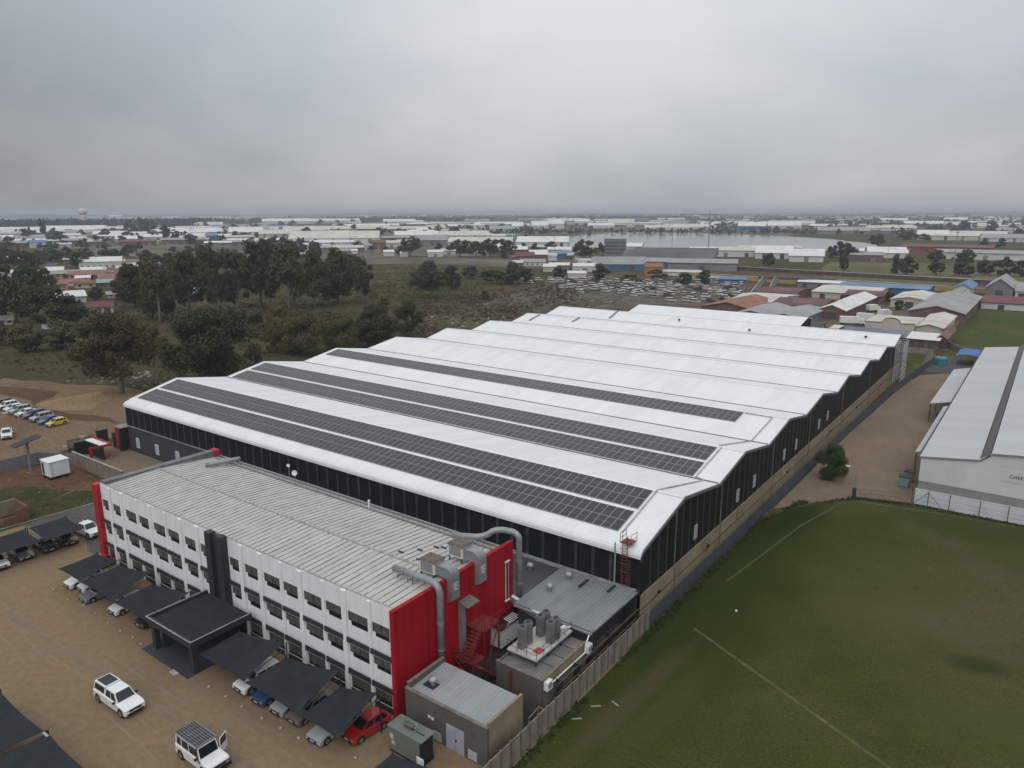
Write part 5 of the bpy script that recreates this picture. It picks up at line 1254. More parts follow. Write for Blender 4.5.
ROOFS=dict(white=M('roof_white',(.66,.655,.63),.6,var=.08,scale=.05,dirt=(.42,.40,.37),dscale=.06),cream=M('roof_cream',(.55,.515,.45),.7,var=.12,scale=.05,dirt=(.3,.27,.22),dscale=.08),grey=M('roof_grey',(.30,.30,.29),.7,var=.15,scale=.06,dirt=(.18,.17,.16),dscale=.1),blue=M('roof_blue',(.09,.19,.31),.6,var=.12,scale=.1),brick=M('roof_brown',(.17,.085,.06),.85,var=.2,scale=.15),teal=M('roof_teal',(.20,.36,.32),.7,var=.1,scale=.2),orange=M('roof_orange_tile',(.27,.12,.07),.85,var=.25,scale=.3,dirt=(.15,.08,.055),dscale=.25),salmon=M('roof_salmon_tile',(.25,.135,.10),.85,var=.18,scale=.3),red=M('roof_red',(.15,.045,.045),.75,var=.2,scale=.1,dirt=(.10,.04,.04)),dark=M('roof_dark',(.11,.105,.10),.8,var=.2,scale=.05),maroon=M('roof_maroon',(.105,.040,.042),.75,var=.25,scale=.08,dirt=(.20,.10,.09),dscale=.12))
# ------------------------------------------------------------------ camera
cam=bpy.data.cameras.new('camera'); cam.sensor_width=36; cam.lens=737.5/1024*36; cam.clip_end=40000; cam.clip_start=.5
co=bpy.data.objects.new('camera',cam); COL.objects.link(co); S.camera=co
p_,r_,y_=R(13.12),R(-.158),R(36.24)
fw=Vector((-math.sin(y_)*math.cos(p_),math.cos(y_)*math.cos(p_),-math.sin(p_)))
rt=Vector((math.cos(y_),math.sin(y_),0)); up=rt.cross(fw)
rt2=rt*math.cos(r_)+up*math.sin(r_); up2=up*math.cos(r_)-rt*math.sin(r_)
co.matrix_world=Matrix(((rt2.x,up2.x,-fw.x,0),(rt2.y,up2.y,-fw.y,0),(rt2.z,up2.z,-fw.z,42.0),(0,0,0,1)))
# ------------------------------------------------------------------ light and sky
SUN_EL,SUN_AZ=R(50),R(150)      # azimuth clockwise from +Y
ld=bpy.data.lights.new('sun','SUN'); ld.energy=.8; ld.angle=R(45); ld.color=(1,.97,.93)
lo=bpy.data.objects.new('sun',ld); COL.objects.link(lo)
sd=Vector((math.sin(SUN_AZ)*math.cos(SUN_EL),math.cos(SUN_AZ)*math.cos(SUN_EL),math.sin(SUN_EL)))
lo.rotation_euler=sd.to_track_quat('Z','Y').to_euler()
w=bpy.data.worlds.new('World'); S.world=w; w.use_nodes=True
nt=w.node_tree; nt.nodes.clear()
wo=ND(nt,'ShaderNodeOutputWorld')
sky=ND(nt,'ShaderNodeTexSky',sky_type='NISHITA'); sky.sun_disc=False; sky.sun_elevation=SUN_EL; sky.sun_rotation=SUN_AZ
b1=ND(nt,'ShaderNodeBackground'); b1.inputs[1].default_value=.08; nt.links.new(sky.outputs[0],b1.inputs[0])
tc=ND(nt,'ShaderNodeTexCoord'); sx=ND(nt,'ShaderNodeSeparateXYZ'); nt.links.new(tc.outputs['Generated'],sx.inputs[0])
def MA(op,a,b=None,clamp=False):
    n=ND(nt,'ShaderNodeMath',operation=op); n.use_clamp=clamp
    for i,q in enumerate((a,b)):
        if q is None: continue
        if isinstance(q,(int,float)): n.inputs[i].default_value=q
        else: nt.links.new(q,n.inputs[i])
    return n.outputs[0]
zz=MA('MAXIMUM',sx.outputs[2],0.0); den=MA('ADD',zz,.42)
u=MA('DIVIDE',sx.outputs[0],den); v=MA('DIVIDE',sx.outputs[1],den)
cb=ND(nt,'ShaderNodeCombineXYZ'); nt.links.new(u,cb.inputs[0]); nt.links.new(v,cb.inputs[1])
n1=ND(nt,'ShaderNodeTexNoise'); n1.inputs['Scale'].default_value=1.45; n1.inputs['Detail'].default_value=7; n1.inputs['Roughness'].default_value=.5; n1.inputs['Distortion'].default_value=.15
mpp=ND(nt,'ShaderNodeMapping'); mpp.inputs['Location'].default_value=(3.1,1.7,0); nt.links.new(cb.outputs[0],mpp.inputs[0]); nt.links.new(mpp.outputs[0],n1.inputs['Vector'])
mr=ND(nt,'ShaderNodeMapRange'); mr.inputs['From Min'].default_value=.33; mr.inputs['From Max'].default_value=.62; nt.links.new(n1.outputs[0],mr.inputs[0])
# the cloud deck is brighter towards the hidden sun (dot with a direction right of the view)
dot=ND(nt,'ShaderNodeVectorMath',operation='DOT_PRODUCT'); nt.links.new(tc.outputs['Generated'],dot.inputs[0]); dot.inputs[1].default_value=Vector((-.42,.85,.42)).normalized()
side=ND(nt,'ShaderNodeMapRange'); side.inputs['From Min'].default_value=.58; side.inputs['From Max'].default_value=.98; nt.links.new(dot.outputs['Value'],side.inputs[0])
lum=MA('ADD',MA('ADD',MA('MULTIPLY',mr.outputs[0],.13),MA('MULTIPLY',MA('MAXIMUM',MA('MULTIPLY',sx.outputs[1],-1),0.0),.40)),MA('MULTIPLY',side.outputs[0],.38))  # rear term: unseen bright sky added behind the camera to light the facade
zen=ND(nt,'ShaderNodeMapRange'); zen.inputs['From Min'].default_value=.02; zen.inputs['From Max'].default_value=.9; zen.inputs['To Min'].default_value=.105; zen.inputs['To Max'].default_value=.86
nt.links.new(sx.outputs[2],zen.inputs[0])
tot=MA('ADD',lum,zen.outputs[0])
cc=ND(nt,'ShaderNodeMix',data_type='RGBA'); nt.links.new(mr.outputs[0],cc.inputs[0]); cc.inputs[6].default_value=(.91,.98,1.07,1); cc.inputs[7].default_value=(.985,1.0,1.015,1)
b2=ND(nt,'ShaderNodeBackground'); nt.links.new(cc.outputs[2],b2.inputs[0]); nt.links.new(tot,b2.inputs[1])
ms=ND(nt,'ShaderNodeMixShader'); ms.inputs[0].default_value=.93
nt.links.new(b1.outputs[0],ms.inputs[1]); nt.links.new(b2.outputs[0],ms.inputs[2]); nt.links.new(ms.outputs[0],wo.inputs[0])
S.view_settings.view_transform='Standard'; S.view_settings.look='None'; S.view_settings.exposure=0; S.view_settings.gamma=1
S.render.engine='CYCLES'
S.cycles.max_bounces=6; S.cycles.diffuse_bounces=3; S.cycles.volume_bounces=0; S.cycles.use_denoising=True
# ------------------------------------------------------------------ ground
def ground_mat(name,cols,scales,rough=.95,bmp=.3,bscale=2,fine=None,fk=.3):
    m,nt,b=newmat(name); v=coords(nt)
    c=cols[0]
    for col,s in zip(cols[1:],scales):
        sca,lo,hi=s[:3]
        vv=coords(nt,s[3]) if len(s)>3 else v
        c=mixc(nt,noisefac(nt,vv,sca,6,.62,lo,hi),c,col)
    if fine:
        f=noisefac(nt,v,fine,3,.7,.3,.7); 
        mx=ND(nt,'ShaderNodeMix',data_type='RGBA',blend_type='MULTIPLY'); mx.inputs[0].default_value=1
        nt.links.new(c,mx.inputs[6]); g=mixc(nt,f,(1-fk,1-fk,1-fk),(1+fk,1+fk,1+fk)); nt.links.new(g,mx.inputs[7]); c=mx.outputs[2]
    nt.links.new(c,b.inputs['Base Color']); b.inputs['Roughness'].default_value=rough; b.inputs['Specular IOR Level'].default_value=.02
    if bmp: bump(nt,b,noisefac(nt,v,bscale,4),bmp,.15)
    MATS[name]=m; return m
VELD=ground_mat('veld_ground',[(.076,.066,.024),(.105,.072,.034),(.050,.060,.014),(.145,.10,.056),(.064,.058,.030)],[(.035,.40,.62),(.022,.45,.6),(.06,.56,.72),(.004,.45,.62)],fine=.8)
PAVE=ground_mat('brick_paving',[(.225,.160,.100),(.200,.145,.094),(.240,.172,.102),(.150,.118,.086)],[(.03,.38,.62),(.06,.50,.72),(.045,.60,.80)],bmp=.02,bscale=4,fine=1.4,fk=.12)
LAWN=ground_mat('lawn_grass',[(.056,.066,.018),(.084,.080,.032),(.044,.058,.012),(.092,.080,.040),(.064,.076,.018)],[(.022,.42,.58),(.06,.48,.68),(.016,.50,.64),(.15,.52,.72)],bmp=.7,bscale=3,fine=4.5,fk=.38)
def lawn_patches(m):
    nt=m.node_tree; b=[n for n in nt.nodes if n.type=='BSDF_PRINCIPLED'][0]
    c=b.inputs['Base Color'].links[0].from_socket
    v=coords(nt)
    wn=ND(nt,'ShaderNodeTexNoise'); wn.inputs['Scale'].default_value=.09; wn.inputs['Detail'].default_value=5; nt.links.new(v,wn.inputs['Vector'])
    def patch(cx,cy,rx,ry,col,amt,ang=0,wob_=1.3):
        nonlocal c
        mp=ND(nt,'ShaderNodeMapping',vector_type='TEXTURE'); mp.inputs['Location'].default_value=(cx,cy,0); mp.inputs['Rotation'].default_value=(0,0,R(ang)); mp.inputs['Scale'].default_value=(rx,ry,1)
        nt.links.new(v,mp.inputs[0])
        ln=ND(nt,'ShaderNodeVectorMath',operation='LENGTH'); nt.links.new(mp.outputs[0],ln.inputs[0])
        ad=ND(nt,'ShaderNodeMath',operation='ADD'); nt.links.new(ln.outputs['Value'],ad.inputs[0])
        k=ND(nt,'ShaderNodeMath',operation='MULTIPLY_ADD'); nt.links.new(wn.outputs[0],k.inputs[0]); k.inputs[1].default_value=wob_; k.inputs[2].default_value=-wob_/2; nt.links.new(k.outputs[0],ad.inputs[1])
        mr_=ND(nt,'ShaderNodeMapRange'); mr_.inputs['From Min'].default_value=1.15; mr_.inputs['From Max'].default_value=.45; mr_.inputs['To Max'].default_value=amt; nt.links.new(ad.outputs[0],mr_.inputs[0])
        c=mixc(nt,mr_.outputs[0],c,col)
    patch(-25.5,75,7.5,38,(.028,.046,.009),.7)
    patch(-27,100,6,14,(.022,.038,.007),.8)
    patch(-4,88,13,15,(.105,.088,.046),.75)
    patch(-14,92,12,10,(.058,.076,.018),.5)
    patch(-25.3,52,1.3,13,(.095,.076,.040),.55,-4,2.4)
    patch(-22.6,52,1.6,13,(.075,.084,.026),.4,-4,2)
    patch(-1.3,76,3.2,1.9,(.040,.052,.016),.9,20,.7)
    patch(3,68,9,5,(.075,.088,.026),.6,20)
    patch(-4,110,14,5,(.050,.066,.018),.6)
    nt.links.new(c,b.inputs['Base Color'])
lawn_patches(LAWN)
TUFTY=ground_mat('rough_grass',[(.055,.060,.024),(.085,.066,.034),(.040,.052,.018),(.12,.085,.05)],[(.12,.42,.6),(.3,.45,.65),(.2,.58,.72)],bmp=.5,bscale=3,fine=1.8)
SOIL=ground_mat('red_soil',[(.125,.066,.040),(.16,.10,.06),(.085,.048,.032)],[(.15,.42,.62),(.3,.5,.7)],bmp=.6,bscale=1.5,fine=2)
DIRT=ground_mat('dirt',[(.19,.135,.085),(.155,.10,.063),(.23,.17,.108)],[(.06,.42,.62),(.12,.5,.7)],bmp=.4,bscale=1.5,fine=1.5)
SAND=ground_mat('sand',[(.27,.195,.11),(.23,.16,.09)],[(.15,.42,.62)],bmp=.4,fine=1.5)
REDD=ground_mat('red_dirt',[(.13,.075,.048),(.10,.065,.04)],[(.15,.42,.62)],bmp=.6,fine=1.5)
DRIVE=ground_mat('driveway_paving',[(.215,.165,.115),(.185,.142,.105),(.24,.18,.12),(.13,.105,.082)],[(.05,.4,.6),(.12,.5,.7),(.035,.58,.7,(1,.35,1))],bmp=.03,fine=1.2,fk=.12)
SCRAPG=ground_mat('scrapyard_ground',[(.14,.115,.092),(.10,.08,.062),(.18,.15,.125)],[(.08,.42,.6),(.12,.5,.7)],fine=.7)
BROWNF=ground_mat('dry_field',[(.115,.075,.048),(.07,.06,.034),(.15,.105,.07)],[(.03,.42,.62),(.05,.52,.7)],fine=.6)
TOWNG=ground_mat('town_ground',[(.16,.135,.105),(.095,.09,.055),(.23,.205,.17),(.07,.07,.04)],[(.012,.40,.6),(.02,.5,.68),(.008,.5,.66)],fine=.15)
GRAVEL=ground_mat('rubble_ground',[(.12,.085,.058),(.08,.075,.042),(.17,.15,.13)],[(.05,.42,.6),(.10,.56,.72)],fine=.6)
FIELD=ground_mat('far_field',[(.10,.11,.045),(.16,.125,.075),(.13,.125,.06)],[(.012,.40,.6),(.02,.5,.7)],fine=.2)
PITCHG=ground_mat('pitch_grass',[(.058,.080,.024),(.085,.085,.035),(.14,.11,.06)],[(.05,.42,.62),(.06,.62,.75)],fine=1)
ASPH=ground_mat('asphalt',[(.085,.083,.082),(.11,.105,.10)],[(.08,.4,.62)],bmp=.05,fine=2)
WATER,_nt,_b=newmat('lake_water'); _b.inputs['Base Color'].default_value=(.14,.15,.165,1); _b.inputs['Roughness'].default_value=.12; _b.inputs['IOR'].default_value=1.6
bump(_nt,_b,noisefac(_nt,coords(_nt),.25,3),.02,.1)
g=MB(); N=24; L=13000
xs=[-L+2*L*i/N for i in range(N+1)]
for i in range(N):
    for j in range(N): g.quad((xs[i],xs[j],0),(xs[i+1],xs[j],0),(xs[i+1],xs[j+1],0),(xs[i],xs[j+1],0))
struct('ground',g,VELD)
zone('yard',[(-29.0,-30),(-29.0,62),(-92,62),(-100,47),(-111,46),(-110.6,34),(-120,15),(-130,-30)],.010,PAVE)
zone('lawn',[(-28.9,30),(-28.9,97),(-27,103),(-24.4,108.6),(-20.2,114),(-12.7,116.5),(10,117.0),(60,117.5),(60,-10),(-28.9,-10)],.012,LAWN)
zone('driveway',[(-28.6,103),(-24.2,109.5),(-20,114.6),(-12.6,117),(-12.6,130),(-13.2,222),(-20,222),(-25.3,216),(-28.4,190)],.012,DRIVE)
zone('back_yard',[(-132,62.2),(-92,62.2),(-92,54),(-114.6,52.6),(-139,56),(-139,63),(-132,66)],.012,DRIVE)
zone('grass_patch',wob([(-111.2,46.2),(-110.8,33),(-119,15),(-140,5),(-133,36),(-125,44),(-116.5,48.5)],4,.6),.014,TUFTY)
zone('red_soil_patch',wob([(-116.5,48.4),(-125,44.3),(-132,38),(-140,25),(-150,30),(-139,43),(-133,52),(-118,51.6)],3,.7,2),.018,SOIL)
zone('access_road',[(-111.2,46.4),(-104,46.4),(-99,49.5),(-96,53.5),(-92.4,53.5),(-92.4,38),(-95,38),(-103,41.2),(-110.8,36)],.020,ASPH)
zone('dirt_lot',wob(ZONE['dirt_lot'],6,1.2,3),.02,DIRT)
zone('sand_patch',wob(ZONE['sand_patch'],3,.7,4),.03,SAND)
zone('red_dirt_strip',wob(ZONE['red_strip'],4,.9,5),.026,REDD)
zone('scrapyard_ground',wob(ZONE['scrap'],12,3,6),.03,SCRAPG)
zone('town_ground',wob([(-1400,560),(-1700,1000),(-1300,1900),(-700,2000),(-420,1500),(-330,900),(-250,560),(-330,470),(-620,420),(-800,330)],60,18,15),.06,TOWNG)
zone('dry_field',wob(ZONE['brown_mid'],14,4,7),.02,BROWNF)
zone('rubble_ground',wob(ZONE['gravel_mid'],10,3,8),.035,GRAVEL)
zone('railway_bed',wob(ZONE['rail'],40,3,9),.04,BROWNF)
zone('green_field',wob(ZONE['field_far'],30,6,10),.05,FIELD)
zone('sports_pitch',ZONE['pitch'],.03,PITCHG)
zone('lake',wob(ZONE['lake'],25,5,11),.15,WATER)
zone('town_road',ZONE['road_left'],.08,ASPH)
zone('industrial_ground',wob([(-110,272),(-24,260),(-20,420),(-150,440),(-150,330)],25,4,12),.016,SCRAPG)
zone('works_road',[(-27,222),(-28,250),(-18,250),(-12,222)],.022,ASPH)
# sports lines on the lawn: worn pale lines
LINE=M('worn_line_paint',(.090,.090,.042),.95,var=.4,scale=1.0,dirt=(.060,.066,.024),dscale=.6,dlo=.36,dhi=.58)
def strip(name,path,wd,z,m):
    mb=MB()
    for a,b in zip(path,path[1:]):
        a=Vector((*a,z));b=Vector((*b,z)); n=Vector((-(b-a).y,(b-a).x,0)).normalized()*wd/2
        mb.quad(a-n,b-n,b+n,a+n)
    return struct(name,mb,m)
strip('pitch_line',[(-25.4,66.4),(-5.2,56.55),(10,49.1)],.34,.017,LINE)
strip('pitch_line',[(-20.6,113.7),(-23.8,98.8),(-25.3,86),(-26.3,78)],.30,.017,M('faint_line_paint',(.066,.072,.026),.95,var=.3,scale=1.0,dirt=(.040,.055,.014),dscale=.5,dlo=.36,dhi=.6))
strip('pitch_line',[(-19.5,113.2),(-8,115.2),(10,117.0)],.40,.0175,LINE)
SEAM=M('paving_gutter',(.150,.118,.084),.95,var=.2,scale=.5,dirt=(.215,.155,.10),dscale=.3,dlo=.38,dhi=.62)
strip('paving_gutter',[(-92,25.0),(-81.5,25.9),(-63,26.4),(-49.6,27.4),(-36,28.2)],.45,.015,SEAM)
TYRE=M('tyre_mark',(.185,.138,.092),.95,var=.15,scale=.6,dirt=(.225,.16,.10),dscale=.5,dlo=.35,dhi=.6)
rt0=random.Random(12)
for k in range(7):
    x0=-96+k*8.5; y0=rt0.uniform(23,29.5); a=rt0.uniform(-.06,.06); c0=rt0.uniform(-.004,.004)
    for dy in (0,1.5): strip('tyre_mark',[(x0+i*1.5,y0+dy+a*i*1.5+c0*(i*1.5)**2) for i in range(10)],.24,.0125+.0003*k,TYRE)
strip('kerb_strip',[(-111.0,46.3),(-111.6,34),(-119.6,15)],.3,.06,CONC)
strip('driveway_kerb',[(-15.2,126),(-15.6,131),(-17.8,158)],.18,.05,SEAM)
strip('driveway_kerb',[(-15.2,127.3),(-12.9,128.6)],.2,.055,M('yellow_kerb',(.32,.22,.07),.8,var=.3))
HILL=ground_mat('hill_scrub',[(.045,.06,.045),(.06,.07,.05)],[(.002,.4,.6)],bmp=0)
hb=MB(); rr=random.Random(4)
for rad,hm,da in ((9500,22,0),(12000,46,.3)):
    n=90; P=[]
    for i in range(n+1):
        a=R(-75)+R(130)*i/n; hh=hm*(.35+.65*abs(noise.noise((i*.11+da,da*3,0))*1.4+.25))
        P.append((a,hh))
    for (a,h0),(a2,h1) in zip(P,P[1:]):
        f=lambda a,r,z:(r*math.sin(a),r*math.cos(a),z)
        hb.quad(f(a,rad-700,-.5),f(a2,rad-700,-.5),f(a2,rad,h1),f(a,rad,h0)); hb.quad(f(a,rad,h0),f(a2,rad,h1),f(a2,rad+700,-.5),f(a,rad+700,-.5))
# keep the hills inside the ground square
struct('hills',hb,HILL)
# ------------------------------------------------------------------ office building
WARP[0]=True
OB=thing('office_building','three storey white office block with red end walls and a ribbed grey roof','office building',(-65,46,0))
Y0=38.5
bays=[]
def bay(x0): bays.append((x0-.08,x0+2.42)); bays.append((x0+2.94,x0+5.11))
bays.append((-90.1,-88.5)); bays.append((-87.55,-85.85))
for x in (-84.45,-78.24): bay(x)
bays+= [(-71.95,-69.75),(-68.95,-66.95)]
bays+= [(-63.75,-62.1)]
bays+= [(-61.15,-59.0)]
bay(-57.99); bay(-51.98); bays.append((-46.08,-43.55)); bays.append((-43.06,-40.97))
TH=.17
walls=MB()
ops=sorted(bays)
# solid strips between openings
xl=-90.3
for a,b in ops:
    if a-xl>.02: walls.box(xl,a,Y0,Y0+TH,0,10.1)
    xl=b
walls.box(xl,-40.8,Y0,Y0+TH,0,10.1)
for a,b in ops:
    for z0,z1 in ((8.16,10.1),(5.05,6.84),(2.02,3.74),(0,.55)):
        walls.box(a,b,Y0+.001,Y0+TH-.002,z0,z1)
walls.box(-90.3,-40.8,53.9,54.2,0,9.2)
wl=walls.build('wall',WHITEF,OB)
# projecting piers, thick ones reach the ground
pr=random.Random(2)
for i,(a,b) in enumerate(ops[1:],1):
    pa=ops[i-1][1]
    c=(pa+a)/2; wdt=min(a-pa-.1,.62)
    if wdt<.25 or (-67<c<-63.8): continue
    mb=MB(); thick=(a-pa)>.75
    d=.16 if thick else .10
    mb.hexa([(c-wdt/2,Y0-d,0),(c+wdt/2,Y0-d,0),(c+wdt/2,Y0-.002,0),(c-wdt/2,Y0-.002,0)],[(c-wdt/2,Y0-d,10.0),(c+wdt/2,Y0-d,10.0),(c+wdt/2,Y0-.002,10.02),(c-wdt/2,Y0-.002,10.02)])
    mb.build('pier',WHITEF,OB)
# ground floor dark plinth panels between the piers
for i,(a,b) in enumerate(ops):
    fl=[(6.84,8.16,'top'),(3.74,5.05,'mid'),(.55,2.02,'low')]
    for z0,z1,k in fl:
        wn=MB(); wn.box(a+.003,b-.003,Y0+TH-.06,Y0+TH-.02,z0+.003,z1-.003)
        w_=wn.build('window',GLASS,OB)
        bl=MB(); hh=(z1-z0)
        bl.box(a+.06,b-.06,Y0+TH-.10,Y0+TH-.062,z0+hh*pr.choice([.14,.2,.22,.26,.34]),z1-.01)
        bl.build('blind',BLIND,w_)
        if k!='low':
            sb=MB(); sb.box(a+.004,a+.36,Y0+.02,Y0+TH-.132,z0+.003,z0+hh*.30); sb.build('sill_block',WHITEF,w_)
        fr=MB()
        for xx in (a+.004,(a+b)/2-.02,b-.05): fr.box(xx,xx+.04,Y0+TH-.13,Y0+TH-.105,z0+.01,z1-.01)
        fr.box(a+.05,b-.05,Y0+TH-.128,Y0+TH-.107,z0+.01,z0+.05)
        fr.build('window_frame',POST,w_)
    for z0,z1 in ((5.16,5.66),(2.06,2.60)):
        hd=MB(); x0,x1=a-.16,b+.16
        hd.hexa([(x0,Y0-.22,z0),(x1,Y0-.22,z0),(x1,Y0-.165,z0+.02),(x0,Y0-.165,z0+.02)],[(x0,Y0-.20,z1-.06),(x1,Y0-.20,z1-.06),(x1,Y0-.165,z1),(x0,Y0-.165,z1)])
        hd.box(x0,x1,Y0-.25,Y0-.222,z0-.02,z0+.03,1)
        hd.build('sunshade',[CHAR,GREYT],OB)
    lp=MB().box(a-.05,b+.05,Y0-.06,Y0-.004,0,.55); lp.build('plinth_panel',CHAR,OB)
# dark entrance pilaster: two fins and a recessed panel
dp=MB(); dp.box(-66.75,-65.85,Y0-.75,Y0-.005,0,10.35); dp.box(-64.75,-63.9,Y0-.75,Y0-.005,0,10.35); dp.box(-65.845,-64.755,Y0-.35,Y0-.006,0,10.2)
dp.build('entrance_pilaster',CHAR,OB)
# parapet caps
pc=MB()
for i in range(len(ops)):
    pass
pc.box(-90.3,-40.8,Y0+.04,Y0+TH,10.102,10.17); pc.build('parapet_cap',LEDGE,OB)
# red end walls
rw=MB(); rw.box(-40.795,-40.38,38.05,54.7,0,10.22); rr_=rw.build('end_wall',RED,OB); rr_['label']='tall red clad end wall with ducts'
rl=MB(); rl.box(-91.3,-90.305,37.95,38.9,0,10.0); rl.build('end_fin',REDP,OB)
rl=MB(); rl.box(-90.9,-90.305,38.905,53.6,0,10.15); rl.build('end_wall',PLASTER,OB)
rp=MB(); rp.box(-90.30,-89.95,38.93,53.6,9.0,10.12); rp.box(-90.95,-89.9,38.95,53.6,10.153,10.22); rp.build('parapet',CONCG,OB)
rb=MB(); rb.box(-90.9,-89.6,53.605,54.25,8.4,10.35); rb.build('parapet_end',REDP,OB)
# roof: ridge at 45.6
rf=MB(); prof=[(38.93,9.80),(45.6,10.02),(53.95,9.35),(53.95,9.2),(45.6,9.86),(38.93,9.64)]
rf.prism(prof,'X',-89.94,-40.80)
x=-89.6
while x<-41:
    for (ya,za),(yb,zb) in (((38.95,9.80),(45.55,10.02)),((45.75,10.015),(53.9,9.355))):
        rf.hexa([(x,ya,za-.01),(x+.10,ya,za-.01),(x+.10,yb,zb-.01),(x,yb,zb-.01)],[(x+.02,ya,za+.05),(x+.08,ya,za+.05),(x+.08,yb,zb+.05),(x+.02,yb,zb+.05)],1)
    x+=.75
rfo=rf.build('roof',[OFFROOF,RIBDARK],OB)
rc=MB(); rc.prism([(45.45,10.08),(45.6,10.13),(45.75,10.08),(45.6,10.10)],'X',-89.9,-40.85); rc.build('ridge_cap',M('weathered_ridge',(.34,.325,.30),.8,var=.35,scale=1.5),rfo)
gt=MB(); gt.box(-89,-41,53.1,53.35,9.52,9.62); gt.box(-89,-41,54.25,54.6,9.15,9.35); gt.tube([(-86,53.7,9.75),(-41.5,53.7,9.75)],.07,6); gt.build('gutter',GREYT,OB)
rng=random.Random(8)
# ------------------------------------------------------------------ fixtures on the office
def arc(p0,p1,p2,n=6):
    p0,p1,p2=map(Vector,(p0,p1,p2)); return [p0*(1-t)**2+p1*2*t*(1-t)+p2*t*t for t in [i/n for i in range(n+1)]]
def duct(name,label,path,r,legs=(),flanges=()):
    t=thing(name,label,'duct',tuple(path[0]))
    MB().tube(path,r,14).build('duct_pipe',DUCT,t,True)
    fl=MB()
    for p,d in flanges: 
        p=Vector(p);d=Vector(d).normalized(); fl.tube([p-d*.06,p+d*.06],r*1.10,14)
    if flanges: fl.build('flange',DUCT,t)
    for x,y,z0,z1 in legs:
        l=MB(); 
        for dx in (-.25,.25): l.tube([(x,y+dx*1.4,z0),(x,y+dx,z1)],.03,5)
        l.tube([(x,y-.3,(z0+z1)/2),(x,y+.3,(z0+z1)/2)],.025,5)
        l.build('support',POST,t)
    return t
p=[(-44.9,43.1,10.65),(-42,43.2,10.65)]+arc((-41.0,43.2,10.65),(-39.85,43.2,10.65),(-39.85,43.2,9.6))+[(-39.85,43.2,2.6)]
duct('ventilation_duct','grey round duct dropping down the red wall near the white facade corner',p,.32,[(-44.2,43.15,9.9,10.35),(-43.0,43.15,9.9,10.35),(-42.4,43.15,9.9,10.35)],[((-43.7,43.13,10.65),(1,0,0)),((-42.4,43.18,10.65),(1,0,0)),((-39.85,43.2,7),(0,0,1)),((-39.85,43.2,4.4),(0,0,1))])
p=[(-45.8,52.2,10.2),(-43.9,53.0,10.25)]+arc((-43.4,53.2,10.3),(-42.8,53.6,10.35),(-42.4,53.9,10.65))+arc((-42.2,54.1,10.85),(-41.8,54.5,11.05),(-41.2,54.8,11.02))+arc((-40.7,55.0,11.0),(-39.95,55.15,10.9),(-39.95,55.15,10.2))+[(-39.95,55.15,3.9)]
duct('ventilation_duct','grey round duct humped over the far back corner of the red wall',p,.31,[(-45.3,52.4,9.4,9.9)],[((-44.6,52.7,10.22),(1,.4,0)),((-39.95,55.15,8),(0,0,1)),((-39.95,55.15,5.6),(0,0,1))])
duct('ventilation_duct','short grey duct stub lying on the far left back corner of the office roof',[(-86.2,50.0,10.0),(-85.7,50.6,10.1),(-84.6,53.4,10.15),(-84.5,53.9,10.1)],.30,[(-85.9,51.1,9.3,9.9),(-85.2,52.6,9.3,9.9)])
def cooler(y,label):
    t=thing('air_cooler',label,'air cooler',(-41.5,y,10.1))
    MB().box(-43.1,-41.35,y-.75,y+.75,10.35,11.45).build('cabinet',WHITE,t)
    MB().hexa([(-43.2,y-.85,11.452),(-41.25,y-.85,11.452),(-41.25,y+.85,11.452),(-43.2,y+.85,11.452)],[(-43.05,y-.7,11.6),(-41.4,y-.7,11.6),(-41.4,y+.7,11.6),(-43.05,y+.7,11.6)]).build('lid',M('rusty_brown_lid',(.13,.10,.075),.8,var=.3,scale=2),t)
    lv=MB()
    for k in range(6): lv.box(-42.95,-41.5,y-.80,y-.752,10.5+k*.15,10.59+k*.15)
    lv.box(-43.15,-43.102,y-.6,y+.6,10.5,11.3); lv.build('louvre',GREYT,t)
    b=MB()
    for xx in (-43,-41.5):
        for yy in (y-.65,y+.65): b.box(xx-.05,xx+.05,yy-.05,yy+.05,9.85,10.348)
    b.build('stand',POST,t)
    # rounded hood going over the wall
    pts=[(-41.345,11.3)]+[(-40.6+.85*math.cos(a)*.9,10.45+.9*math.sin(a)) for a in [PI/2*(1-i/6) for i in range(7)]]+[(-39.83,8.3),(-40.37,8.0),(-40.37,10.3),(-41.345,10.4)]
    MB().prism(pts,'Y',y-.55,y+.55).build('hood',DUCT,t)
    MB().box(-39.83,-39.80,y-.28,y+.28,9.2,10.0).build('sticker',M('label_sticker',(.6,.55,.55),.5,var=.25,scale=6,dirt=(.35,.05,.05),dscale=5,dlo=.5,dhi=.6),t)
    return t
cooler(45.3,'roof edge air cooler closest to the white facade, grey hood over the red wall')
cooler(49.2,'roof edge air cooler farther back, grey hood over the red wall')
t=thing('door_canopy','grey square vent pipe with a small canopy running down the red wall','vent',(-40,46.6,2))
MB().box(-40.375,-39.95,46.2,46.75,1.2,7.3).build('vent_pipe',DUCT,t)
MB().hexa([(-40.375,46.2,7.302),(-39.2,46.2,7.102),(-39.2,47.9,7.102),(-40.375,47.9,7.302)],[(-40.375,46.2,7.45),(-39.2,46.2,7.2),(-39.2,47.9,7.2),(-40.375,47.9,7.45)]).build('canopy_sheet',M('dull_brown_sheet',(.16,.14,.12),.7),t)
t=thing('wall_light_panel','tall narrow white framed light slot on the red wall','wall panel',(-40.3,53.7,4.4))
MB().box(-40.378,-40.32,53.45,53.85,4.4,8.3).build('slot',M('slot_dark',(.05,.03,.03),.4),t)
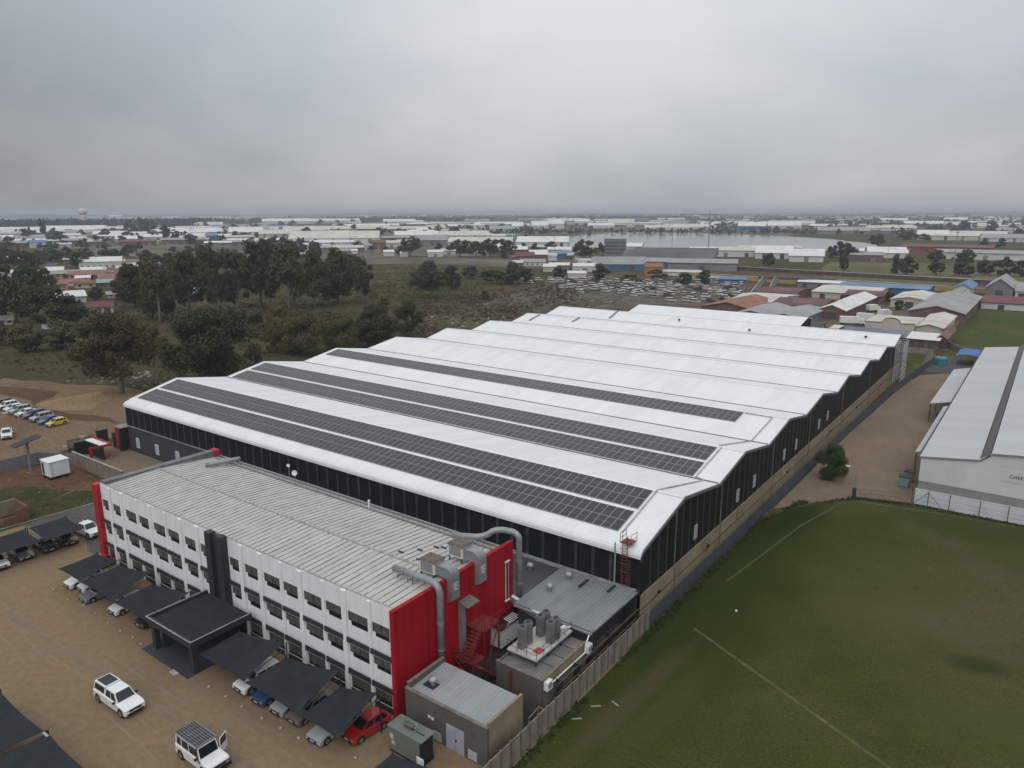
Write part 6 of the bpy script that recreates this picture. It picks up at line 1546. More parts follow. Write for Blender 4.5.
f=MB(); f.box(-40.378,-40.3,53.42,53.448,4.3,8.4); f.box(-40.378,-40.3,53.852,53.88,4.3,8.4); f.box(-40.378,-40.2,53.3,54.0,8.402,8.5); f.box(-40.378,-40.2,53.3,54.0,4.2,4.298); f.build('slot_frame',WHITE,t)
# fire escape
t=thing('fire_escape','red steel fire escape stair against the red end wall','stair',(-39.3,47,0))
def railing(mb,pts,h=1.0,r=.035):
    for a,b in zip(pts,pts[1:]):
        a=Vector(a);b=Vector(b); 
        for k in (h,h*.5): mb.tube([a+Vector((0,0,k)),b+Vector((0,0,k))],r,5)
        n=max(1,int((b-a).length/1.0))
        for i in range(n+1):
            q=a.lerp(b,i/n); mb.tube([q,q+Vector((0,0,h))],r,5)
l=MB(); l.box(-40.3,-38.2,47.2,49.6,4.55,4.65); l.build('upper_landing',REDS,t)
l=MB(); l.box(-40.3,-37.9,45.3,46.9,2.3,2.4); l.build('lower_landing',REDS,t)
s_=MB()
for k in range(9):
    f=k/8; s_.box(-39.7,-38.4,47.15-1.6*0-.0-f*0.0-.28*k*.0+(-.22*k)+.0,47.15-.22*k+.26,4.5-.24*k,4.55-.24*k)
s_.build('stair_flight',REDS,t)
s2=MB()
for k in range(9): s2.box(-37.85,-36.9,45.4+.25*k,45.65+.25*k,2.2-.25*k,2.26-.25*k)
for xx in (-37.87,-36.9): s2.hexa([(xx,45.4,2.1),(xx+.05,45.4,2.1),(xx+.05,47.7,-.1),(xx,47.7,-.1)],[(xx,45.4,2.35),(xx+.05,45.4,2.35),(xx+.05,47.7,.15),(xx,47.7,.15)])
s2.build('stair_flight',REDS,t)
r_1=MB(); railing(r_1,[(-38.2,49.6,4.65),(-38.2,47.3,4.65)]); railing(r_1,[(-38.35,47.1,4.6),(-38.35,45.4,2.6)]); railing(r_1,[(-37.9,45.3,2.4),(-40.3,45.3,2.4)]); railing(r_1,[(-36.9,45.4,2.3),(-36.9,47.7,.1)]); r_1.build('railing',REDS,t)
ps=MB()
for x,y,z in ((-38.25,49.5,4.55),(-38.25,47.3,4.55),(-38.0,46.8,2.3),(-38.0,45.35,2.3)): ps.box(x-.06,x+.06,y-.06,y+.06,0,z)
ps.tube([(-38.0,45.4,.2),(-40.2,45.4,2.2)],.05,6); ps.tube([(-38.25,47.3,.3),(-38.25,49.5,4.4)],.05,6); ps.build('frame_post',REDS,t)
WARP[0]=False
# dishes
def dish(x,y,z,h,r,label):
    t=thing('satellite_dish',label,'satellite dish',(x,y,z))
    MB().tube([(x,y,z),(x,y,z+h)],.04,6).build('mast',GREYT,t)
    m=MB(); pr=[(0.02,0.0),(r*.5,.05),(r*.85,.14),(r,.22),(r*.96,.23),(r*.5,.09),(.02,.04)]
    vs=MB().lathe((0,0,0),pr,14)
    q=Vector((.55,-.8,.25)).to_track_quat('Z','Y')
    m.add([tuple(q@Vector(a)+Vector((x,y,z+h))) for a in vs.v],vs.f); m.build('dish',WHITE,t,True)
dish(-71.7,53.0,9.5,1.6,.34,'round white dish on a mast at the back edge of the office roof')
dish(-74.6,54.3,9.2,1.9,.22,'smaller white dish farther left at the back edge of the office roof')
t=thing('vent_pipe','short white pipe sticking up from the back gutter of the office roof','vent pipe',(-59,53.2,9.4)); MB().cyl((-59,53.2,9.4),.09,1.0).build('pipe_body',WHITE,t); MB().cyl((-59,53.2,10.402),.14,.1).build('cowl',WHITE,t)
# scattered loose sheets on the office roof
for k,(x,y,a) in enumerate([(-46.6,48.3,.3),(-45.9,49.9,.2),(-45.3,50.3,.25),(-47.6,46.7,.3),(-45.0,46.5,.2)]):
    z=10.02-(y-45.6)*.0802+.09
    o=MB().hexa([(x-.35,y-.1,z),(x+.35,y-.1,z),(x+.35,y+.1,z-.016),(x-.35,y+.1,z-.016)],[(x-.35,y-.1,z+.05),(x+.35,y-.1,z+.05),(x+.35,y+.1,z+.034),(x-.35,y+.1,z+.034)]).build('roof_patch',BLACK)
    tag(o,'small black patch lying on the office roof near the red wall','roof patch','black patches on the office roof')
# ------------------------------------------------------------------ warehouse
WH=thing('warehouse','huge black clad warehouse with a white multi ridge roof','warehouse',(-81,135,0))
XL,XR=-132.0,-29.7
PROF=[(62.12,8.15),(62.05,8.45),(62.14,8.72),(62.38,8.95),(62.75,9.10),(63.3,9.25),(64.1,9.42),(72.5,11.5),(83,9.8),(92,11.5),(102,9.82),(111.5,11.45),(121,9.9),(131,11.4),(142,9.5),(150.3,11.2),(160.8,9.3),(169.5,11.0),(180,9.4),(188.7,11.1),(199,9.6),(207.5,11.4),(209.6,11.0)]
def roofz(y):
    for (a,b),(c,d) in zip(PROF[1:],PROF[2:]):
        if a<=y<=c and c>a: return b+(d-b)*(y-a)/(c-a)
    return PROF[-1][1]
rf=MB()
low=[(y,z-.22) for y,z in reversed(PROF)]; low[-1]=(62.25,8.15)
rf.prism(PROF+low,'X',XL,XR+.05)
rfo=rf.build('roof',ROOFW,WH)
ex=[(209.65,10.98),(219,9.5),(228,11.3),(232.5,10.6)]
MB().prism(ex+[(y,z-.22) for y,z in reversed(ex)],'X',-113.2,-57.8).build('roof',ROOFW,WH)
wa=MB(); wa.prism([(209.5,0),(232.3,0),(232.3,10.3),(228,11.05),(219,9.25),(209.5,10.5)],'X',-113,-58); wa.build('rear_bay_wall',CLADY,WH)
# verge flashing of the right gable
vg=MB()
for (a,b),(c,d) in zip(PROF[:-1],PROF[1:]):
    vg.hexa([(XR+.052,a,b-.30),(XR+.17,a,b-.30),(XR+.17,c,d-.30),(XR+.052,c,d-.30)],[(XR+.052,a,b+.06),(XR+.17,a,b+.06),(XR+.17,c,d+.06),(XR+.052,c,d+.06)])
vg.build('verge_trim',M('verge_grey',(.16,.165,.18),.5,var=.15),WH)
vl=MB()
for (a,b),(c,d) in zip(PROF[:-1],PROF[1:]):
    if a>62.9: vl.hexa([(XL-.15,a,b-.30),(XL-.002,a,b-.30),(XL-.002,c,d-.30),(XL-.15,c,d-.30)],[(XL-.15,a,b+.08),(XL-.002,a,b+.08),(XL-.002,c,d+.08),(XL-.15,c,d+.08)])
vl.build('verge_trim',WHITE,WH)
GUT=M('valley_gutter',(.12,.125,.125),.6,var=.35,scale=.5)
for y in (83,102,121,142,160.8,180,199):
    z=roofz(y)
    g=MB(); g.hexa([(XL+.1,y-.22,z+.012),(XR-.1,y-.22,z+.012),(XR-.1,y+.2,z+.012),(XL+.1,y+.2,z+.012)],[(XL+.1,y-.2,z+.075),(XR-.1,y-.2,z+.075),(XR-.1,y+.18,z+.075),(XL+.1,y+.18,z+.075)]); g.build('valley_gutter',GUT,rfo)
SEAMM=M('roof_lap_line',(.42,.43,.43),.6,var=.25,scale=.5)
for y in (72.5,92,111.5,131,150.3,169.5,188.7,207.5):
    z=roofz(y); MB().prism([(y-.35,z-.02),(y,z+.07),(y+.35,z-.0)],'X',XL,XR).build('ridge_cap',ROOFW,rfo)
# front wall
fw_=MB(); mats=[CLAD,STRIP]
x=XL
k=0
while x<XR-.05:
    a=min(x+.35,XR); b=min(x+2.1,XR)
    fw_.quad((x,62.30,4.75),(a,62.30,4.75),(a,62.30,8.35),(x,62.30,8.35),1 if k else 0)
    fw_.quad((a,62.30,4.75),(b,62.30,4.75),(b,62.30,8.35),(a,62.30,8.35),0)
    x+=2.1;k+=1
fw_.quad((XR,62.30,4.75),(XL,62.30,4.75),(XL,62.42,4.75),(XR,62.42,4.75),0)
fw_.build('front_cladding',mats,WH)
MB().box(XL,XR,62.35,62.6,0,4.745).build('front_base_wall',CHAR2,WH)
MB().box(XL-.02,XR-.4,62.12,62.345,4.62,4.748).build('ledge_trim',LEDGE,WH)
for x in (-128.9,-122.4,-115.9,-109.4):
    w_=MB().box(x-.55,x+.55,62.30,62.345,.9,2.75).build('window',WHITE,WH)
    MB().box(x-.42,x+.42,62.285,62.298,1.05,2.6).build('pane',M('milky_pane',(.42,.43,.42),.3,var=.15,scale=2),w_)
MB().box(-106.2,-105.8,62.31,62.345,2.2,2.7).build('wall_lamp',WHITE,WH)
# right gable wall: bays with mossy strips
gw=MB(); y=62.3; ys=[62.3]
k=0
BT=4.15
while y<209.4:
    a=min(y+.32,209.5); b=min(y+2.0,209.5)
    for (c,d,mi) in ((y,a,1 if k else 0),(a,b,0)):
        if d>c+.001:
            # break at profile points
            cuts=[c]+[py for py,_ in PROF[6:] if c<py<d]+[d]
            for e,f in zip(cuts,cuts[1:]): gw.quad((XR,e,BT),(XR,f,BT),(XR,f,max(roofz(f)-.2,8.2)),(XR,e,max(roofz(e)-.2,8.2)),mi)
    y+=2.0;k+=1
gw.build('side_cladding',[CLADY,STRIPY],WH)
lw=MB()
for (a,b),(c,d) in zip(PROF[6:],PROF[7:]): lw.quad((XL,c,0),(XL,a,0),(XL,a,b-.2),(XL,c,d-.2))
lw.quad((XL,64.1,0),(XL,62.35,0),(XL,62.35,8.3),(XL,64.1,9.2)); lw.build('left_cladding',CLADY,WH)
bw=MB(); bw.box(XR-.3,XR+.12,62.35,209.5,0,BT-.003); bw.build('side_base_wall',TAN,WH)
st=MB(); st.box(XR+.12,XR+.19,62.4,209.4,2.55,2.63); st.build('wall_pipe',M('rust_pipe',(.10,.05,.035),.7),WH)
for y_,z_ in ((76.2,6.0),(90.1,6.0),(96.6,6.0),(110.2,6.1),(116.5,6.1),(130.2,6.2),(136,6.4)):
    MB().box(XR+.003,XR+.10,y_-.45,y_+.45,z_-.85,z_+.85).build('wall_vent',M('pale_vent',(.36,.38,.38),.6,var=.15),WH)
for y_ in (70.5,84,104.5,124,147,172,196):
    d_=MB(); d_.tube([(XR+.22,y_,.2),(XR+.22,y_,BT+.2)] ,.06,6); d_.tube([(XR+.08,y_,BT+.2),(XR+.08,y_,roofz(y_)-.4)],.05,6); d_.build('downpipe',M('stained_pipe',(.20,.17,.13),.7,var=.3),WH)
for y_ in (66.5,80,112,139,160,185):
    MB().box(XR+.12,XR+.35,y_-.25,y_+.25,2.75,2.95).build('wall_lamp',BLACK,WH)
bk=MB(); bk.quad((XL,209.5,0),(XL,209.5,10.6),(XR,209.5,10.6),(XR,209.5,0)); bk.build('rear_wall',CLAD,WH)
# downpipe and ladder at front right corner
t=thing('downpipe','pale grey downpipe on the black front wall beside the red ladder','downpipe',(-32.5,62,4.6))
MB().tube([(-32.5,62.0,9.35),(-32.5,61.95,8.7),(-32.5,62.05,8.2),(-32.5,62.05,4.75)],.08,8).build('pipe_body',M('pale_grey_pipe',(.30,.31,.33),.5),t)
t=thing('access_ladder','rust red caged ladder up to the white roof corner','ladder',(-31.3,62,4.8))
l=MB()
for xx in (-31.6,-31.05): l.tube([(xx,61.85,4.9),(xx,61.85,10.5)],.045,6)
l.build('rail',REDS,t)
l=MB(); z=5.1
while z<9.8: l.tube([(-31.6,61.85,z),(-31.05,61.85,z)],.03,5); z+=.33
l.build('rung',REDS,t)
l=MB()
for z in (6.8,7.6,8.4,9.2,10.0):
    pts=[(-31.32+.42*math.sin(a),61.85-.55*math.sin(a*.0+PI/2)*math.cos(a*.5)*1.0,z) for a in [R(d) for d in range(-90,91,30)]]
    l.tube(pts,.025,5)
l.build('cage_hoop',REDS,t)
l=MB(); l.box(-31.9,-30.7,61.9,63.2,9.5,9.56); railing(l,[(-31.9,61.9,9.56),(-31.9,63.2,9.5)],1.0,.03); railing(l,[(-30.7,61.9,9.56),(-30.7,63.2,9.5)],1.0,.03); l.build('top_platform',REDS,t)
# roof cable trays
TRAY=M('cable_tray',(.36,.36,.35),.6,var=.25,scale=1)
def tray(label,path):
    o=MB()
    for a,b in zip(path,path[1:]):
        n=max(1,int(abs(b[1]-a[1])/1.5)); pts=[]
        for i in range(n+1):
            x=a[0]+(b[0]-a[0])*i/n; y=a[1]+(b[1]-a[1])*i/n; pts.append((x,y,roofz(y)+.10))
        o.tube(pts,.09,4)
    ob=o.build('cable_tray',TRAY); tag(ob,label,'cable tray'); return ob
tray('thin grey cable tray climbing beside the right end of the front solar arrays',[(-32.9,64.2),(-32.9,72.5),(-31.5,83),(-32.8,83.2),(-32.8,91.8)])
tray('thin grey cable tray from the second ridge to the topmost solar array',[(-33.4,92.1),(-32.2,102),(-32.0,110.8),(-36.3,110.9)])
for lab,path in (('dark slanted walkway strip on the far white roof nearest its left end',[(-127.2,182.5),(-127.2,188.2)]),('dark slanted walkway strip on the far white roof in the middle left',[(-113.4,184.8),(-113.2,188.5)]),('dark slanted walkway strip beside the rear roof step',[(-109.6,200.5),(-110.4,207.3)])):
    o=MB()
    for a,b_ in zip(path,path[1:]):
        za,zb=roofz(a[1])+.05,roofz(b_[1])+.05
        o.hexa([(a[0]-.35,a[1],za),(a[0]+.35,a[1],za),(b_[0]+.35,b_[1],zb),(b_[0]-.35,b_[1],zb)],[(a[0]-.35,a[1],za+.15),(a[0]+.35,a[1],za+.15),(b_[0]+.35,b_[1],zb+.15),(b_[0]-.35,b_[1],zb+.15)])
    tag(o.build('roof_walkway',GREYT),lab,'walkway')
# ---- roof marks farther back
for k,(x,y,lab) in enumerate([(-66.0,200.5,'small dark vent cowl on the far white roof left'),(-88,203.5,'small dark vent cowl on the far white roof near its left step'),(-37,203,'small dark vent cowl on the far right white roof')]):
    z=roofz(y); t=thing('roof_vent',lab,'roof vent',(x,y,z)); MB().cyl((x,y,z-.05),.25,.45,10).build('neck',GREYT,t); MB().lathe((x,y,z+.38),[(.4,0),(.42,.12),(.15,.3),(.03,.32)],10).build('cowl',CHAR,t)
# ---- solar arrays
PVG,_nt,_b=newmat('solar_cell_glass')
_v=coords(_nt); _f=noisefac(_nt,coords(_nt,which='Object'),.05,2)
_oi=ND(_nt,'ShaderNodeObjectInfo')
_c=mixc(_nt,_oi.outputs['Random'],(.011,.011,.015),(.022,.020,.026))
_nt.links.new(_c,_b.inputs['Base Color']); _b.inputs['Roughness'].default_value=.25; _b.inputs['Specular IOR Level'].default_value=.42
PVF=M('panel_frame',(.27,.27,.28),.45,metal=.3,var=.05)
PW,PH=1.05,1.86
def panel_mb(mb,x0,x1,y0,z0,y1,z1):
    """a framed module lying on the slope from (y0,z0) to (y1,z1)"""
    L_=math.hypot(y1-y0,z1-z0); ty,tz=(y1-y0)/L_,(z1-z0)/L_; ny,nz=-tz,ty
    def P(x,s,h): return (x,y0+ty*s+ny*h,z0+tz*s+nz*h)
    g=.012; e=.055
    mb.hexa([P(x0+g,g,.06),P(x1-g,g,.06),P(x1-g,L_-g,.06),P(x0+g,L_-g,.06)],[P(x0+g,g,.10),P(x1-g,g,.10),P(x1-g,L_-g,.10),P(x0+g,L_-g,.10)],0)
    mb.quad(P(x0+e,e,.103),P(x1-e,e,.103),P(x1-e,L_/2-.012,.103),P(x0+e,L_/2-.012,.103),1)
    mb.quad(P(x0+e,L_/2+.012,.103),P(x1-e,L_/2+.012,.103),P(x1-e,L_-e,.103),P(x0+e,L_-e,.103),1)
def array(label,ya,yb,xr,xl):
    za,zb=roofz(ya),roofz(yb); ym,zm=(ya+yb)/2,(za+zb)/2
    t=thing('solar_array',label,'solar array',(xr,ya,za))
    n=int((xr-xl)/PW)
    rest=MB(); cnt=0
    for i in range(n):
        x1=xr-i*PW; x0=x1-PW
        for (p,q,r_,s_) in ((ya,za,ym-.01,zm-.002),(ym+.01,zm+.002,yb,zb)):
            if cnt<100:
                m=MB(); panel_mb(m,x0,x1,p,q,r_,s_); m.build('panel',[PVF,PVG],t); cnt+=1
            else: panel_mb(rest,x0,x1,p,q,r_,s_)
    o=rest.build('panel',[PVF,PVG],t); o['kind']='stuff'
    rl=MB()
    for f in (.12,.38,.62,.88):
        y=ya+(yb-ya)*f; z=za+(zb-za)*f
        rl.box(xr-n*PW+.05,xr-.05,y-.03,y+.03,z+.003,z+.058)
    rl.build('rail',STEEL,t)
array('lowest solar array, along the curved front eave of the white roof',64.25,67.95,-33.4,-131.9)
array('solar array just below the first roof ridge, second row from the front eave',68.5,72.2,-33.3,-131.4)
array('solar array low on the second roof slope, right behind the first valley',83.35,87.1,-33.2,-131.2)
array('solar array just below the second roof ridge',87.75,91.5,-33.3,-131.4)
array('single solar array high on the third roof slope, farthest from the office',107.3,111.1,-36.5,-131.5)
# ------------------------------------------------------------------ steel lattice tower at far right corner
t=thing('lattice_frame','white painted steel lattice frame at the far right corner of the warehouse','steel frame',(-28.6,202,0))
GAL=M('pale_steel',(.40,.41,.42),.5,metal=.2,var=.15)
for xx in (-29.3,-27.6):
    for yy in (199.5,202.5,205.5):
        MB().box(xx-.09,xx+.09,yy-.09,yy+.09,0,10.4).build('post',GAL,t)
br=MB()
for k in range(5):
    z=k*2.05+.3
    for xx in (-29.3,-27.6):
        for a,b in ((199.5,202.5),(202.5,205.5)):
            br.tube([(xx,a,z),(xx,b,z+2.05)],.05,5); br.tube([(xx,a,z+2.05),(xx,b,z+2.05)],.06,5)
    for yy in (199.5,202.5,205.5): br.tube([(-29.3,yy,z),(-27.6,yy,z+2.05)],.05,5); br.tube([(-29.3,yy,z+2.05),(-27.6,yy,z+2.05)],.06,5)
br.build('brace',GAL,t)
# ------------------------------------------------------------------ lean-to behind the office
LT=thing('lean_to_annex','low dark annex with a two tone metal roof between office and warehouse','annex',(-45,58,0))
rf=MB(); rf.prism([(54.75,4.15),(62.10,4.50),(62.10,4.40),(54.75,4.05)],'X',-88.5,-39.0); rf.build('roof',DARKROOF,LT,)
rf=MB(); rf.prism([(53.5,4.35),(62.10,4.58),(62.10,4.48),(53.5,4.25)],'X',-38.99,-30.05); gr_=rf.build('roof',GREYROOF,LT); gr_['label']='pale grey ribbed roof half'
wl=MB(); wl.box(-38.9,-30.3,53.9,54.1,0,4.2); wl.box(-31.5,-31.3,54.11,62,0,4.2); wl.box(-88.4,-39.1,61.8,62.0,0,4.3); wl.box(-88.5,-41,54.8,55,0,4.0); wl.build('wall',CHAR2,LT)
g=MB(); g.box(-30.04,-29.84,53.4,62.1,4.42,4.62); g.box(-38.9,-30.05,53.2,53.42,4.1,4.27); g.build('gutter',GREYT,LT)
g=MB(); g.box(-39.0,-30.2,61.85,62.08,4.60,4.75); g.box(-88,-39.05,61.85,62.08,4.52,4.64); g.build('roof_flashing',LEDGE,LT)
wp=MB()
for x,y in ((-35.2,60.4),(-32.3,61.2)): wp.box(x-.12,x+.12,y-.9,y+.9,4.6,4.72)
wp.build('roof_beam',CHAR,LT)
def whirly(x,y,z,label,base=False):
    t=thing('whirlybird_vent',label,'roof ventilator',(x,y,z))
    if base: MB().box(x-.75,x+.45,y-.5,y+.35,z+.005,z+.04).build('base_sheet',CHAR,t)
    MB().cyl((x,y,z-.05),.2,.35,12).build('neck',DUCT,t)
    m=MB(); m.lathe((x,y,z+.30),[(.22,0),(.36,.1),(.40,.24),(.34,.40),(.18,.50),(.03,.53)],16); m.build('turbine',STEEL,t,True)
whirly(-37.4,57.4,4.45,'shiny round roof ventilator nearer the red wall on the pale grey roof')
whirly(-37.0,60.5,4.53,'shiny round roof ventilator nearer the warehouse on the pale grey roof')
whirly(-41.6,60.0,4.4,'shiny round roof ventilator on the dark ribbed annex roof')
# gutter trough and white fascia
t=thing('box_gutter','white edged grey box gutter between the tank shed and the pale grey roof','gutter',(-38,54.3,4))
MB().hexa([(-40.3,54.4,3.6),(-36.0,53.2,3.6),(-35.9,53.6,3.6),(-40.3,55.0,3.6)],[(-40.3,54.4,4.25),(-36.0,53.2,4.25),(-35.9,53.6,4.25),(-40.3,55.0,4.25)]).build('trough',GREYT,t)
MB().hexa([(-40.3,54.42,4.252),(-36.0,53.22,4.252),(-35.9,53.5,4.252),(-40.3,54.8,4.252)],[(-40.3,54.42,4.33),(-36.0,53.22,4.33),(-35.9,53.5,4.33),(-40.3,54.8,4.33)]).build('cap',WHITE,t)
# glossy lean shed
t=thing('tank_shed','small white walled shed with a glossy dark red roof under the red wall','shed',(-39.6,53,0))
MB().box(-40.3,-38.75,51.0,54.0,.6,2.55).build('wall',WHITE,t)
MB().hexa([(-40.36,50.8,2.9),(-38.6,50.8,2.6),(-38.6,54.2,2.6),(-40.36,54.2,2.9)],[(-40.36,50.8,2.96),(-38.6,50.8,2.66),(-38.6,54.2,2.66),(-40.36,54.2,2.96)]).build('roof',M('glossy_maroon',(.045,.012,.015),.12,var=.3,spec=.8),t)
sk=MB()
for k in range(6):
    y=52.5+k*.28; sk.hexa([(-39.6,y,2.84),(-38.7,y,2.69),(-38.7,y+.12,2.69),(-39.6,y+.12,2.84)],[(-39.6,y,2.86),(-38.7,y,2.71),(-38.7,y+.12,2.71),(-39.6,y+.12,2.86)])
sk.build('roof_slat',WHITE,t)
# ------------------------------------------------------------------ plant rooms
P1=thing('plant_room','brown plastered plant room with a grey metal roof beside the generator','plant room',(-34.7,40.5,0))
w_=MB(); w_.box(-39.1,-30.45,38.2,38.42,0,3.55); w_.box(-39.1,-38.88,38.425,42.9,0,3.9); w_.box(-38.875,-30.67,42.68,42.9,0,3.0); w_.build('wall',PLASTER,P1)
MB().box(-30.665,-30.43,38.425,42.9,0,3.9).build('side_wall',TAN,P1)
MB().hexa([(-38.87,38.43,3.25),(-30.67,38.43,3.25),(-30.67,42.9,3.45),(-38.87,42.9,3.45)],[(-38.87,38.43,3.33),(-30.67,38.43,3.33),(-30.67,42.9,3.53),(-38.87,42.9,3.53)]).build('roof',MC('pale_plant_roof',(.30,.315,.32),'X',.45,.55,var=.1,scale=.5,bmp=.4,dirt=(.24,.225,.2),dlo=.5,dhi=.85,dstretch=(1,.3,1)),P1)
MB().box(-39.12,-30.42,38.15,38.45,3.555,3.63).build('coping',M('worn_coping',(.17,.15,.12),.85,var=.25,scale=2),P1)
MB().box(-39.15,-38.85,38.46,42.93,3.905,3.98).build('coping',MATS['worn_coping'],P1)
d=MB(); d.box(-34.6,-32.75,38.14,38.195,.05,2.25); do=d.build('door',M('lilac_grey_door',(.36,.37,.42),.5,var=.06),P1)
e=MB(); e.box(-33.69,-33.67,38.12,38.138,.1,2.2); e.build('door_seam',GREYT,do); MB().box(-33.6,-33.5,38.08,38.138,1.05,1.2).build('handle',BLACK,do)
for x in (-35.6,-31.9): MB().box(x-.45,x+.45,38.14,38.195,.15,.95).build('vent_panel',M('pale_vent_panel',(.42,.43,.44),.5,var=.1),P1)
n_=MB(); n_.box(-36.55,-36.3,38.16,38.195,1.9,2.15); n_.box(-36.2,-35.95,38.16,38.195,1.85,2.1); n_.build('notice',WHITE,P1)
whirly(-37.6,40.0,3.42,'shiny round roof ventilator over a dark patch on the plant room roof',True)
P2=thing('chiller_building','low brown building with stepped grey roof under the chiller platform','plant room',(-32.6,49,0))
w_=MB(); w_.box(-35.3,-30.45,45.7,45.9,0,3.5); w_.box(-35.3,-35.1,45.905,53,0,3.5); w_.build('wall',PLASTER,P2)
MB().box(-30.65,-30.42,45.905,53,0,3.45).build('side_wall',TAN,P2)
steps=[(45.95,48.0),(48.15,49.6),(49.75,51.3),(51.45,53.0)]
rs=MB()
for a,b in steps: rs.box(-35.08,-30.67,a,b,3.1,3.38)
rs.build('roof_slab',M('grey_slab',(.15,.15,.14),.8,var=.2,scale=.8),P2)
rs=MB()
for a,b in ((48.0,48.15),(49.6,49.75),(51.3,51.45)): rs.box(-35.08,-30.67,a+.002,b-.002,3.1,3.25)
rs.build('roof_gap',BLACK,P2)
MB().box(-35.35,-30.4,45.66,45.94,3.503,3.58).build('coping',MATS['worn_coping'],P2)
MB().box(-30.68,-30.38,45.95,53,3.453,3.52).build('coping',MATS['worn_coping'],P2)
PT=thing('chiller_platform','white steel platform with a thin railing above the brown plant building','platform',(-33.5,50,4))
MB().box(-35.1,-31.9,47.0,52.9,3.98,4.14).build('deck',M('pale_deck',(.45,.43,.40),.7,var=.15,scale=1),PT)
r_1=MB(); railing(r_1,[(-35.05,47.05,4.14),(-31.95,47.05,4.14),(-31.95,52.85,4.14)],.9,.025); r_1.build('railing',POST,PT)
l=MB()
for x in (-34.9,-32.1):
    for y in (47.2,49.2,51.2,52.7): l.box(x-.07,x+.07,y-.07,y+.07,3.382,3.978)
l.build('leg',POST,PT)
MB().box(-33.0,-32.2,47.9,48.8,4.143,4.152).build('red_mark',M('red_deck_mark',(.40,.06,.05),.7,var=.3,scale=4),PT)
CH=M('cooler_grey',(.15,.155,.155),.6,var=.2,scale=2)
def chiller(x,y,lab,h=1.9):
    t=thing('cooling_tower',lab,'cooling tower',(x,y,4.145))
    for dy in (-.45,.45):
        m=MB(); ring=[(x+.46*math.cos(R(60*k)),y+dy+.46*math.sin(R(60*k))) for k in range(6)]
        m.prism(ring,'Z',4.146,4.146+h); 
        for k in range(6):
            a=Vector((*ring[k],0));b=Vector((*ring[(k+1)%6],0))
            for f in (.25,.5,.75):
                q=a.lerp(b,f); m.box(q.x-.02,q.x+.02,q.y-.02,q.y+.02,4.2,4.1+h)
        b=m.build('casing',CH,t)
        MB().tube([(x,y+dy,4.148+h),(x,y+dy,4.26+h)],.38,14).build('fan_ring',CH,b)
        MB().cyl((x,y+dy,4.262+h),.27,.02,12).build('fan_grille',BLACK,b)
chiller(-34.15,48.5,'paired hexagonal grey cooling units at the front of the chiller platform')
chiller(-33.9,51.0,'paired hexagonal grey cooling units at the back of the chiller platform')
chiller(-32.55,50.6,'darker paired hexagonal grey cooling units at the lawn side of the platform')
t=thing('pump_unit','small white pump box at the back corner of the chiller platform','pump',(-32.4,52.3,4.145)); MB().box(-32.7,-32.1,52.0,52.6,4.146,4.6).build('case',WHITE,t); MB().tube([(-32.4,52.1,4.5),(-32.0,52.3,4.75),(-31.8,52.4,4.75)],.07,6).build('pipe',WHITE,t)
def condenser(y,z,lab):
    t=thing('air_conditioner',lab,'air conditioner',(-30.1,y,z))
    MB().box(-30.40,-30.0,y-.38,y+.38,z,z+.8).build('case',WHITE,t)
    MB().tube([(-29.998,y,z+.42),(-29.98,y,z+.42)],.28,16).build('fan_grille',GREYT,t)
    MB().box(-30.40,-29.9,y-.4,y+.4,z-.06,z-.003).build('bracket',POST,t)
condenser(46.3,2.5,'white air conditioner on the corner of the brown plant building wall')
condenser(53.0,2.5,'white air conditioner under the lower corner of the pale grey roof')
t=thing('white_pipe','long white pipe run along the wall between the two air conditioners','pipe',(-30.2,50,2.5)); MB().tube([(-30.25,46.9,2.7),(-30.25,52.4,2.7)],.07,8).build('pipe_run',WHITE,t); MB().tube([(-30.25,52.4,2.7),(-30.25,52.6,3.4),(-30.3,53.2,4.1)],.07,8).build('bend',WHITE,t)
t=thing('hose_reel','grey tubular trolley standing in the gap beside the tan plant wall','trolley',(-29.9,44.4,0))
f=MB(); f.tube([(-30.3,43.6,.3),(-30.3,43.6,1.3),(-30.3,45.0,1.5),(-30.3,45.0,.3)],.04,6); f.tube([(-29.8,43.6,.3),(-29.8,43.6,1.3),(-29.8,45.0,1.5),(-29.8,45.0,.3)],.04,6); f.tube([(-30.3,45.0,1.5),(-29.8,45.0,1.5)],.04,6); f.build('frame',GREYT,t)
MB().box(-30.3,-29.8,43.6,45.0,.30,.42).build('tray',GREYT,t)
for yy in (43.7,44.9): MB().tube([(-30.4,yy,.2),(-29.7,yy,.2)],.2,10).build('wheel',RUBBER,t)
t=thing('fire_pipe','red painted standpipe with a red tank against the brown plant building','standpipe',(-33.6,45.3,0))
MB().tube([(-33.6,45.5,0),(-33.6,45.5,3.3)],.09,8).build('riser',REDS,t); MB().tube([(-33.9,45.2,.35),(-33.3,45.2,.35)],.22,10).build('tank',REDS,t)
PR=thing('pipe_rack','rusty dark pipes and brackets running along the inside of the tan lawn wall','pipe rack',(-29.7,54,0))
q=MB()
for dx,z,r_ in ((0,1.7,.09),(.18,2.0,.07),(-.2,2.4,.11),(.1,2.75,.06)): q.tube([(-29.75+dx,47,z),(-29.75+dx,62,z+.1)],r_,6)
q.build('pipe',M('rust_brown_pipe',(.075,.05,.04),.8,var=.4,scale=1.5),PR)
for y_ in (47.5,50.4,53.3,56.2,59.1,61.6): MB().box(-30.15,-29.45,y_-.05,y_+.05,0,2.85).build('bracket',POST,PR)
AC=MB(); AC.box(-31.25,-30.4,55,60.5,.0,1.6); o_=AC.build('store_boxes',M('clutter_brown',(.07,.06,.05),.8,var=.5,scale=1.2)); tag(o_,'low dark brown storage boxes under the edge of the pale grey annex roof','storage box')
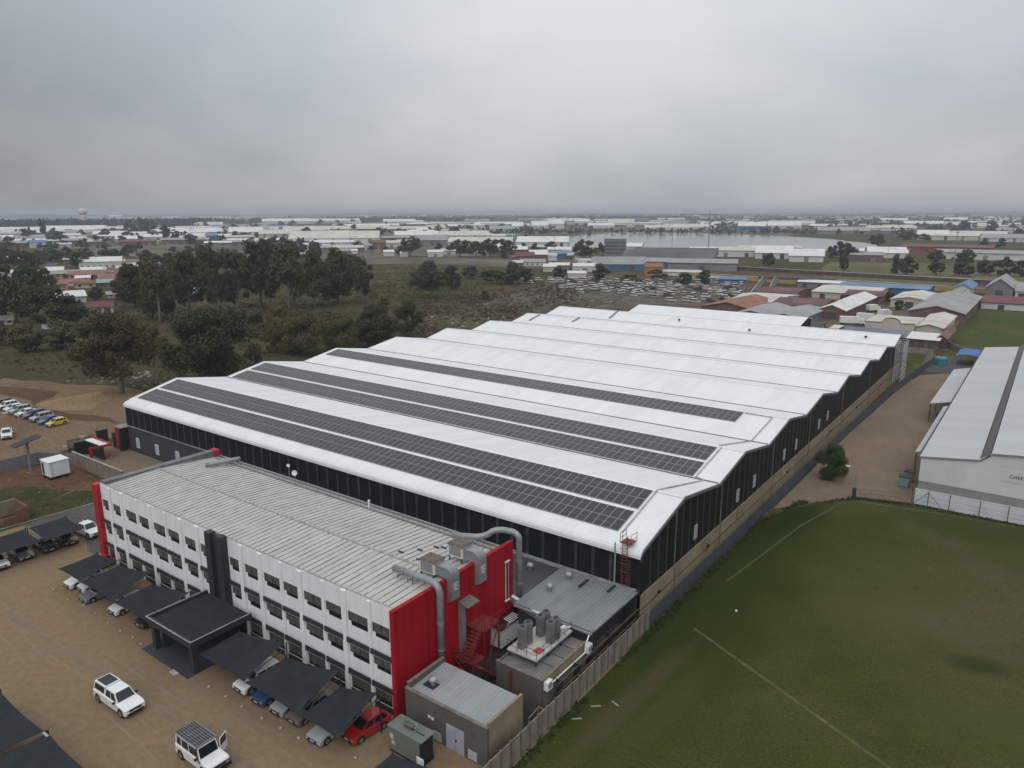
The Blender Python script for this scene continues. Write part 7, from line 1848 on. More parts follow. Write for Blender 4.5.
zone('service_yard',[(-40.3,38.2),(-29.3,38.2),(-29.3,62),(-40.3,62)],.03,ground_mat('service_concrete',[(.06,.055,.05),(.04,.038,.036)],[(.3,.4,.6)],bmp=.05))
# ------------------------------------------------------------------ boundary wall and fences at right
t=thing('boundary_wall','tan precast concrete panel wall along the lawn edge','wall',(-29.2,48,0))
pn=MB(); pp=MB(); y=28.0
rq=random.Random(6)
while y<63.2:
    pn.box(-29.24,-29.16,y+.09,y+1.19,0,2.2+rq.uniform(-.03,.03)); pp.box(-29.30,-29.10,y-.085,y+.085,0,2.28); y+=1.28
pn.build('panel',CONC,t); pp.build('post',M('concrete_post',(.14,.125,.10),.85,var=.2,scale=1),t)
PAL=M('palisade_blue_grey',(.085,.105,.135),.5,metal=.2,var=.15,scale=.6)
def palisade(name,label,path,h,sp,m,rails=True):
    t=thing(name,label,'fence',(*path[0],0))
    pl=MB();ra=MB();po=MB()
    for a,b in zip(path,path[1:]):
        a=Vector((*a,0));b=Vector((*b,0)); d=(b-a); L_=d.length; d.normalize(); n=Vector((-d.y,d.x,0))
        k=int(L_/sp)
        for i in range(k):
            q=a+d*(i*sp); w2=d*sp*.24
            pl.hexa([q-w2-n*.01,q+w2-n*.01,q+w2+n*.01,q-w2+n*.01],[q-w2*.9-n*.01+Vector((0,0,h)),q+w2*.9-n*.01+Vector((0,0,h)),q+w2*.9+n*.01+Vector((0,0,h)),q-w2*.9+n*.01+Vector((0,0,h))])
        for z in (.35,h-.4): ra.hexa([a+n*.015+Vector((0,0,z)),b+n*.015+Vector((0,0,z)),b+n*.06+Vector((0,0,z)),a+n*.06+Vector((0,0,z))],[a+n*.015+Vector((0,0,z+.06)),b+n*.015+Vector((0,0,z+.06)),b+n*.06+Vector((0,0,z+.06)),a+n*.06+Vector((0,0,z+.06))])
        for i in range(int(L_/3)+1):
            q=a+d*min(i*3,L_)+n*.11; po.box(q.x-.05,q.x+.05,q.y-.05,q.y+.05,0,h-.1)
    pl.build('pale',m,t);ra.build('rail',m,t);po.build('post',m,t); return t
palisade('palisade_fence','blue grey steel palisade fence along the foot of the black warehouse',[(-29.15,63.6),(-29.0,100),(-28.3,150),(-27.2,190),(-25.9,216),(-24.6,236)],1.95,.17,PAL)
t=thing('chain_link_fence','chain link fence on thin posts in front of the white warehouse','fence',(-5,116.7,0))
po=MB()
for x in (-12.8,-10.7,-8.0,-4.3,-.96,2.5,6,9.5,13): MB().tube([(x,116.7,0),(x,116.7,2.5)],.05,6).build('post',POST,t)
for x,s in ((-10.7,-1),(-10.7,1)): po.tube([(x,116.7,2.2),(x+s*1.9,116.7,.1)],.035,5)
po.build('brace',POST,t)
wr=MB()
for z in (.15,.8,1.5,2.35): wr.tube([(-12.8,116.7,z),(14,116.7,z)],.013,4)
wr.build('wire',POST,t)
t=thing('yard_gate','low weathered mesh gate at the end of the right driveway','gate',(-16.5,115.9,0))
f=MB()
for a,b in (((-19.6,114.6),(-16.3,115.7)),((-16.2,115.75),(-12.9,116.7))):
    for k in range(13):
        q=(a[0]+(b[0]-a[0])*k/12,a[1]+(b[1]-a[1])*k/12); f.tube([(*q,.1),(*q,1.5)],.02,4)
    for z in (.15,.8,1.5): f.tube([(*a,z),(*b,z)],.03,5)
f.build('leaf',M('rust_mesh',(.12,.10,.085),.7,var=.3),t)
MB().box(-12.95,-12.8,116.6,116.75,0,1.9).build('gate_post',GREYT,t)
t=thing('lamp_post','short grey lamp post with a pale head at the lawn and driveway corner','lamp post',(-20.2,114.4,0))
MB().tube([(-20.2,114.6,0),(-20.2,114.6,4.4),(-20.5,114.6,4.7),(-21.2,114.5,4.75)],.06,6).build('pole',GREYT,t); MB().box(-21.7,-21.1,114.38,114.62,4.68,4.82).build('lamp_head',WHITE,t); MB().box(-20.45,-19.95,114.4,114.8,0,1.5).build('meter_box',CHAR2,t)
# ------------------------------------------------------------------ right warehouse
RW=thing('white_warehouse','long white warehouse with pale roof and dark roof slot right of the driveway','warehouse',(-5,170,0))
YF=117.35
w_=MB(); w_.prism([(-12.3,3.6),(16,3.6),(16,11.3),(-3.9,9.3),(-5.2,8.15),(-12.3,7.25)],'Y',YF,YF+.3); w_.build('front_wall',MC('white_sheet_wall',(.60,.62,.61),'X',.25,.5,var=.05,scale=.2,bmp=.2,dirt=(.5,.5,.48),dlo=.5,dhi=.9),RW)
MB().box(-12.25,16,YF+.05,YF+.3,2.303,3.597).build('louvre_band',MC('grey_band',(.27,.265,.26),'X',.3,.6,var=.12,scale=.4,bmp=.3),RW)
MB().box(-12.5,16,YF-.1,YF+.3,0,2.3).build('base_wall',M('white_base_wall',(.62,.64,.65),.7,var=.06,scale=.4,dirt=(.42,.42,.4),dscale=.4,dlo=.5,dhi=.8),RW)
RWR=MC('pale_roof',(.44,.445,.44),'Y',.4,.55,var=.06,scale=.15,bmp=.12,dirt=(.37,.37,.36),dlo=.5,dhi=.85,dstretch=(.2,1,1))
MB().prism([(-12.5,7.28),(-5.2,8.2),(-5.2,8.05),(-12.5,7.13)],'Y',YF-.15,226).build('roof',RWR,RW)
MB().prism([(-3.9,9.36),(16,11.36),(16,11.2),(-3.9,9.2)],'Y',YF-.15,226).build('roof',RWR,RW)
MB().prism([(-5.18,8.06),(-4.0,9.3),(-4.0,8.9),(-5.18,7.9)],'Y',YF-.1,226).build('roof_slot',M('brown_slot',(.09,.075,.07),.7,var=.2),RW)
MB().prism([(-12.3,0),(-12.0,0),(-12.0,7.1),(-12.3,7.05)],'Y',YF+.305,225.9).build('side_wall',WALLS['white'],RW)
MB().box(-12.3,16,225.9,226,0,7).build('rear_wall',WALLS['white'],RW)
vt=MB(); vt.prism([(-12.55,7.12),(-5.2,8.03),(-5.2,8.23),(-12.55,7.32)],'Y',YF-.22,YF-.152); vt.prism([(-3.9,9.18),(16,11.18),(16,11.4),(-3.9,9.4)],'Y',YF-.22,YF-.152); vt.build('verge_trim',GREYT,RW)
MB().box(-12.78,-12.5,YF,226,7.05,7.2).build('gutter',CHAR,RW)
sg=MB().box(-2.35,6,YF-.05,YF-.003,5.75,7.35).build('sign_panel',M('sign_white',(.57,.59,.585),.6,var=.03),RW)
fc=bpy.data.curves.new('lettering','FONT'); fc.body='CHEE'; fc.size=.62; fc.extrude=.01; fc.space_character=1.05
fo=bpy.data.objects.new('lettering',fc); COL.objects.link(fo); fo.rotation_euler=(R(90),0,0)
bpy.context.view_layer.update()
me=bpy.data.meshes.new_from_object(fo); bpy.data.objects.remove(fo)
lo_=bpy.data.objects.new('lettering',me); COL.objects.link(lo_); me.materials.clear(); me.materials.append(BLACK); lo_.parent=sg
ro=ORG['white_warehouse']; lo_.location=(-1.50-ro[0],YF-.065-ro[1],6.32-ro[2]); lo_.rotation_euler=(R(90),0,0)
def canopy(name,label,x0,x1,ya,yb,z0,z1,m,posts):
    t=thing(name,label,'canopy',((x0+x1)/2,ya,0))
    MB().hexa([(x0,ya,z0),(x1,ya,z1),(x1,yb,z1),(x0,yb,z0)],[(x0,ya,z0+.1),(x1,ya,z1+.1),(x1,yb,z1+.1),(x0,yb,z0+.1)]).build('roof_sheet',m,t)
    for y in posts: MB().box(x0+.05,x0+.2,y-.08,y+.08,0,z0-.003).build('post',POST,t)
    return t
canopy('loading_canopy','pale lean-to loading canopy on the far part of the white warehouse',-17.2,-12.8,166.5,207,4.0,5.0,RWR,(167,177,187,197,206.5))
canopy('side_canopy','narrow pale side roof along the near part of the white warehouse',-14.5,-12.8,129,164,4.3,4.9,RWR,(130,141,152,163))
# goods under the loading canopy and at the near corner
for k,(x,y,c,lab) in enumerate([(-15.2,167.8,'dark','dark stacked bales under the near end of the loading canopy'),(-14.6,127.3,'grey','grey lidded bin standing beside the white warehouse corner'),(-14.9,124.2,'teal','greenish bin standing nearest the white warehouse corner')]):
    t=thing('storage_bin',lab,'bin',(x,y,0)); m=WALLS[c]
    MB().hexa([(x-.6,y-.6,.1),(x+.6,y-.6,.1),(x+.6,y+.6,.1),(x-.6,y+.6,.1)],[(x-.75,y-.75,1.6),(x+.75,y-.75,1.6),(x+.75,y+.75,1.6),(x-.75,y+.75,1.6)]).build('bin_body',m,t)
    MB().box(x-.8,x+.8,y-.8,y+.8,1.603,1.72).build('lid',CHAR,t)
t=thing('water_tank','round teal water tank by the end wall of the driveway','tank',(-22.8,234.5,0)); MB().lathe((-22.8,234.5,0),[(1.5,0),(1.55,.3),(1.5,.6),(1.55,.9),(1.5,1.2),(1.55,1.5),(1.5,1.9),(.9,2.3),(.3,2.45)],18).build('tank_body',M('teal_plastic',(.02,.20,.22),.4,var=.1),t); MB().cyl((-22.8,234.5,2.452),.35,.12).build('lid',CHAR,t)
t=thing('blue_canopy','blue tarpaulin shelter behind the white warehouse','canopy',(-16.5,240,0))
m=MB(); prev=None
for k in range(7):
    a=PI*k/6; p=(-16.5-3.2*math.cos(a),2.6+.9*math.sin(a))
    if prev: m.hexa([(prev[0],235,prev[1]-.05),(p[0],235,p[1]-.05),(p[0],246,p[1]-.05),(prev[0],246,prev[1]-.05)],[(prev[0],235,prev[1]),(p[0],235,p[1]),(p[0],246,p[1]),(prev[0],246,prev[1])])
    prev=p
m.build('tarpaulin',M('blue_tarp',(.03,.12,.33),.6,var=.15,scale=.5),t)
for x in (-19.5,-13.5):
    for y in (235.5,245.5): MB().box(x-.07,x+.07,y-.07,y+.07,0,2.6).build('post',GREYT,t)
# small white football-like ball? pale litter on the lawn
LIT=M('pale_litter',(.27,.25,.20),.8,var=.2)
for x,y,r0,l,lab in ((-27.4,49.6,.7,.9,'bleached plank lying on the lawn nearest the tan wall'),(-26.2,50.9,-.35,.8,'bleached plank lying a little farther from the tan wall'),(-27.9,47.2,.75,.9,'bleached plank lying lowest on the lawn edge')):
    o=MB(); c,s=math.cos(r0),math.sin(r0); h=l/2
    o.hexa([(-h*c+.06*s+x,-h*s-.06*c+y,.02),(h*c+.06*s+x,h*s-.06*c+y,.02),(h*c-.06*s+x,h*s+.06*c+y,.02),(-h*c-.06*s+x,-h*s+.06*c+y,.02)],[(-h*c+.06*s+x,-h*s-.06*c+y,.10),(h*c+.06*s+x,h*s-.06*c+y,.10),(h*c-.06*s+x,h*s+.06*c+y,.10),(-h*c-.06*s+x,-h*s+.06*c+y,.10)])
    tag(o.build('plank',LIT),label=lab,cat='plank')
o=MB().lathe((-23.0,72.1,.02),[(.06,0),(.10,.03),(.12,.1),(.12,.2),(.05,.22)],10).build('white_bucket',WHITE); tag(o,'small white bucket standing alone on the lawn','bucket')
# ------------------------------------------------------------------ shade sails
def sail(name,label,c,group,posts=True,sag=.0,n=10,cat='shade sail',base=None):
    """c: four corners in order front-left, front-right, back-right, back-left"""
    c=[Vector(p) for p in c]
    t=thing(name,label,cat,(c[0].x,c[0].y,0),group)
    mb=MB(); G=[]
    cen=sum(c,Vector())/4
    for j in range(n+1):
        for i in range(n+1):
            u,v=i/n,j/n
            p=c[0]+(c[1]-c[0])*u+(c[3]-c[0])*v if u+v<=1 else c[2]+(c[3]-c[2])*(1-u)+(c[1]-c[2])*(1-v)
            e=.30*(4*u*(1-u)*abs(2*v-1)**6+4*v*(1-v)*abs(2*u-1)**6)*.5
            p=p.lerp(cen,e*.35); p.z-=sag*4*u*(1-u)*4*v*(1-v)*.25
            G.append(p)
    top=len(G)
    fs=[];
    for j in range(n):
        for i in range(n):
            a=j*(n+1)+i; fs.append((a,a+1,a+n+2,a+n+1))
    vs=G+[p-Vector((0,0,.02)) for p in G]
    fs+= [tuple(reversed([q+top for q in f])) for f in fs]
    mb.add(vs,fs); mb.build('cloth',SAIL,t)
    if posts:
        for p,f in ((c[3],c[0]),(c[2],c[1])):
            d=(p-cen).normalized(); q=p+Vector((d.x,d.y,0))*.12
            pm=MB().tube([(q.x,q.y,0),(q.x,q.y,p.z+.12)],.065,8).build('post',POST,t)
            MB().tube([(q.x,q.y,p.z-.45),p.lerp(f,.55)-Vector((0,0,.16)),f-Vector((0,0,.05))],.045,6).build('arm',POST,pm)
    return t
SG='shade sails along the office front'
def row_sail(x0,x1,label,e=3.8): sail('shade_sail',label,[(x0,31.7,2.4),(x1,31.75,2.4),(x1,36.2,e),(x0,36.0,2.6)],SG)
row_sail(-87.7,-82.75,'dark shade sail at the far left end of the office front',3.1)
row_sail(-82.45,-75.45,'second dark shade sail from the far left end, between two other sails')
row_sail(-75.1,-68.0,'dark shade sail just left of the flat entrance canopy')
row_sail(-59.2,-52.3,'dark shade sail just right of the flat entrance canopy')
row_sail(-52.0,-44.95,'dark shade sail over the blue car, middle of the right hand three')
row_sail(-44.65,-40.2,'dark shade sail beside the bright red car at the red wall corner')
# carport at left edge of the yard
sail('carport_sail','long dark carport cloth over the leftmost parked cars',[(-97.3,33.8,2.35),(-97.6,25,2.35),(-102,25,2.75),(-102,33.8,2.75)],'carport sails beside the grass patch',n=6)
sail('carport_sail','dark carport cloth beside the white pickup near the red fin',[(-96.9,38.7,2.35),(-96.9,34.1,2.35),(-102,34.2,2.75),(-102,38.7,2.75)],'carport sails beside the grass patch',n=6)
sail('carport_sail','large dark carport cloth at the lower left corner, left of the gap',[(-67.5,13,2.6),(-59.45,13,2.6),(-59.35,18.75,2.4),(-67.9,18.75,2.4)],'carport sails at the lower left',n=6)
sail('carport_sail','large dark carport cloth at the lower left corner, right of the gap',[(-58.9,13,2.6),(-50.6,13,2.6),(-51.4,18.8,2.4),(-59.05,18.85,2.4)],'carport sails at the lower left',n=6)
sail('carport_sail','small dark carport cloth below the green generator',[(-35.7,28,2.5),(-30.5,28,2.5),(-31.3,33.9,2.4),(-35.5,33.1,2.4)],None,n=6)
MB_=MB().box(-59.3,-58.5,18.55,18.75,2.33,2.43); tag(MB_.build('support_beam',STEEL),'pale steel beam end in the gap between the lower left carport cloths','beam')
# entrance canopy
t=thing('entrance_canopy','flat dark entrance canopy with a raised rim before the office door','canopy',(-63.3,34.5,0))
MB().box(-67.0,-59.7,31.5,37.7,3.25,3.42).build('roof_sheet',SAIL,t)
rm=MB(); rm.box(-67.25,-59.45,31.2,31.49,3.05,3.68); rm.box(-67.25,-67.005,31.5,37.7,3.05,3.68); rm.box(-59.695,-59.45,31.5,37.7,3.05,3.68); rm.build('rim',CHAR,t)
rc=MB(); rc.box(-67.28,-59.42,31.17,31.27,3.683,3.73); rc.box(-59.52,-59.42,31.28,37.7,3.683,3.73); rc.box(-67.28,-67.18,31.28,37.7,3.683,3.73); rc.build('rim_cap',LEDGE,t)
for x in (-66.9,-60.2): MB().box(x-.28,x+.28,31.55,32.1,0,3.05).build('column',CHAR,t)
MB().box(-66.6,-66.3,32.2,37.5,0,3.0).build('side_screen',CHAR,t)
MB().box(-68.1,-59.9,30.8,38.0,.012,.09).build('floor_slab',M('dark_tile',(.045,.048,.055),.5,var=.12,scale=2),t)
o=MB().box(-62.2,-61.2,30.35,30.78,.012,.14).build('door_step',M('pale_step',(.36,.36,.36),.7,var=.15,scale=2)); tag(o,'pale concrete step at the front of the entrance canopy floor','step')
MB().box(-66,-61.5,38.0,38.30,.09,2.6).build('glass_door',GLASS,t)
# marker stones in the parking row
STONE=M('white_stone',(.34,.31,.26),.85,var=.2)
for i,(x,y) in enumerate([(-87.8,31.0),(-84.1,30.9),(-81.4,31.4),(-78.5,31.3),(-75.6,31.2),(-73.0,31.2),(-70.7,31.3),(-68.9,31.2),(-57.2,31.3),(-54.7,31.4),(-52.3,31.4),(-49.6,31.5),(-47.3,31.7),(-45.1,31.8),(-43.2,32.1),(-39.6,33.0)]):
    o=MB().lathe((x,y,.0),[(.10,0),(.15,.05),(.13,.12),(.05,.16)],7).build('marker_stone',STONE); tag(o,'small pale stone marking a parking bay before the sails','stone','marker stones of the parking bays')
# ------------------------------------------------------------------ generator
t=thing('generator','green grey generator cabinet with a black louvred end and silencer','generator',(-36.4,35.95,0))
GG=M('generator_green',(.135,.165,.135),.5,var=.08,scale=1.5,dirt=(.10,.10,.08),dscale=1,dlo=.55,dhi=.9)
MB().box(-38.15,-34.75,35.2,36.75,.28,2.3).build('cabinet',GG,t)
MB().box(-38.2,-34.5,35.15,36.8,2.303,2.36).build('lid',GG,t)
MB().box(-38.1,-34.6,35.25,36.7,0,.278).build('base_frame',BLACK,t)
lv=MB()
for k in range(12): lv.hexa([(-34.748,35.28,.4+k*.15),(-34.70,35.28,.37+k*.15),(-34.70,36.68,.37+k*.15),(-34.748,36.68,.4+k*.15)],[(-34.748,35.28,.5+k*.15),(-34.70,35.28,.42+k*.15),(-34.70,36.68,.42+k*.15),(-34.748,36.68,.5+k*.15)])
lv.box(-34.749,-34.735,35.25,36.7,.3,2.25); lv.build('louvre',BLACK,t)
MB().tube([(-37.0,36.0,2.55),(-36.0,36.0,2.55)],.2,12).build('silencer',M('rusty_silencer',(.14,.10,.08),.6,metal=.3,var=.3,scale=3),t); MB().tube([(-36.0,36.0,2.55),(-35.8,36.0,2.6),(-35.78,36.0,2.9)],.08,8).build('exhaust',STEEL,t)
MB().box(-35.7,-34.9,35.9,35.98,2.363,2.40).build('hinge_bar',BLACK,t)
n=MB(); n.box(-37.95,-37.55,35.185,35.198,1.3,1.75); n.box(-37.75,-37.4,35.185,35.198,.85,1.2); n.build('notice',M('cream_notice',(.5,.46,.33),.6,var=.15,scale=4),t)
o=thing('small_sign','small white sign plate on a post behind the lower carport cloth','sign',(-33.4,33.9,0)); MB().tube([(-33.4,33.9,0),(-33.4,33.9,2.3)],.03,6).build('post',POST,o); MB().box(-33.75,-33.05,33.86,33.895,1.9,2.5).build('plate',WHITE,o)
# ------------------------------------------------------------------ cars
def car(style,paint,label,loc,rot,group=None,door=False):
    P=dict(hatch=(3.95,1.70,1.48),sedan=(4.5,1.76,1.45),suv=(4.4,1.82,1.68),pickup=(5.3,1.85,1.80),boxy=(4.75,1.85,2.0),bakkie=(5.2,1.80,1.72))[style]
    L_,W_,H_=P; h=L_/2; bp=CPAINT[paint]
    t=thing('parked_car' if style not in('pickup','bakkie') else 'pickup_truck',label,'car' if style not in('pickup','bakkie') else 'pickup',loc,group,local=True)
    t.rotation_euler=(0,0,rot)
    if style=='hatch': top=[(h-.02,.48),(h-.10,.66),(h-.35,.74),(h-1.05,.88),(-h+.10,.95),(-h+.02,.80),(-h,.5)]; cab=(h-1.0,h-1.75,-h+.55,-h+.12); belt=.90
    elif style=='sedan': top=[(h,.46),(h-.08,.64),(h-.4,.72),(h-1.25,.86),(-h+1.0,.92),(-h+.12,.90),(-h+.02,.75),(-h,.5)]; cab=(h-1.2,h-2.0,-h+1.35,-h+.75); belt=.88
    elif style=='suv': top=[(h,.52),(h-.06,.78),(h-.3,.88),(h-1.1,1.0),(-h+.10,1.05),(-h+.02,.9),(-h,.5)]; cab=(h-1.05,h-1.7,-h+.45,-h+.12); belt=1.02
    elif style in('pickup','bakkie'): top=[(h,.55),(h-.05,.85),(h-.25,.95),(h-1.35,1.06),(-h+.05,1.08),(-h,.95),(-h,.55)]; cab=(h-1.3,h-1.95,-h+2.0,-h+1.85); belt=1.06
    else: top=[(h,.6),(h-.03,.95),(h-.15,1.05),(h-1.25,1.12),(-h+.03,1.12),(-h,1.0),(-h,.6)]; cab=(h-1.3,h-1.6,-h+.12,-h+.03); belt=1.10
    zb=.26 if style in('hatch','sedan') else .36
    prof=[(-h+.06,zb)]+[(h-.06,zb)]+top
    cx_,cz=0,.6
    mb=MB(); secs=[]
    for yy,k in ((-W_/2,.955),(-W_/2+.10,1),(W_/2-.10,1),(W_/2,.955)):
        secs.append([(x*k,yy,cz+(z-cz)*(k if z>cz else 1)) for x,z in prof])
    n=len(prof); vs=[p for s in secs for p in s]; fs=[]
    for s in range(3):
        for i in range(n): fs.append((s*n+i,s*n+(i+1)%n,(s+1)*n+(i+1)%n,(s+1)*n+i))
    fs+=[tuple(range(n)),tuple(reversed(range(3*n,4*n)))]
    mb.add(vs,fs)
    # bonnet crease / bed line
    bd=mb.build('body',bp,t)
    # cabin
    f0,f1,r1,r0=cab; wb=W_/2-.09; wt=W_/2-(.26 if style!='boxy' else .14)
    zt=H_-.03
    B=[(f0,-wb,belt-.03),(f0,wb,belt-.03),(r0,wb,belt-.03),(r0,-wb,belt-.03)]
    T=[(f1,-wt,zt),(f1,wt,zt),(r1,wt,zt),(r1,-wt,zt)]
    if style in('hatch','suv'): B[2]=(r0,wb,belt-.03)
    cb=MB(); cb.add(B+T,[(0,1,5,4),(1,2,6,5),(2,3,7,6),(3,0,4,7)])
    tc=[Vector(p) for p in T]; cen=sum(tc,Vector())/4+Vector((0,0,.05))
    inn=[p.lerp(Vector((cen.x,cen.y,p.z)),.18)+Vector((0,0,.045)) for p in tc]
    cb.add([tuple(p) for p in tc+inn],[(0,1,5,4),(1,2,6,5),(2,3,7,6),(3,0,4,7),(4,5,6,7)])
    cbo=cb.build('cabin',bp,t)
    def win(name,a,b,c,d,u0,u1,v0,v1,parent=t,m=GLASS):
        a,b,c,d=map(Vector,(a,b,c,d)); nn=(b-a).cross(d-a).normalized()*.012
        P=lambda u,v: a*(1-u)*(1-v)+b*u*(1-v)+c*u*v+d*(1-u)*v+nn
        MB().quad(P(u0,v0),P(u1,v0),P(u1,v1),P(u0,v1)).build(name,m,parent)
    win('windscreen',B[0],B[1],T[1],T[0],.05,.95,.10,.93)
    win('rear_window',B[2],B[3],T[3],T[2],.07,.93,.22,.90)
    splits=((.06,.40),(.44,.72),(.76,.94)) if style in('suv','boxy','hatch') else (((.07,.46),(.51,.92)) if style!='pickup' and style!='bakkie' else ((.08,.46),(.52,.92)))
    for u0,u1 in splits:
        win('side_window',B[3],B[0],T[0],T[3],1-u1,1-u0,.14,.88); win('side_window',B[1],B[2],T[2],T[1],u0,u1,.14,.88)
    wr=.31 if style in('hatch','sedan') else .38
    for x in (h-.82,-h+.80):
        for s in (-1,1):
            a=MB(); a.tube([(x,s*(W_/2-.18),wr+.03),(x,s*(W_/2+.006),wr+.03)],wr+.08,16); a.build('wheel_arch',BLACK,bd)
            ww=MB(); ww.tube([(x,s*(W_/2-.17),wr),(x,s*(W_/2-.005),wr),(x,s*(W_/2+.022),wr)],[wr,wr,wr-.05],16); wo_=ww.build('wheel',RUBBER,t)
            ww=MB(); ww.tube([(x,s*(W_/2+.01),wr),(x,s*(W_/2+.032),wr)],wr*.62,12); ww.build('rim',RIM,wo_)
    zl=top[1][1]-.07
    for s in (-1,1):
        MB().hexa([(h-.45,s*(W_/2-.10)-.0,zl-.05),(h-.02,s*(W_/2-.42),zl-.07),(h-.02,s*(W_/2-.12),zl-.07),(h-.40,s*(W_/2-.005),zl-.05)] if s>0 else [(h-.45,-(W_/2-.10),zl-.05),(h-.40,-(W_/2-.005),zl-.05),(h-.02,-(W_/2-.12),zl-.07),(h-.02,-(W_/2-.42),zl-.07)],
                  [(h-.50,s*(W_/2-.12),zl+.09),(h-.07,s*(W_/2-.42),zl+.06),(h-.07,s*(W_/2-.12),zl+.06),(h-.45,s*(W_/2-.01),zl+.09)] if s>0 else [(h-.50,-(W_/2-.12),zl+.09),(h-.45,-(W_/2-.01),zl+.09),(h-.07,-(W_/2-.12),zl+.06),(h-.07,-(W_/2-.42),zl+.06)]).build('headlight',LAMP,t)
        MB().box(-h-.01,-h+.12,s*(W_/2-.13)-.11,s*(W_/2-.13)+.11,.72,.90).build('tail_light',TAIL,t)
        MB().box(f0-.35,f0-.18,s*(W_/2+.09)-.09,s*(W_/2+.09)+.09,belt+.02,belt+.17).build('mirror',bp if style not in('boxy','pickup') else BLACK,t)
    MB().box(h-.06,h+.014,-W_/2*.56,W_/2*.56,zl-.16,zl+.02).build('grille',BLACK,t)
    MB().box(h-.05,h+.015,-W_/2*.78,W_/2*.78,zb+.04,zb+.16).build('lower_grille',BLACK,t)
    MB().box(h+.013,h+.022,-.24,.24,zb+.18,zb+.29).build('number_plate',M('plate_white',(.55,.55,.5),.5),t)
    if style in('pickup','bakkie'):
        if style=='pickup':
            # load bay canopy with side glass and a dark roof pad
            c=MB(); c.hexa([(-h+.03,-wb,1.06),(-h+1.95,-wb,1.06),(-h+1.95,wb,1.06),(-h+.03,wb,1.06)],[(-h+.10,-wt+.0,1.78),(-h+1.93,-wt,1.82),(-h+1.93,wt,1.82),(-h+.10,wt,1.78)]); co_=c.build('load_bay_canopy',bp,t)
            MB().box(-h+.28,-h+1.78,-wt+.12,wt-.12,1.815,1.845).build('roof_pad',CHAR,co_)
            for s in (-1,1): MB().hexa([(-h+.22,s*(wb-.01),1.2),(-h+1.8,s*(wb-.01),1.2),(-h+1.8,s*(wb-.01)+.01,1.2),(-h+.22,s*(wb-.01)+.01,1.2)] if 0 else [(-h+.22,s*wb*.975-.012,1.2),(-h+1.8,s*wb*.975-.012,1.2),(-h+1.8,s*wb*.975+.012,1.2),(-h+.22,s*wb*.975+.012,1.2)],[(-h+.26,s*(wt+.035)-.012,1.68),(-h+1.78,s*(wt+.035)-.012,1.70),(-h+1.78,s*(wt+.035)+.012,1.70),(-h+.26,s*(wt+.035)+.012,1.68)]).build('canopy_window',GLASS,co_)
        else:
            MB().box(-h+.10,-h+1.8,-W_/2+.16,W_/2-.16,1.081,1.10).build('bay_floor',BLACK,t)
    if style=='boxy':
        rk=MB(); 
        for s in (-1,1): rk.tube([(-h+.05,s*.86,2.12),(h-1.6,s*.86,2.12)],.03,5)
        for i in range(6): 
            x=-h+.1+i*.6; rk.box(x-.02,x+.02,-.86,.86,2.06,2.10)
        rk.box(h-1.62,h-1.57,-.9,.9,2.05,2.17); ro_=rk.build('roof_rack',M('rack_steel',(.20,.21,.22),.5),t)
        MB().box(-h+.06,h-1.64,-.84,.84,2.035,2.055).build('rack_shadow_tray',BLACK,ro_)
        sl=MB()
        for i in range(9):
            y=-.80+i*.2; sl.box(-h+.06,h-1.64,y-.06,y+.06,2.101,2.125)
        sl.build('slat',M('rack_grey',(.10,.105,.115),.5),ro_)
        bbm=MB(); bbm.tube([(h+.18,-.8,.5),(h+.2,-.8,1.0),(h+.2,.8,1.0),(h+.18,.8,.5)],.05,6); bbm.tube([(h+.2,-.3,.5),(h+.2,-.3,1.0)],.04,6); bbm.tube([(h+.2,.3,.5),(h+.2,.3,1.0)],.04,6); bbm.box(h-.02,h+.16,-.9,.9,.45,.68); bbm.build('bull_bar',BLACK,t)
        # open front door on the far side
        ax,ay=h-1.42,W_/2+.01; a=R(62)
        def dp_(d,th,z): return (ax-d*math.cos(a)+th*math.sin(a),ay+d*math.sin(a)+th*math.cos(a),z)
        dm=MB(); dm.hexa([dp_(0,0,.5),dp_(1.0,0,.5),dp_(1.0,.07,.5),dp_(0,.07,.5)],[dp_(0,0,1.12),dp_(1.0,0,1.12),dp_(1.0,.07,1.12),dp_(0,.07,1.12)])
        for d0,d1,z0,z1 in ((0,.07,1.121,1.88),(.93,1.0,1.121,1.88),(.071,.929,1.81,1.88)): dm.hexa([dp_(d0,.01,z0),dp_(d1,.01,z0),dp_(d1,.06,z0),dp_(d0,.06,z0)],[dp_(d0,.01,z1),dp_(d1,.01,z1),dp_(d1,.06,z1),dp_(d0,.06,z1)])
        do_=dm.build('door',bp,t); do_['label']='open front door'
        MB().quad(dp_(.07,.035,1.12),dp_(.93,.035,1.12),dp_(.93,.035,1.81),dp_(.07,.035,1.81)).build('door_glass',GLASS,do_)
        MB().tube([(h-1.0,-W_/2-.06,1.1),(h-1.35,-W_/2-.04,1.25),(h-1.6,-W_/2+.06,2.1)],.045,6).build('snorkel',BLACK,t)
        MB().tube([(-h-.02,0,.95),(-h-.2,0,.95)],.36,14).build('spare_wheel',RUBBER,t)
    return t
car('pickup','white','white double cab pickup with a canopy and dark roof pad in the open yard',(-61.35,25.35,0),R(2))
car('boxy','white','boxy white four wheel drive with a roof rack and one open door',(-49.1,25.75,0),R(0))
NU=R(-90)
UG='cars parked nose out under the office shade sails'
def row(x,y,style,paint,label,j=0): car(style,paint,label,(x-.1,y-.85,0),NU+R(j),UG)
row(-86.75,34.7,'hatch','white','white hatchback under the far left shade sail',3)
row(-84.55,35.2,'hatch','white','white car half hidden between the first and second shade sails',-2)
row(-81.95,34.55,'sedan','grey','dark grey car poking out under the second shade sail')
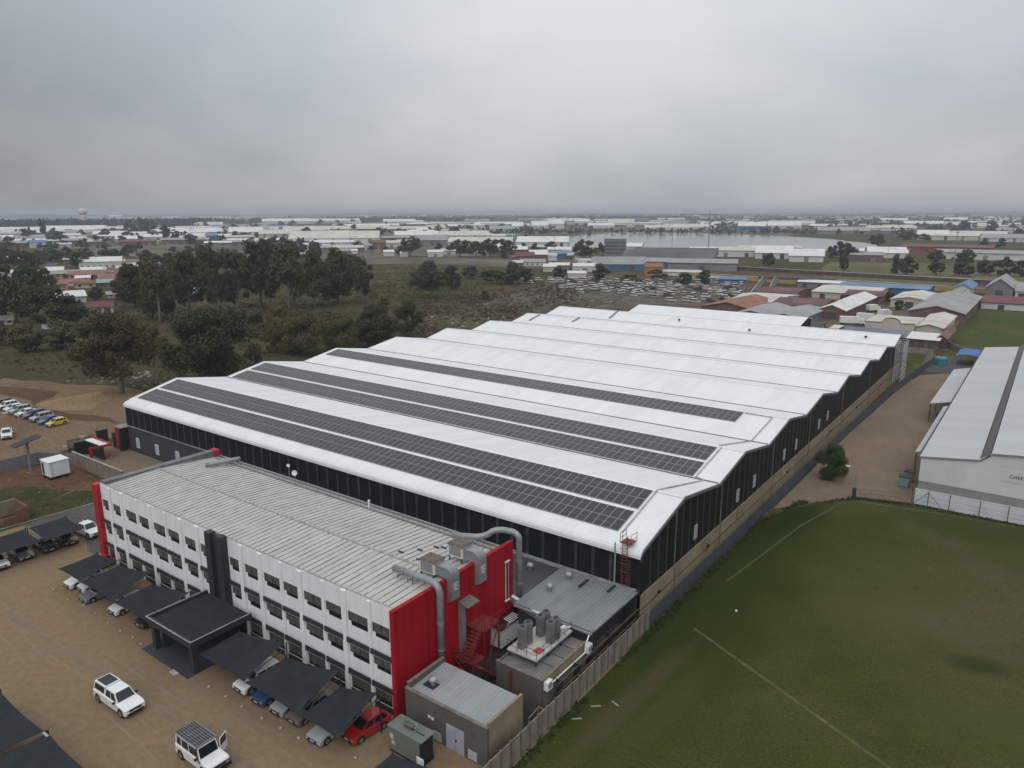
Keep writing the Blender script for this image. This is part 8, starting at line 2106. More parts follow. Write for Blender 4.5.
row(-76.75,34.9,'hatch','white','white hatchback poking out left of the third shade sail',2)
row(-71.9,35.6,'sedan','dark','black car deep under the shade sail left of the entrance')
row(-53.85,35.2,'suv','white','white hatchback poking out right of the entrance shade sail',-2)
row(-51.3,35.0,'hatch','blue','blue hatchback under the middle right shade sail')
row(-48.85,35.1,'hatch','silver','silver hatchback beside the blue hatchback under the sail',2)
row(-46.75,35.5,'sedan','bronze','bronze sedan in the gap between the last two shade sails')
row(-43.4,35.0,'sedan','silver','pale silver sedan next to the bright red car')
row(-41.1,36.5,'hatch','red','bright red hatchback at the right end by the red wall',-6)
LG='cars parked by the left carport'
car('suv','white','white car nose out under the leftmost carport cloth',(-99.8,29.4,0),R(0),LG)
car('sedan','grey','dark grey sedan second from the left under the left carport',(-100.5,32.4,0),R(0),LG)
car('sedan','dark','black sedan in the middle under the left carport cloths',(-100.5,35.2,0),R(0),LG)
car('hatch','maroon','maroon hatchback under the left carport beside the white pickup',(-100.1,37.6,0),R(0),LG)
car('bakkie','white','white pickup without canopy parked beside the left carport by the red fin',(-100.6,40.5,0),R(4),LG)
car('hatch','red','dark red car glimpsed under the back of the far left shade sail',(-89.3,36.3,0),NU,UG)
FG='cars in the row on the dirt lot'
for x,s,c,l in ((-158.3,'hatch','yellow','yellow hatchback at the near end of the dirt lot row'),(-161.4,'sedan','blue','bright blue sedan next to the yellow hatchback'),(-164.9,'suv','silver','silver car next to the bright blue sedan on the dirt lot'),(-168.3,'suv','navy','dark navy car in the dirt lot row between a silver and a white car'),(-171.8,'sedan','white','white sedan next to the dark navy car on the dirt lot'),(-175.0,'suv','silver','silver car between two white cars on the dirt lot'),(-178.2,'hatch','white','white hatchback next to the farther silver car on the dirt lot'),(-181.3,'suv','white','white tall car near the far end of the dirt lot row'),(-184.4,'suv','dark','dark car at the far end of the dirt lot row')):
    car(s,c,l,(x-1.8,61.7+(x+158)*.02,0.02),NU+R(4),FG)
car('bakkie','white','white pickup parked alone on the dirt lot away from the row',(-159.3,52.4,0.02),R(-20))
# ------------------------------------------------------------------ things at the left
t=thing('site_office_trailer','white box trailer with a dark doorway standing on the red soil','trailer',(-127.6,48,0))
TW=M('trailer_white',(.66,.68,.68),.55,var=.06,scale=.5,dirt=(.45,.43,.4),dscale=.7,dlo=.55,dhi=.9)
rz=R(6)
MB().box(-129.3,-126.3,46.6,49.6,.55,3.0).build('box_body',TW,t)
MB().box(-129.4,-126.2,46.5,49.7,3.002,3.08).build('roof_rim',WHITE,t)
MB().box(-128.95,-128.3,46.56,46.598,.7,2.6).build('doorway',BLACK,t)
MB().box(-126.298,-126.27,47.0,47.04,.6,2.95).build('body_seam',GREYT,t)
ch=MB(); ch.box(-129.2,-126.4,46.8,46.95,.4,.548); ch.box(-129.2,-126.4,49.2,49.35,.4,.548); ch.build('chassis',BLACK,t)
for x in (-127.0,-128.7):
    for s in (46.6,49.55): MB().tube([(x,s-.08,.3),(x,s+.08,.3)],.3,12).build('wheel',RUBBER,t)
t=thing('precast_wall','brown precast wall with a white coping between the red soil and back yard','wall',(-122.5,52.3,0))
MB().box(-131.5,-114.4,52.25,52.45,0,2.45).build('panel',M('precast_tan',(.20,.165,.125),.85,var=.15,scale=.7),t)
MB().box(-131.5,-114.35,52.2,52.5,2.453,2.52).build('coping',LEDGE,t)
pp=MB()
for k in range(9): pp.box(-131.4+k*2.1-.05,-131.4+k*2.1+.05,52.225,52.248,0,2.45)
pp.build('post',MATS['precast_tan'],t)
t=thing('concrete_fence','grey concrete boundary fence between the red soil and the dirt lot','fence',(-137,46,0))
path=[(-131.6,52.4),(-137.2,49.2),(-137.5,42),(-138.5,30),(-139,15)]
a_=MB()
for p,q in zip(path,path[1:]):
    p=Vector((*p,0));q=Vector((*q,0)); n=Vector((-(q-p).y,(q-p).x,0)).normalized()*.07
    a_.hexa([p-n,q-n,q+n,p+n],[p-n+Vector((0,0,2.1)),q-n+Vector((0,0,2.1)),q+n+Vector((0,0,2.1)),p+n+Vector((0,0,2.1))])
a_.build('panel',CONCG,t)
t=thing('solar_panel_pole','dark solar panel tilted on a thick grey post by the concrete fence','solar panel',(-134,46.7,0))
MB().tube([(-134,46.7,0),(-134,46.7,5.0)],.22,10).build('post',M('pole_grey',(.16,.17,.18),.6),t)
MB().hexa([(-135.1,44.6,4.75),(-133.0,44.6,4.75),(-133.0,48.6,5.7),(-135.1,48.6,5.7)],[(-135.1,44.6,4.87),(-133.0,44.6,4.87),(-133.0,48.6,5.82),(-135.1,48.6,5.82)]).build('panel',CHAR,t)
t=thing('street_lamp','tall thin street lamp at the near edge of the dirt lot','street lamp',(-143.5,49,0))
MB().tube([(-143.5,49.5,0),(-143.5,49.5,7.5),(-143.4,48.9,8.3),(-143.2,47.6,8.5)],[.11,.07,.06,.05],8).build('pole',GREYT,t); MB().box(-143.35,-143.05,47.0,47.7,8.42,8.55).build('lamp_head',WHITE,t)
palisade('yard_fence','dark steel palisade gate fence beyond the red guard hut',[(-139.2,55.0),(-139.0,59.6)],2.4,.2,CHAR)
t=thing('gate_pillar','dark sheet metal gate pillar beside the yard entrance','gate',(-138.6,60.8,0)); MB().box(-138.9,-138.3,59.9,61.6,.1,3.0).build('gate_leaf',CHAR,t); MB().box(-138.9,-138.3,59.7,59.88,0,3.1).build('post',POST,t)
t=thing('guard_house','red rimmed guard hut with a white roof slab inside the gate','guard house',(-132.5,56.2,0))
w_=MB(); w_.box(-136,-129.7,56.6,56.75,0,2.5); w_.box(-136,-135.85,54.6,56.595,0,2.5); w_.build('wall',BLACK,t)  # walls painted black in place of the shaded open interior
MB().box(-136.2,-129.66,56.55,57.88,2.503,2.6).build('roof_slab',WHITE,t)
rm=MB(); rm.box(-136.3,-129.3,57.9,58.05,2.3,2.9); rm.box(-129.65,-129.3,54.3,54.7,0,2.9); rm.box(-129.45,-129.3,54.705,57.895,2.5,2.9); rm.build('red_rim',REDP,t)
t=thing('entrance_block','red and dark green entrance block at the left corner of the warehouse','entrance block',(-133.5,62.5,0))
MB().box(-134.6,-132.9,61.2,64.5,0,4.2).build('wall',REDP,t); MB().box(-135.6,-134.62,61.0,64.2,.3,3.0).build('side_panel',M('dark_green_panel',(.015,.04,.03),.5),t)
MB().box(-132.88,-132.1,60.9,62.0,0,3.9).build('corner_panel',M('green_black_panel',(.012,.028,.024),.45),t); MB().box(-134.7,-132.2,61.1,64.6,4.203,4.3).build('roof_cap',GREYT,t)
t=thing('brick_ruin','roofless red brick wall corner on the grass patch','brick ruin',(-114,36,0))
BRK=M('raw_brick',(.15,.075,.048),.9,var=.25,scale=2,dirt=(.12,.06,.04))
w_=MB(); w_.box(-112.4,-112.15,36.6,38.0,0,1.9); w_.box(-112.4,-112.15,34.8,36.59,0,1.1); w_.box(-115.6,-114.0,34.8,35.05,0,1.2); w_.box(-113.99,-112.41,34.8,35.05,0,.7); w_.box(-116,-112.41,37.75,38,0,2.1); w_.build('wall',BRK,t); w_=MB().box(-116.5,-116.25,35,38,0,2.2); w_.build('pale_wall',TAN,t)
for x,y,l,lab in ((-118.5,46.6,2.2,'thin pale stick lying on the green grass patch'),):
    o=MB().tube([(x,y,.08),(x+.9,y-l,.12)],.07,6).build('stick',LIT); tag(o,lab,'stick')
for x,y,s_,lab in ((-146.5,60.8,1.0,'flat pale slab lying on the dirt near the yellow car'),(-143.2,56.0,.6,'white bucket shaped lump beside the yard gate'),(-136.6,73.5,1.1,'flat pale slab on the dirt near the warehouse corner')):
    o=MB().hexa([(x-s_,y-.6*s_,.02),(x+s_,y-.5*s_,.02),(x+.9*s_,y+.5*s_,.02),(x-.9*s_,y+.6*s_,.02)],[(x-.9*s_,y-.5*s_,.28),(x+.9*s_,y-.4*s_,.25),(x+.8*s_,y+.4*s_,.28),(x-.8*s_,y+.5*s_,.22)]).build('slab',LIT); tag(o,lab,'slab')
o=thing('yard_wall','low tan block wall with a white post crossing the back yard','wall',(-112,56,0)); MB().box(-118.5,-106,57.0,57.2,0,1.1).build('blockwork',TAN,o); MB().box(-106,-105.4,56.8,57.4,0,1.7).build('post',WHITE,o)
# ------------------------------------------------------------------ trees
BARK=M('bark',(.075,.062,.048),.9,var=.25,scale=3)
BARKP=M('pale_bark',(.20,.18,.15),.85,var=.25,scale=3)
LEAF=dict(gum=leafmat('gum_leaves',(.072,.068,.034)),round=leafmat('dark_leaves',(.056,.062,.024)),green=leafmat('green_leaves',(.056,.084,.026)),olive=leafmat('olive_leaves',(.105,.098,.046)),far=leafmat('far_leaves',(.050,.060,.038)))
def crown_mesh(kind,seed,nb,nl,ls):
    """unit tree: height 1, crown half width .5 -> clump centres and leaf quads"""
    r=random.Random(seed); mb=MB(); cl=[]
    z0,z1=dict(gum=(.12,1),round=(.02,1),green=(.0,1),olive=(.0,1),far=(.0,1))[kind]
    for i in range(nb):
        for _ in range(60):
            x,y,z=r.uniform(-1,1),r.uniform(-1,1),r.uniform(-1,1)
            if x*x+y*y+z*z<1: break
        wz=(z+1)/2; prof=(math.sin(PI*min(1,(wz*.74+.26 if kind=='gum' else wz*.66+.30)))**.6)
        a=math.atan2(y,x); q=math.sqrt(x*x+y*y)**.6
        rad=.37*prof*(1+.22*math.sin(a*2+seed)+.18*math.sin(a*3+seed*2+wz*4))
        c=Vector((rad*q*math.cos(a),rad*q*math.sin(a),z0+(z1-z0)*(.1+.78*wz)))
        s=r.choice([r.uniform(.06,.10),r.uniform(.09,.17)])*(1.15 if kind!='gum' else 1.05)
        cl.append((c,s))
    top=max(c.z+s*.8 for c,s in cl)
    for c,s in cl:
        k=int(nl*(s/.11)**2/nb)
        for _ in range(k):
            d=Vector((r.gauss(0,1),r.gauss(0,1),r.gauss(0,.75))).normalized()
            p=c+Vector((d.x*s,d.y*s,d.z*s*.85))*(r.random()**.45)
            n=(d+Vector((r.gauss(0,.6),r.gauss(0,.6),r.gauss(0,.6)+.25))).normalized()
            u=n.orthogonal().normalized(); v=n.cross(u); a=r.uniform(0,PI); u,v=u*math.cos(a)+v*math.sin(a),v*math.cos(a)-u*math.sin(a)
            l=ls*r.uniform(.6,1.5)
            mb.quad(p-u*l-v*l*.45,p+u*l*.2-v*l*.6,p+u*l+v*l*.35,p-u*l*.3+v*l*.6)
    return mb,cl,top
def trunk_mb(kind,seed,cl):
    r=random.Random(seed+50); mb=MB(); th=dict(gum=.45,round=.32,green=.28,olive=.2,far=.2)[kind]
    mb.tube([(0,0,-.01),(r.uniform(-.02,.02),r.uniform(-.02,.02),th*.5),(r.uniform(-.03,.03),r.uniform(-.03,.03),th)],[.035,.026,.02],7)
    for c,s in sorted(cl,key=lambda q:-q[1])[:9]:
        b=Vector((0,0,th*r.uniform(.55,1))); m=b.lerp(c,.5)+Vector((r.uniform(-.04,.04),r.uniform(-.04,.04),.03))
        mb.tube([b,m,c],[.016,.011,.004],5)
    return mb
PROTO={}
def proto(kind,lod,seed):
    k=(kind,lod,seed)
    if k not in PROTO:
        nb,nl,ls={'near':(60,20000,.0125),'mid':(32,4600,.023),'low':(22,1500,.038),'far':(10,330,.07)}[lod]
        mb,cl,top=crown_mesh(kind,seed*7+len(kind),nb,nl,ls)
        cm=mb.mesh('crown',LEAF[kind]); tm=trunk_mb(kind,seed,cl).mesh('trunk',BARKP if kind=='gum' else BARK,smooth=True)
        PROTO[k]=(cm,tm,top)
    return PROTO[k]
LABS={
 '@belt':('tall dark gum tree in the long tree belt left of the warehouse','gum trees of the belt behind the warehouse'),
 '@left':('dense dark tree among the houses at the far left','trees among the houses at the left'),
 '@scrub':('bushy olive tree on the open scrub behind the dirt lot','bushy trees on the scrub'),
 '@mid':('dark tree on the dry field beyond the warehouse ridges','trees on the dry field'),
 '@row':('gum tree in the row before the distant pale factories','gum trees in the distant row'),
 '@right':('dark round tree by the railway and the works at right','trees by the railway and works'),
 '@far':('small dark tree among the distant warehouses','trees among the distant warehouses')}
seen_lab={}
rt_=random.Random(21)
from mathutils import Vector as V3
def tname(kind): return {'gum':'gum_tree','round':'leafy_tree','green':'leafy_tree','olive':'olive_bush_tree','far':'distant_tree'}[kind]
QUAL={'gum':'gum tree','round':'leafy tree','green':'greener tree','olive':'olive tree','far':'tree'}
for i,(x,y,h,hw,kind,lab) in enumerate(TREES):
    d=math.hypot(x,y)
    lod='near' if (d<250 and h>9) or d<150 else ('mid' if d<420 else ('low' if d<900 else 'far'))
    if kind=='far': lod='low' if d<900 else 'far'
    cm,tm,top=proto(kind,lod,rt_.randrange(4 if lod!='near' else 3))
    sxy=hw/.46; sz=h/top; rz=rt_.uniform(0,6.28)
    if kind=='far': 
        o=bpy.data.objects.new(tname(kind),cm); COL.objects.link(o); o.location=(x,y,0); o.scale=(sxy,sxy*rt_.uniform(.8,1.1),sz); o.rotation_euler=(0,0,rz)
        t=o
    else:
        t=bpy.data.objects.new(tname(kind),None); COL.objects.link(t); t.location=(x,y,0)
        for nme,me in (('crown',cm),('trunk',tm)):
            o=bpy.data.objects.new(nme,me); COL.objects.link(o); o.parent=t
            o.scale=(sxy,sxy,sz) if nme=='crown' else (min(sxy,sz),min(sxy,sz),sz)
            o.rotation_euler=(0,0,rz)
    if lab[0]=='@': tag(t,LABS[lab][0].replace('gum tree',QUAL[kind]).replace('dense dark tree','dense dark '+QUAL[kind] if kind!='green' else 'greener leafy tree'),'tree',LABS[lab][1])
    else: tag(t,lab,'tree')
# ------------------------------------------------------------------ background buildings
def shed(name,label,cat,x,y,w,d,h,rot,wall,roof,kind,group=None):
    t=thing(name,label,cat,(x,y,0),group,local=True); t.rotation_euler=(0,0,rot)
    wm=WALLS[wall]; rm_=ROOFS.get(roof) or ROOFS['grey']
    e=h*((.72 if h<9 or w<25 else .5) if kind!='house' else .6)
    if kind=='block':
        MB().box(-w/2,w/2,0,d,0,h).build('wall',wm,t); MB().box(-w/2-.3,w/2+.3,-.3,d+.3,h+.01,h+.7).build('roof',rm_,t)
        for k in range(4): MB().box(-w/2+1,w/2-1,-.12,-.02,h*(.15+.2*k),h*(.15+.2*k)+1.6).build('window_band',WALLS['dark'],t)
        return t
    if kind=='saw':
        MB().box(-w/2,w/2,0,d,0,e).build('wall',wm,t); n=6
        for k in range(n):
            y0=d*k/n;y1=d*(k+1)/n-.3
            MB().prism([(y0,e),(y1,e+.02),(y1,h-.0+.9*(k/n)),(y1-.4,h+.9*(k/n))],'X',-w/2-.2+k*.8,w/2+.2+k*.3).build('roof',rm_,t)
        return t
    MB().prism([(0,0),(d,0),(d,e),(d/2,h-.2),(0,e)],'X',-w/2,w/2).build('wall',wm,t)
    o_=.5 if d<20 else .8
    MB().prism([(-o_,e-.12),(d/2,h),(d+o_,e-.12),(d+o_,e+.10),(d/2,h+.25),(-o_,e+.10)],'X',-w/2-o_,w/2+o_).build('roof',rm_,t)
    return t
rb_=random.Random(31)
FS={}
words_={'white':'white','cream':'cream','grey':'grey','blue':'blue','brick':'brick','teal':'teal','orange':'orange','salmon':'salmon','dark':'dark','red':'red'}
BACK.sort(key=lambda q:-(q[2]*q[4])/(q[0]**2+q[1]**2))
few=[q for q in BACK if q[9]=='@farshed']; rest=few[270:]
if rest:
    mb=MB(); ml=[]; 
    for (x,y,w,d,h,az,wall,roof,kind,lab) in rest:
        for k,mm in ((0,WALLS[wall]),(1,ROOFS[roof])):
            if mm not in ml: ml.append(mm)
        c_,s_=math.cos(az),math.sin(az); f=lambda p:(x+p[0]*c_-p[1]*s_,y+p[0]*s_+p[1]*c_,p[2]); e=h*.72
        mb.add([f(p) for p in ((-w/2,0,0),(w/2,0,0),(w/2,d,0),(-w/2,d,0),(-w/2,0,e),(w/2,0,e),(w/2,d,e),(-w/2,d,e))],[(0,1,5,4),(1,2,6,5),(2,3,7,6),(3,0,4,7)],ml.index(WALLS[wall]))
        mb.add([f(p) for p in ((-w/2,0,e),(w/2,0,e),(w/2,d/2,h),(-w/2,d/2,h),(w/2,d,e),(-w/2,d,e))],[(0,1,2,3),(3,2,4,5),(1,4,2),(0,3,5)],ml.index(ROOFS[roof]))
    o=mb.build('far_rooftops',ml); tag(o,kind='stuff')
    rs=set(map(id,rest)); BACK=[q for q in BACK if id(q) not in rs]
for (x,y,w,d,h,az,wall,roof,kind,lab) in BACK:
    dist=math.hypot(x,y); grp=None; cat='warehouse'; nm='distant_warehouse'
    if kind=='house': cat='house'; nm='house'
    if kind in('block',): cat='office block'; nm='office_block'
    if kind=='saw': cat='factory'; nm='factory'
    if lab=='@farshed':
        lab=f'distant {words_[wall]} walled warehouse with {words_[roof]} roof '+('near the horizon' if dist>1800 else ('in the middle distance' if dist>900 else 'beyond the nearer trees')); grp='distant warehouses'
    elif lab=='@house': lab=f'small {words_[wall]} house with a {words_[roof]} roof among the left trees'; grp='houses among the trees'
    elif lab=='@house2': lab=f'small {words_[wall]} house with a {words_[roof]} roof half hidden by trees'; grp='houses among the trees'
    t=shed(nm,lab,cat,x,y,w,d,h,az+(rb_.uniform(-.12,.12) if w>6 else 0),wall,roof,kind,grp)
    if kind=='house':
        e=h*.6
        for k in range(max(2,int(w/4))):
            xx=-w/2+w*(k+.5)/max(2,int(w/4)); MB().box(xx-.6,xx+.6,-.06,-.01,.8,min(e-.3,2.0)).build('window',GLASS,t)
    elif w>12 and dist<1500 and kind=='shed':
        for k in range(min(5,max(1,int(w/14)))):
            xx=-w/2+w*(k+.5)/min(5,max(1,int(w/14))); MB().box(xx-1.8,xx+1.8,-.10,-.02,0,h*.45).build('roller_door',WALLS['dark'] if k%2 else WALLS['grey'],t)
# ------------------------------------------------------------------ works to the right, aligned with the big warehouse
def gable(name,label,cat,x0,x1,y0,y1,e,h,axis,wall,roof,group=None,door=True,gablem=None):
    t=thing(name,label,cat,((x0+x1)/2,y0,0),group); wm=WALLS[wall]; rm_=ROOFS[roof]
    if axis=='X':
        m=(y0+y1)/2
        MB().prism([(y0,0),(y1,0),(y1,e),(m,h-.15),(y0,e)],'X',x0,x1).build('wall',wm,t)
        MB().prism([(y0-.6,e-.15),(m,h),(y1+.6,e-.15),(y1+.6,e+.05),(m,h+.2),(y0-.6,e+.05)],'X',x0-.5,x1+.5).build('roof',rm_,t)
        if door:
            for k in range(3):
                xx=x0+(x1-x0)*(k+.5)/3; MB().box(xx-1.2,xx+1.2,y0-.1,y0-.02,0,e*.7).build('door',WALLS['dark'],t)
    else:
        m=(x0+x1)/2
        MB().prism([(x0,0),(x1,0),(x1,e),(m,h-.15),(x0,e)],'Y',y0,y1).build('wall',WALLS[gablem] if gablem else wm,t)
        MB().prism([(x0-.5,e-.12),(m,h),(x1+.5,e-.12),(x1+.5,e+.08),(m,h+.2),(x0-.5,e+.08)],'Y',y0-.6,y1+.6).build('roof',rm_,t)
        if door: MB().box(m-1.6,m+1.6,y0-.1,y0-.02,0,e*.75).build('door',WALLS['dark'],t)
    return t
gable('workshop','works shed with a bright white gable roof and brick front',"workshop",-75.5,-65.2,312,372,3.6,5.6,'Y','brick','white')
gable('workshop','long low shed with a worn maroon roof left of the white gable roof','workshop',-97,-76.5,320,350,3.4,4.8,'X','brick','maroon')
gable('workshop','maroon roofed shed behind the white gable roof','workshop',-80,-63.5,376,398,3.4,4.8,'X','brick','maroon')
gable('workshop','grey roofed shed nearest the warehouse rear, left one of a pair','workshop',-99.5,-87,284,316,3.2,4.6,'Y','grey','grey')
gable('workshop','grey roofed shed nearest the warehouse rear, right one of a pair','workshop',-86.5,-73.8,282,316,3.2,4.6,'Y','grey','grey')
gable('workshop','shed with an orange tiled roof beside the scrapyard','workshop',-120,-98,300,336,2.8,5.2,'Y','brick','orange')
gable('workshop','shed with a wide cream roof behind the orange tiled roof','workshop',-117,-97,326,362,3.4,4.4,'X','cream','cream')
gable('workshop','long dull red roofed shed behind the wide cream roof','workshop',-119.5,-100,368,396,3.2,4.4,'X','brick','maroon')
gable('workshop','long cream roofed shed in front of the blue railway building','workshop',-97,-68,386,428,3.2,4.4,'X','cream','cream')
gable('workshop','cream roofed workshop between the white gable and the grey gable roofs','workshop',-58.5,-43.3,368,403,3.6,4.8,'Y','cream','cream')
gable('workshop','large grey gable roofed workshop with brick front by the green pitch','workshop',-44.5,-25.8,323,395,4.2,6.6,'Y','brick','grey')
gable('workshop','lower cream roofed wing in front of the grey gable workshop','workshop',-36,-28,280,317,4.0,5.0,'Y','cream','cream',door=False)
t=thing('workshop','cream works hall with a curved raised gable beside the green pitch','workshop',(-44,280,0))
w_=MB(); fr=[(-51.5,0),(-36.2,0),(-36.2,4.8),(-40.5,4.5)]+[(-43.4+2.9*math.cos(a),4.6+1.7*math.sin(a)) for a in [PI*k/8 for k in range(0,9)]]+[(-51.5,4.4)]
w_.prism(fr,'Y',279,279.4); w_.box(-51.5,-36.2,279.41,300,0,4.3); w_.build('wall',WALLS['cream'],t)
MB().box(-51.8,-36.0,279.42,300.5,4.32,4.6).build('roof',ROOFS['cream'],t)
b=MB()
for p,q in zip(fr[2:],fr[3:]): b.hexa([(p[0],278.9,p[1]),(q[0],278.9,q[1]),(q[0],279.45,q[1]),(p[0],279.45,p[1])],[(p[0],278.9,p[1]+.2),(q[0],278.9,q[1]+.2),(q[0],279.45,q[1]+.2),(p[0],279.45,p[1]+.2)])
b.build('gable_trim',CHAR2,t)
t=thing('long_store','low long brick store with a white and blue grey roof behind the warehouse end','store',(-40,258,0))
MB().box(-56,-26.5,257.5,268,0,3.3).build('wall',WALLS['brick'],t)
MB().hexa([(-56.5,256.8,3.2),(-35.5,256.8,3.2),(-35.5,268.4,3.8),(-56.5,268.4,3.8)],[(-56.5,256.8,3.32),(-35.5,256.8,3.32),(-35.5,268.4,3.92),(-56.5,268.4,3.92)]).build('roof',M('blue_grey_roof',(.11,.13,.17),.6,var=.2,scale=.2),t)
MB().hexa([(-35.4,256.8,3.2),(-26,256.8,3.2),(-26,268.4,3.8),(-35.4,268.4,3.8)],[(-35.4,256.8,3.32),(-26,256.8,3.32),(-26,268.4,3.92),(-35.4,268.4,3.92)]).build('roof',ROOFS['white'],t)
for x in (-34,-31,-28.2): MB().box(x-.9,x+.9,257.40,257.49,0,2.3).build('door',WALLS['dark'],t)
gable('small_store','brick store at the near corner of the green pitch','store',-27.5,-24.9,262,285,3.2,4.2,'Y','brick','brick')
t=thing('boundary_wall','pale block wall along the near edge of the green pitch','wall',(-10,252,0)); w_=MB(); w_.hexa([(-27.9,272,0),(-14.6,250,0),(-14.4,250.1,0),(-27.7,272.1,0)],[(-27.9,272,1.7),(-14.6,250,1.7),(-14.4,250.1,1.7),(-27.7,272.1,1.7)]); w_.box(-14.4,14,250.0,250.2,0,1.7); w_.build('blockwork',CONC,t)
t=thing('boundary_wall','tan wall along the left edge of the green pitch','wall',(-27,300,0)); MB().box(-27.4,-27.2,272.2,385,0,1.8).build('blockwork',CONC,t)
t=thing('boundary_wall','low grey wall across the road end behind the warehouse','wall',(-30,249,0)); MB().box(-36,-26.6,248.9,249.1,0,1.8).build('blockwork',CONC,t)
gable('row_building','long white building with a dull red roof behind the green pitch','row building',-25,20,384,412,3.0,4.6,'X','white','red')
gable('rail_shed','long bright blue roofed railway building','railway building',-92,-50,418,440,4.0,4.9,'X','blue','blue')
gable('rail_shed','narrow white roofed platform shed left of the blue railway building','railway building',-118,-94,436,450,3.2,3.9,'X','grey','white')
gable('blue_house','small pale house with a blue gable roof by the railway','house',-41,-33.5,437,470,3.6,6.0,'Y','white','blue')
gable('grey_house','tall grey gable roofed building at the right by the railway','house',-27.5,-16,440,480,4.5,9.0,'Y','grey','grey')
gable('grey_house','lower grey gable roofed building right of the tall grey gable','house',-15,0,440,470,3.5,6.5,'X','white','grey')
t=thing('car_port','dark flat roofed carport at the rear of the warehouse','carport',(-66,262,0)); MB().box(-72.5,-61.5,254,268,4.3,4.6).build('roof',WALLS['dark'],t)
for x in (-72,-67,-62):
    for y in (254.5,267.5): MB().box(x-.12,x+.12,y-.12,y+.12,0,4.297).build('post',POST,t)
for k in range(4): MB().box(-72.5+k*2.9,-70.5+k*2.9,254.2,267.8,4.603,4.68).build('roof_sheet',CHAR,t)
t=thing('container','pale shipping container behind the far end of the warehouse','container',(-57,262,0)); MB().box(-58.5,-55.5,258,266,.1,4.4).build('container_body',WALLS['white'],t); MB().box(-55.49,-55.4,258.1,265.9,.2,4.3).build('end_panel',WALLS['brick'],t)
for x,y,l,rot,lab in ((-60,300,9,.4,'white lorry parked beside the white gable roofed shed'),(-54,330,7,1.2,'white van parked in the yard right of the white gable roof'),(-61,345,6,.9,'white van parked by the trees behind the white gable roof'),(-57,312,8,-.3,'white truck in the yard of the cream workshops')):
    t=thing('delivery_truck',lab,'truck',(x,y,0),local=True); t.rotation_euler=(0,0,rot)
    MB().box(-l/2,l/2-1.9,-1.15,1.15,.9,3.2).build('box_body',CPAINT['white'],t); MB().hexa([(l/2-1.8,-1.1,.5),(l/2,-1.1,.5),(l/2,1.1,.5),(l/2-1.8,1.1,.5)],[(l/2-1.8,-1.05,2.4),(l/2-.5,-1.05,2.4),(l/2-.5,1.05,2.4),(l/2-1.8,1.05,2.4)]).build('cab',CPAINT['white'],t)
    MB().hexa([(l/2-.12,-1.0,1.5),(l/2-.05,-1.0,1.5),(l/2-.05,1.0,1.5),(l/2-.12,1.0,1.5)],[(l/2-.46,-.95,2.3),(l/2-.40,-.95,2.3),(l/2-.40,.95,2.3),(l/2-.46,.95,2.3)]).build('windscreen',GLASS,t)
    for xx in (-l/2+1,l/2-1):
        for s in (-1,1): MB().tube([(xx,s*.9,.45),(xx,s*1.18,.45)],.45,12).build('wheel',RUBBER,t)
# railway: rails, fence, walls, footbridge
t=struct('railway_track',MB(),ASPH) if 0 else None
RW_=M('rusty_ballast',(.11,.075,.05),.9,var=.3,scale=.3)
for k,(y0,y1) in enumerate(((512,478),(520,486))): strip('railway_track',[(-240,y0+6),(-100,y0-16),(30,y1)],3.2,.12+.02*k,RW_)
YW=M('yellow_wall',(.36,.27,.10),.8,var=.2,scale=.2)
def wallrun(label,path,h,m,name='boundary_wall'):
    t=thing(name,label,'wall',(*path[0],0)); mb=MB()
    for p,q in zip(path,path[1:]):
        p=Vector((*p,0));q=Vector((*q,0)); n=Vector((-(q-p).y,(q-p).x,0)).normalized()*.15
        mb.hexa([p-n,q-n,q+n,p+n],[p-n+Vector((0,0,h)),q-n+Vector((0,0,h)),q+n+Vector((0,0,h)),p+n+Vector((0,0,h))])
    mb.build('blockwork',m,t)
    cp=MB()
    for p,q in zip(path,path[1:]):
        p=Vector((*p,h+.003));q=Vector((*q,h+.003)); n=Vector((-(q-p).y,(q-p).x,0)).normalized()*.3; u=Vector((0,0,.2))
        cp.hexa([p-n,q-n,q+n,p+n],[p-n+u,q-n+u,q+n+u,p+n+u])
    cp.build('coping',WALLS['white'],t)
wallrun('yellowish platform wall with a pale coping in front of the railway, left run',[(-205,470),(-150,460),(-118,452)],2.6,YW)
wallrun('yellowish platform wall with a pale coping behind the blue railway building',[(-115,470),(-45,458),(25,446)],2.6,YW)
wallrun('long brown wall beyond the railway tracks',[(-190,540),(-90,522),(25,505)],2.6,M('brown_wall',(.09,.06,.045),.9,var=.3,scale=.2))
t=thing('footbridge','dark steel railway footbridge with sloping pale stair rails','footbridge',(-132,440,0))
f=MB(); f.hexa([(-140,434,3.6),(-100,446,3.6),(-100,449,3.6),(-140,437,3.6)],[(-140,434,4.9),(-100,446,4.9),(-100,449,4.9),(-140,437,4.9)]); f.build('deck',WALLS['dark'],t)
for (a,b) in (((-126,380,.2),(-136.5,432,4.2)),((-119,384,.2),(-131,436,4.2))):
    for dx in (0,2.6): MB().tube([(a[0]+dx,a[1],a[2]+1),(b[0]+dx,b[1],b[2]+1)],.16,5).build('stair_rail',WALLS['white'] if dx==0 else WALLS['dark'],t)
    MB().hexa([(a[0],a[1],a[2]),(a[0]+2.6,a[1],a[2]),(b[0]+2.6,b[1],b[2]),(b[0],b[1],b[2])],[(a[0],a[1],a[2]+.3),(a[0]+2.6,a[1],a[2]+.3),(b[0]+2.6,b[1],b[2]+.3),(b[0],b[1],b[2]+.3)]).build('stair_flight',WALLS['dark'],t)
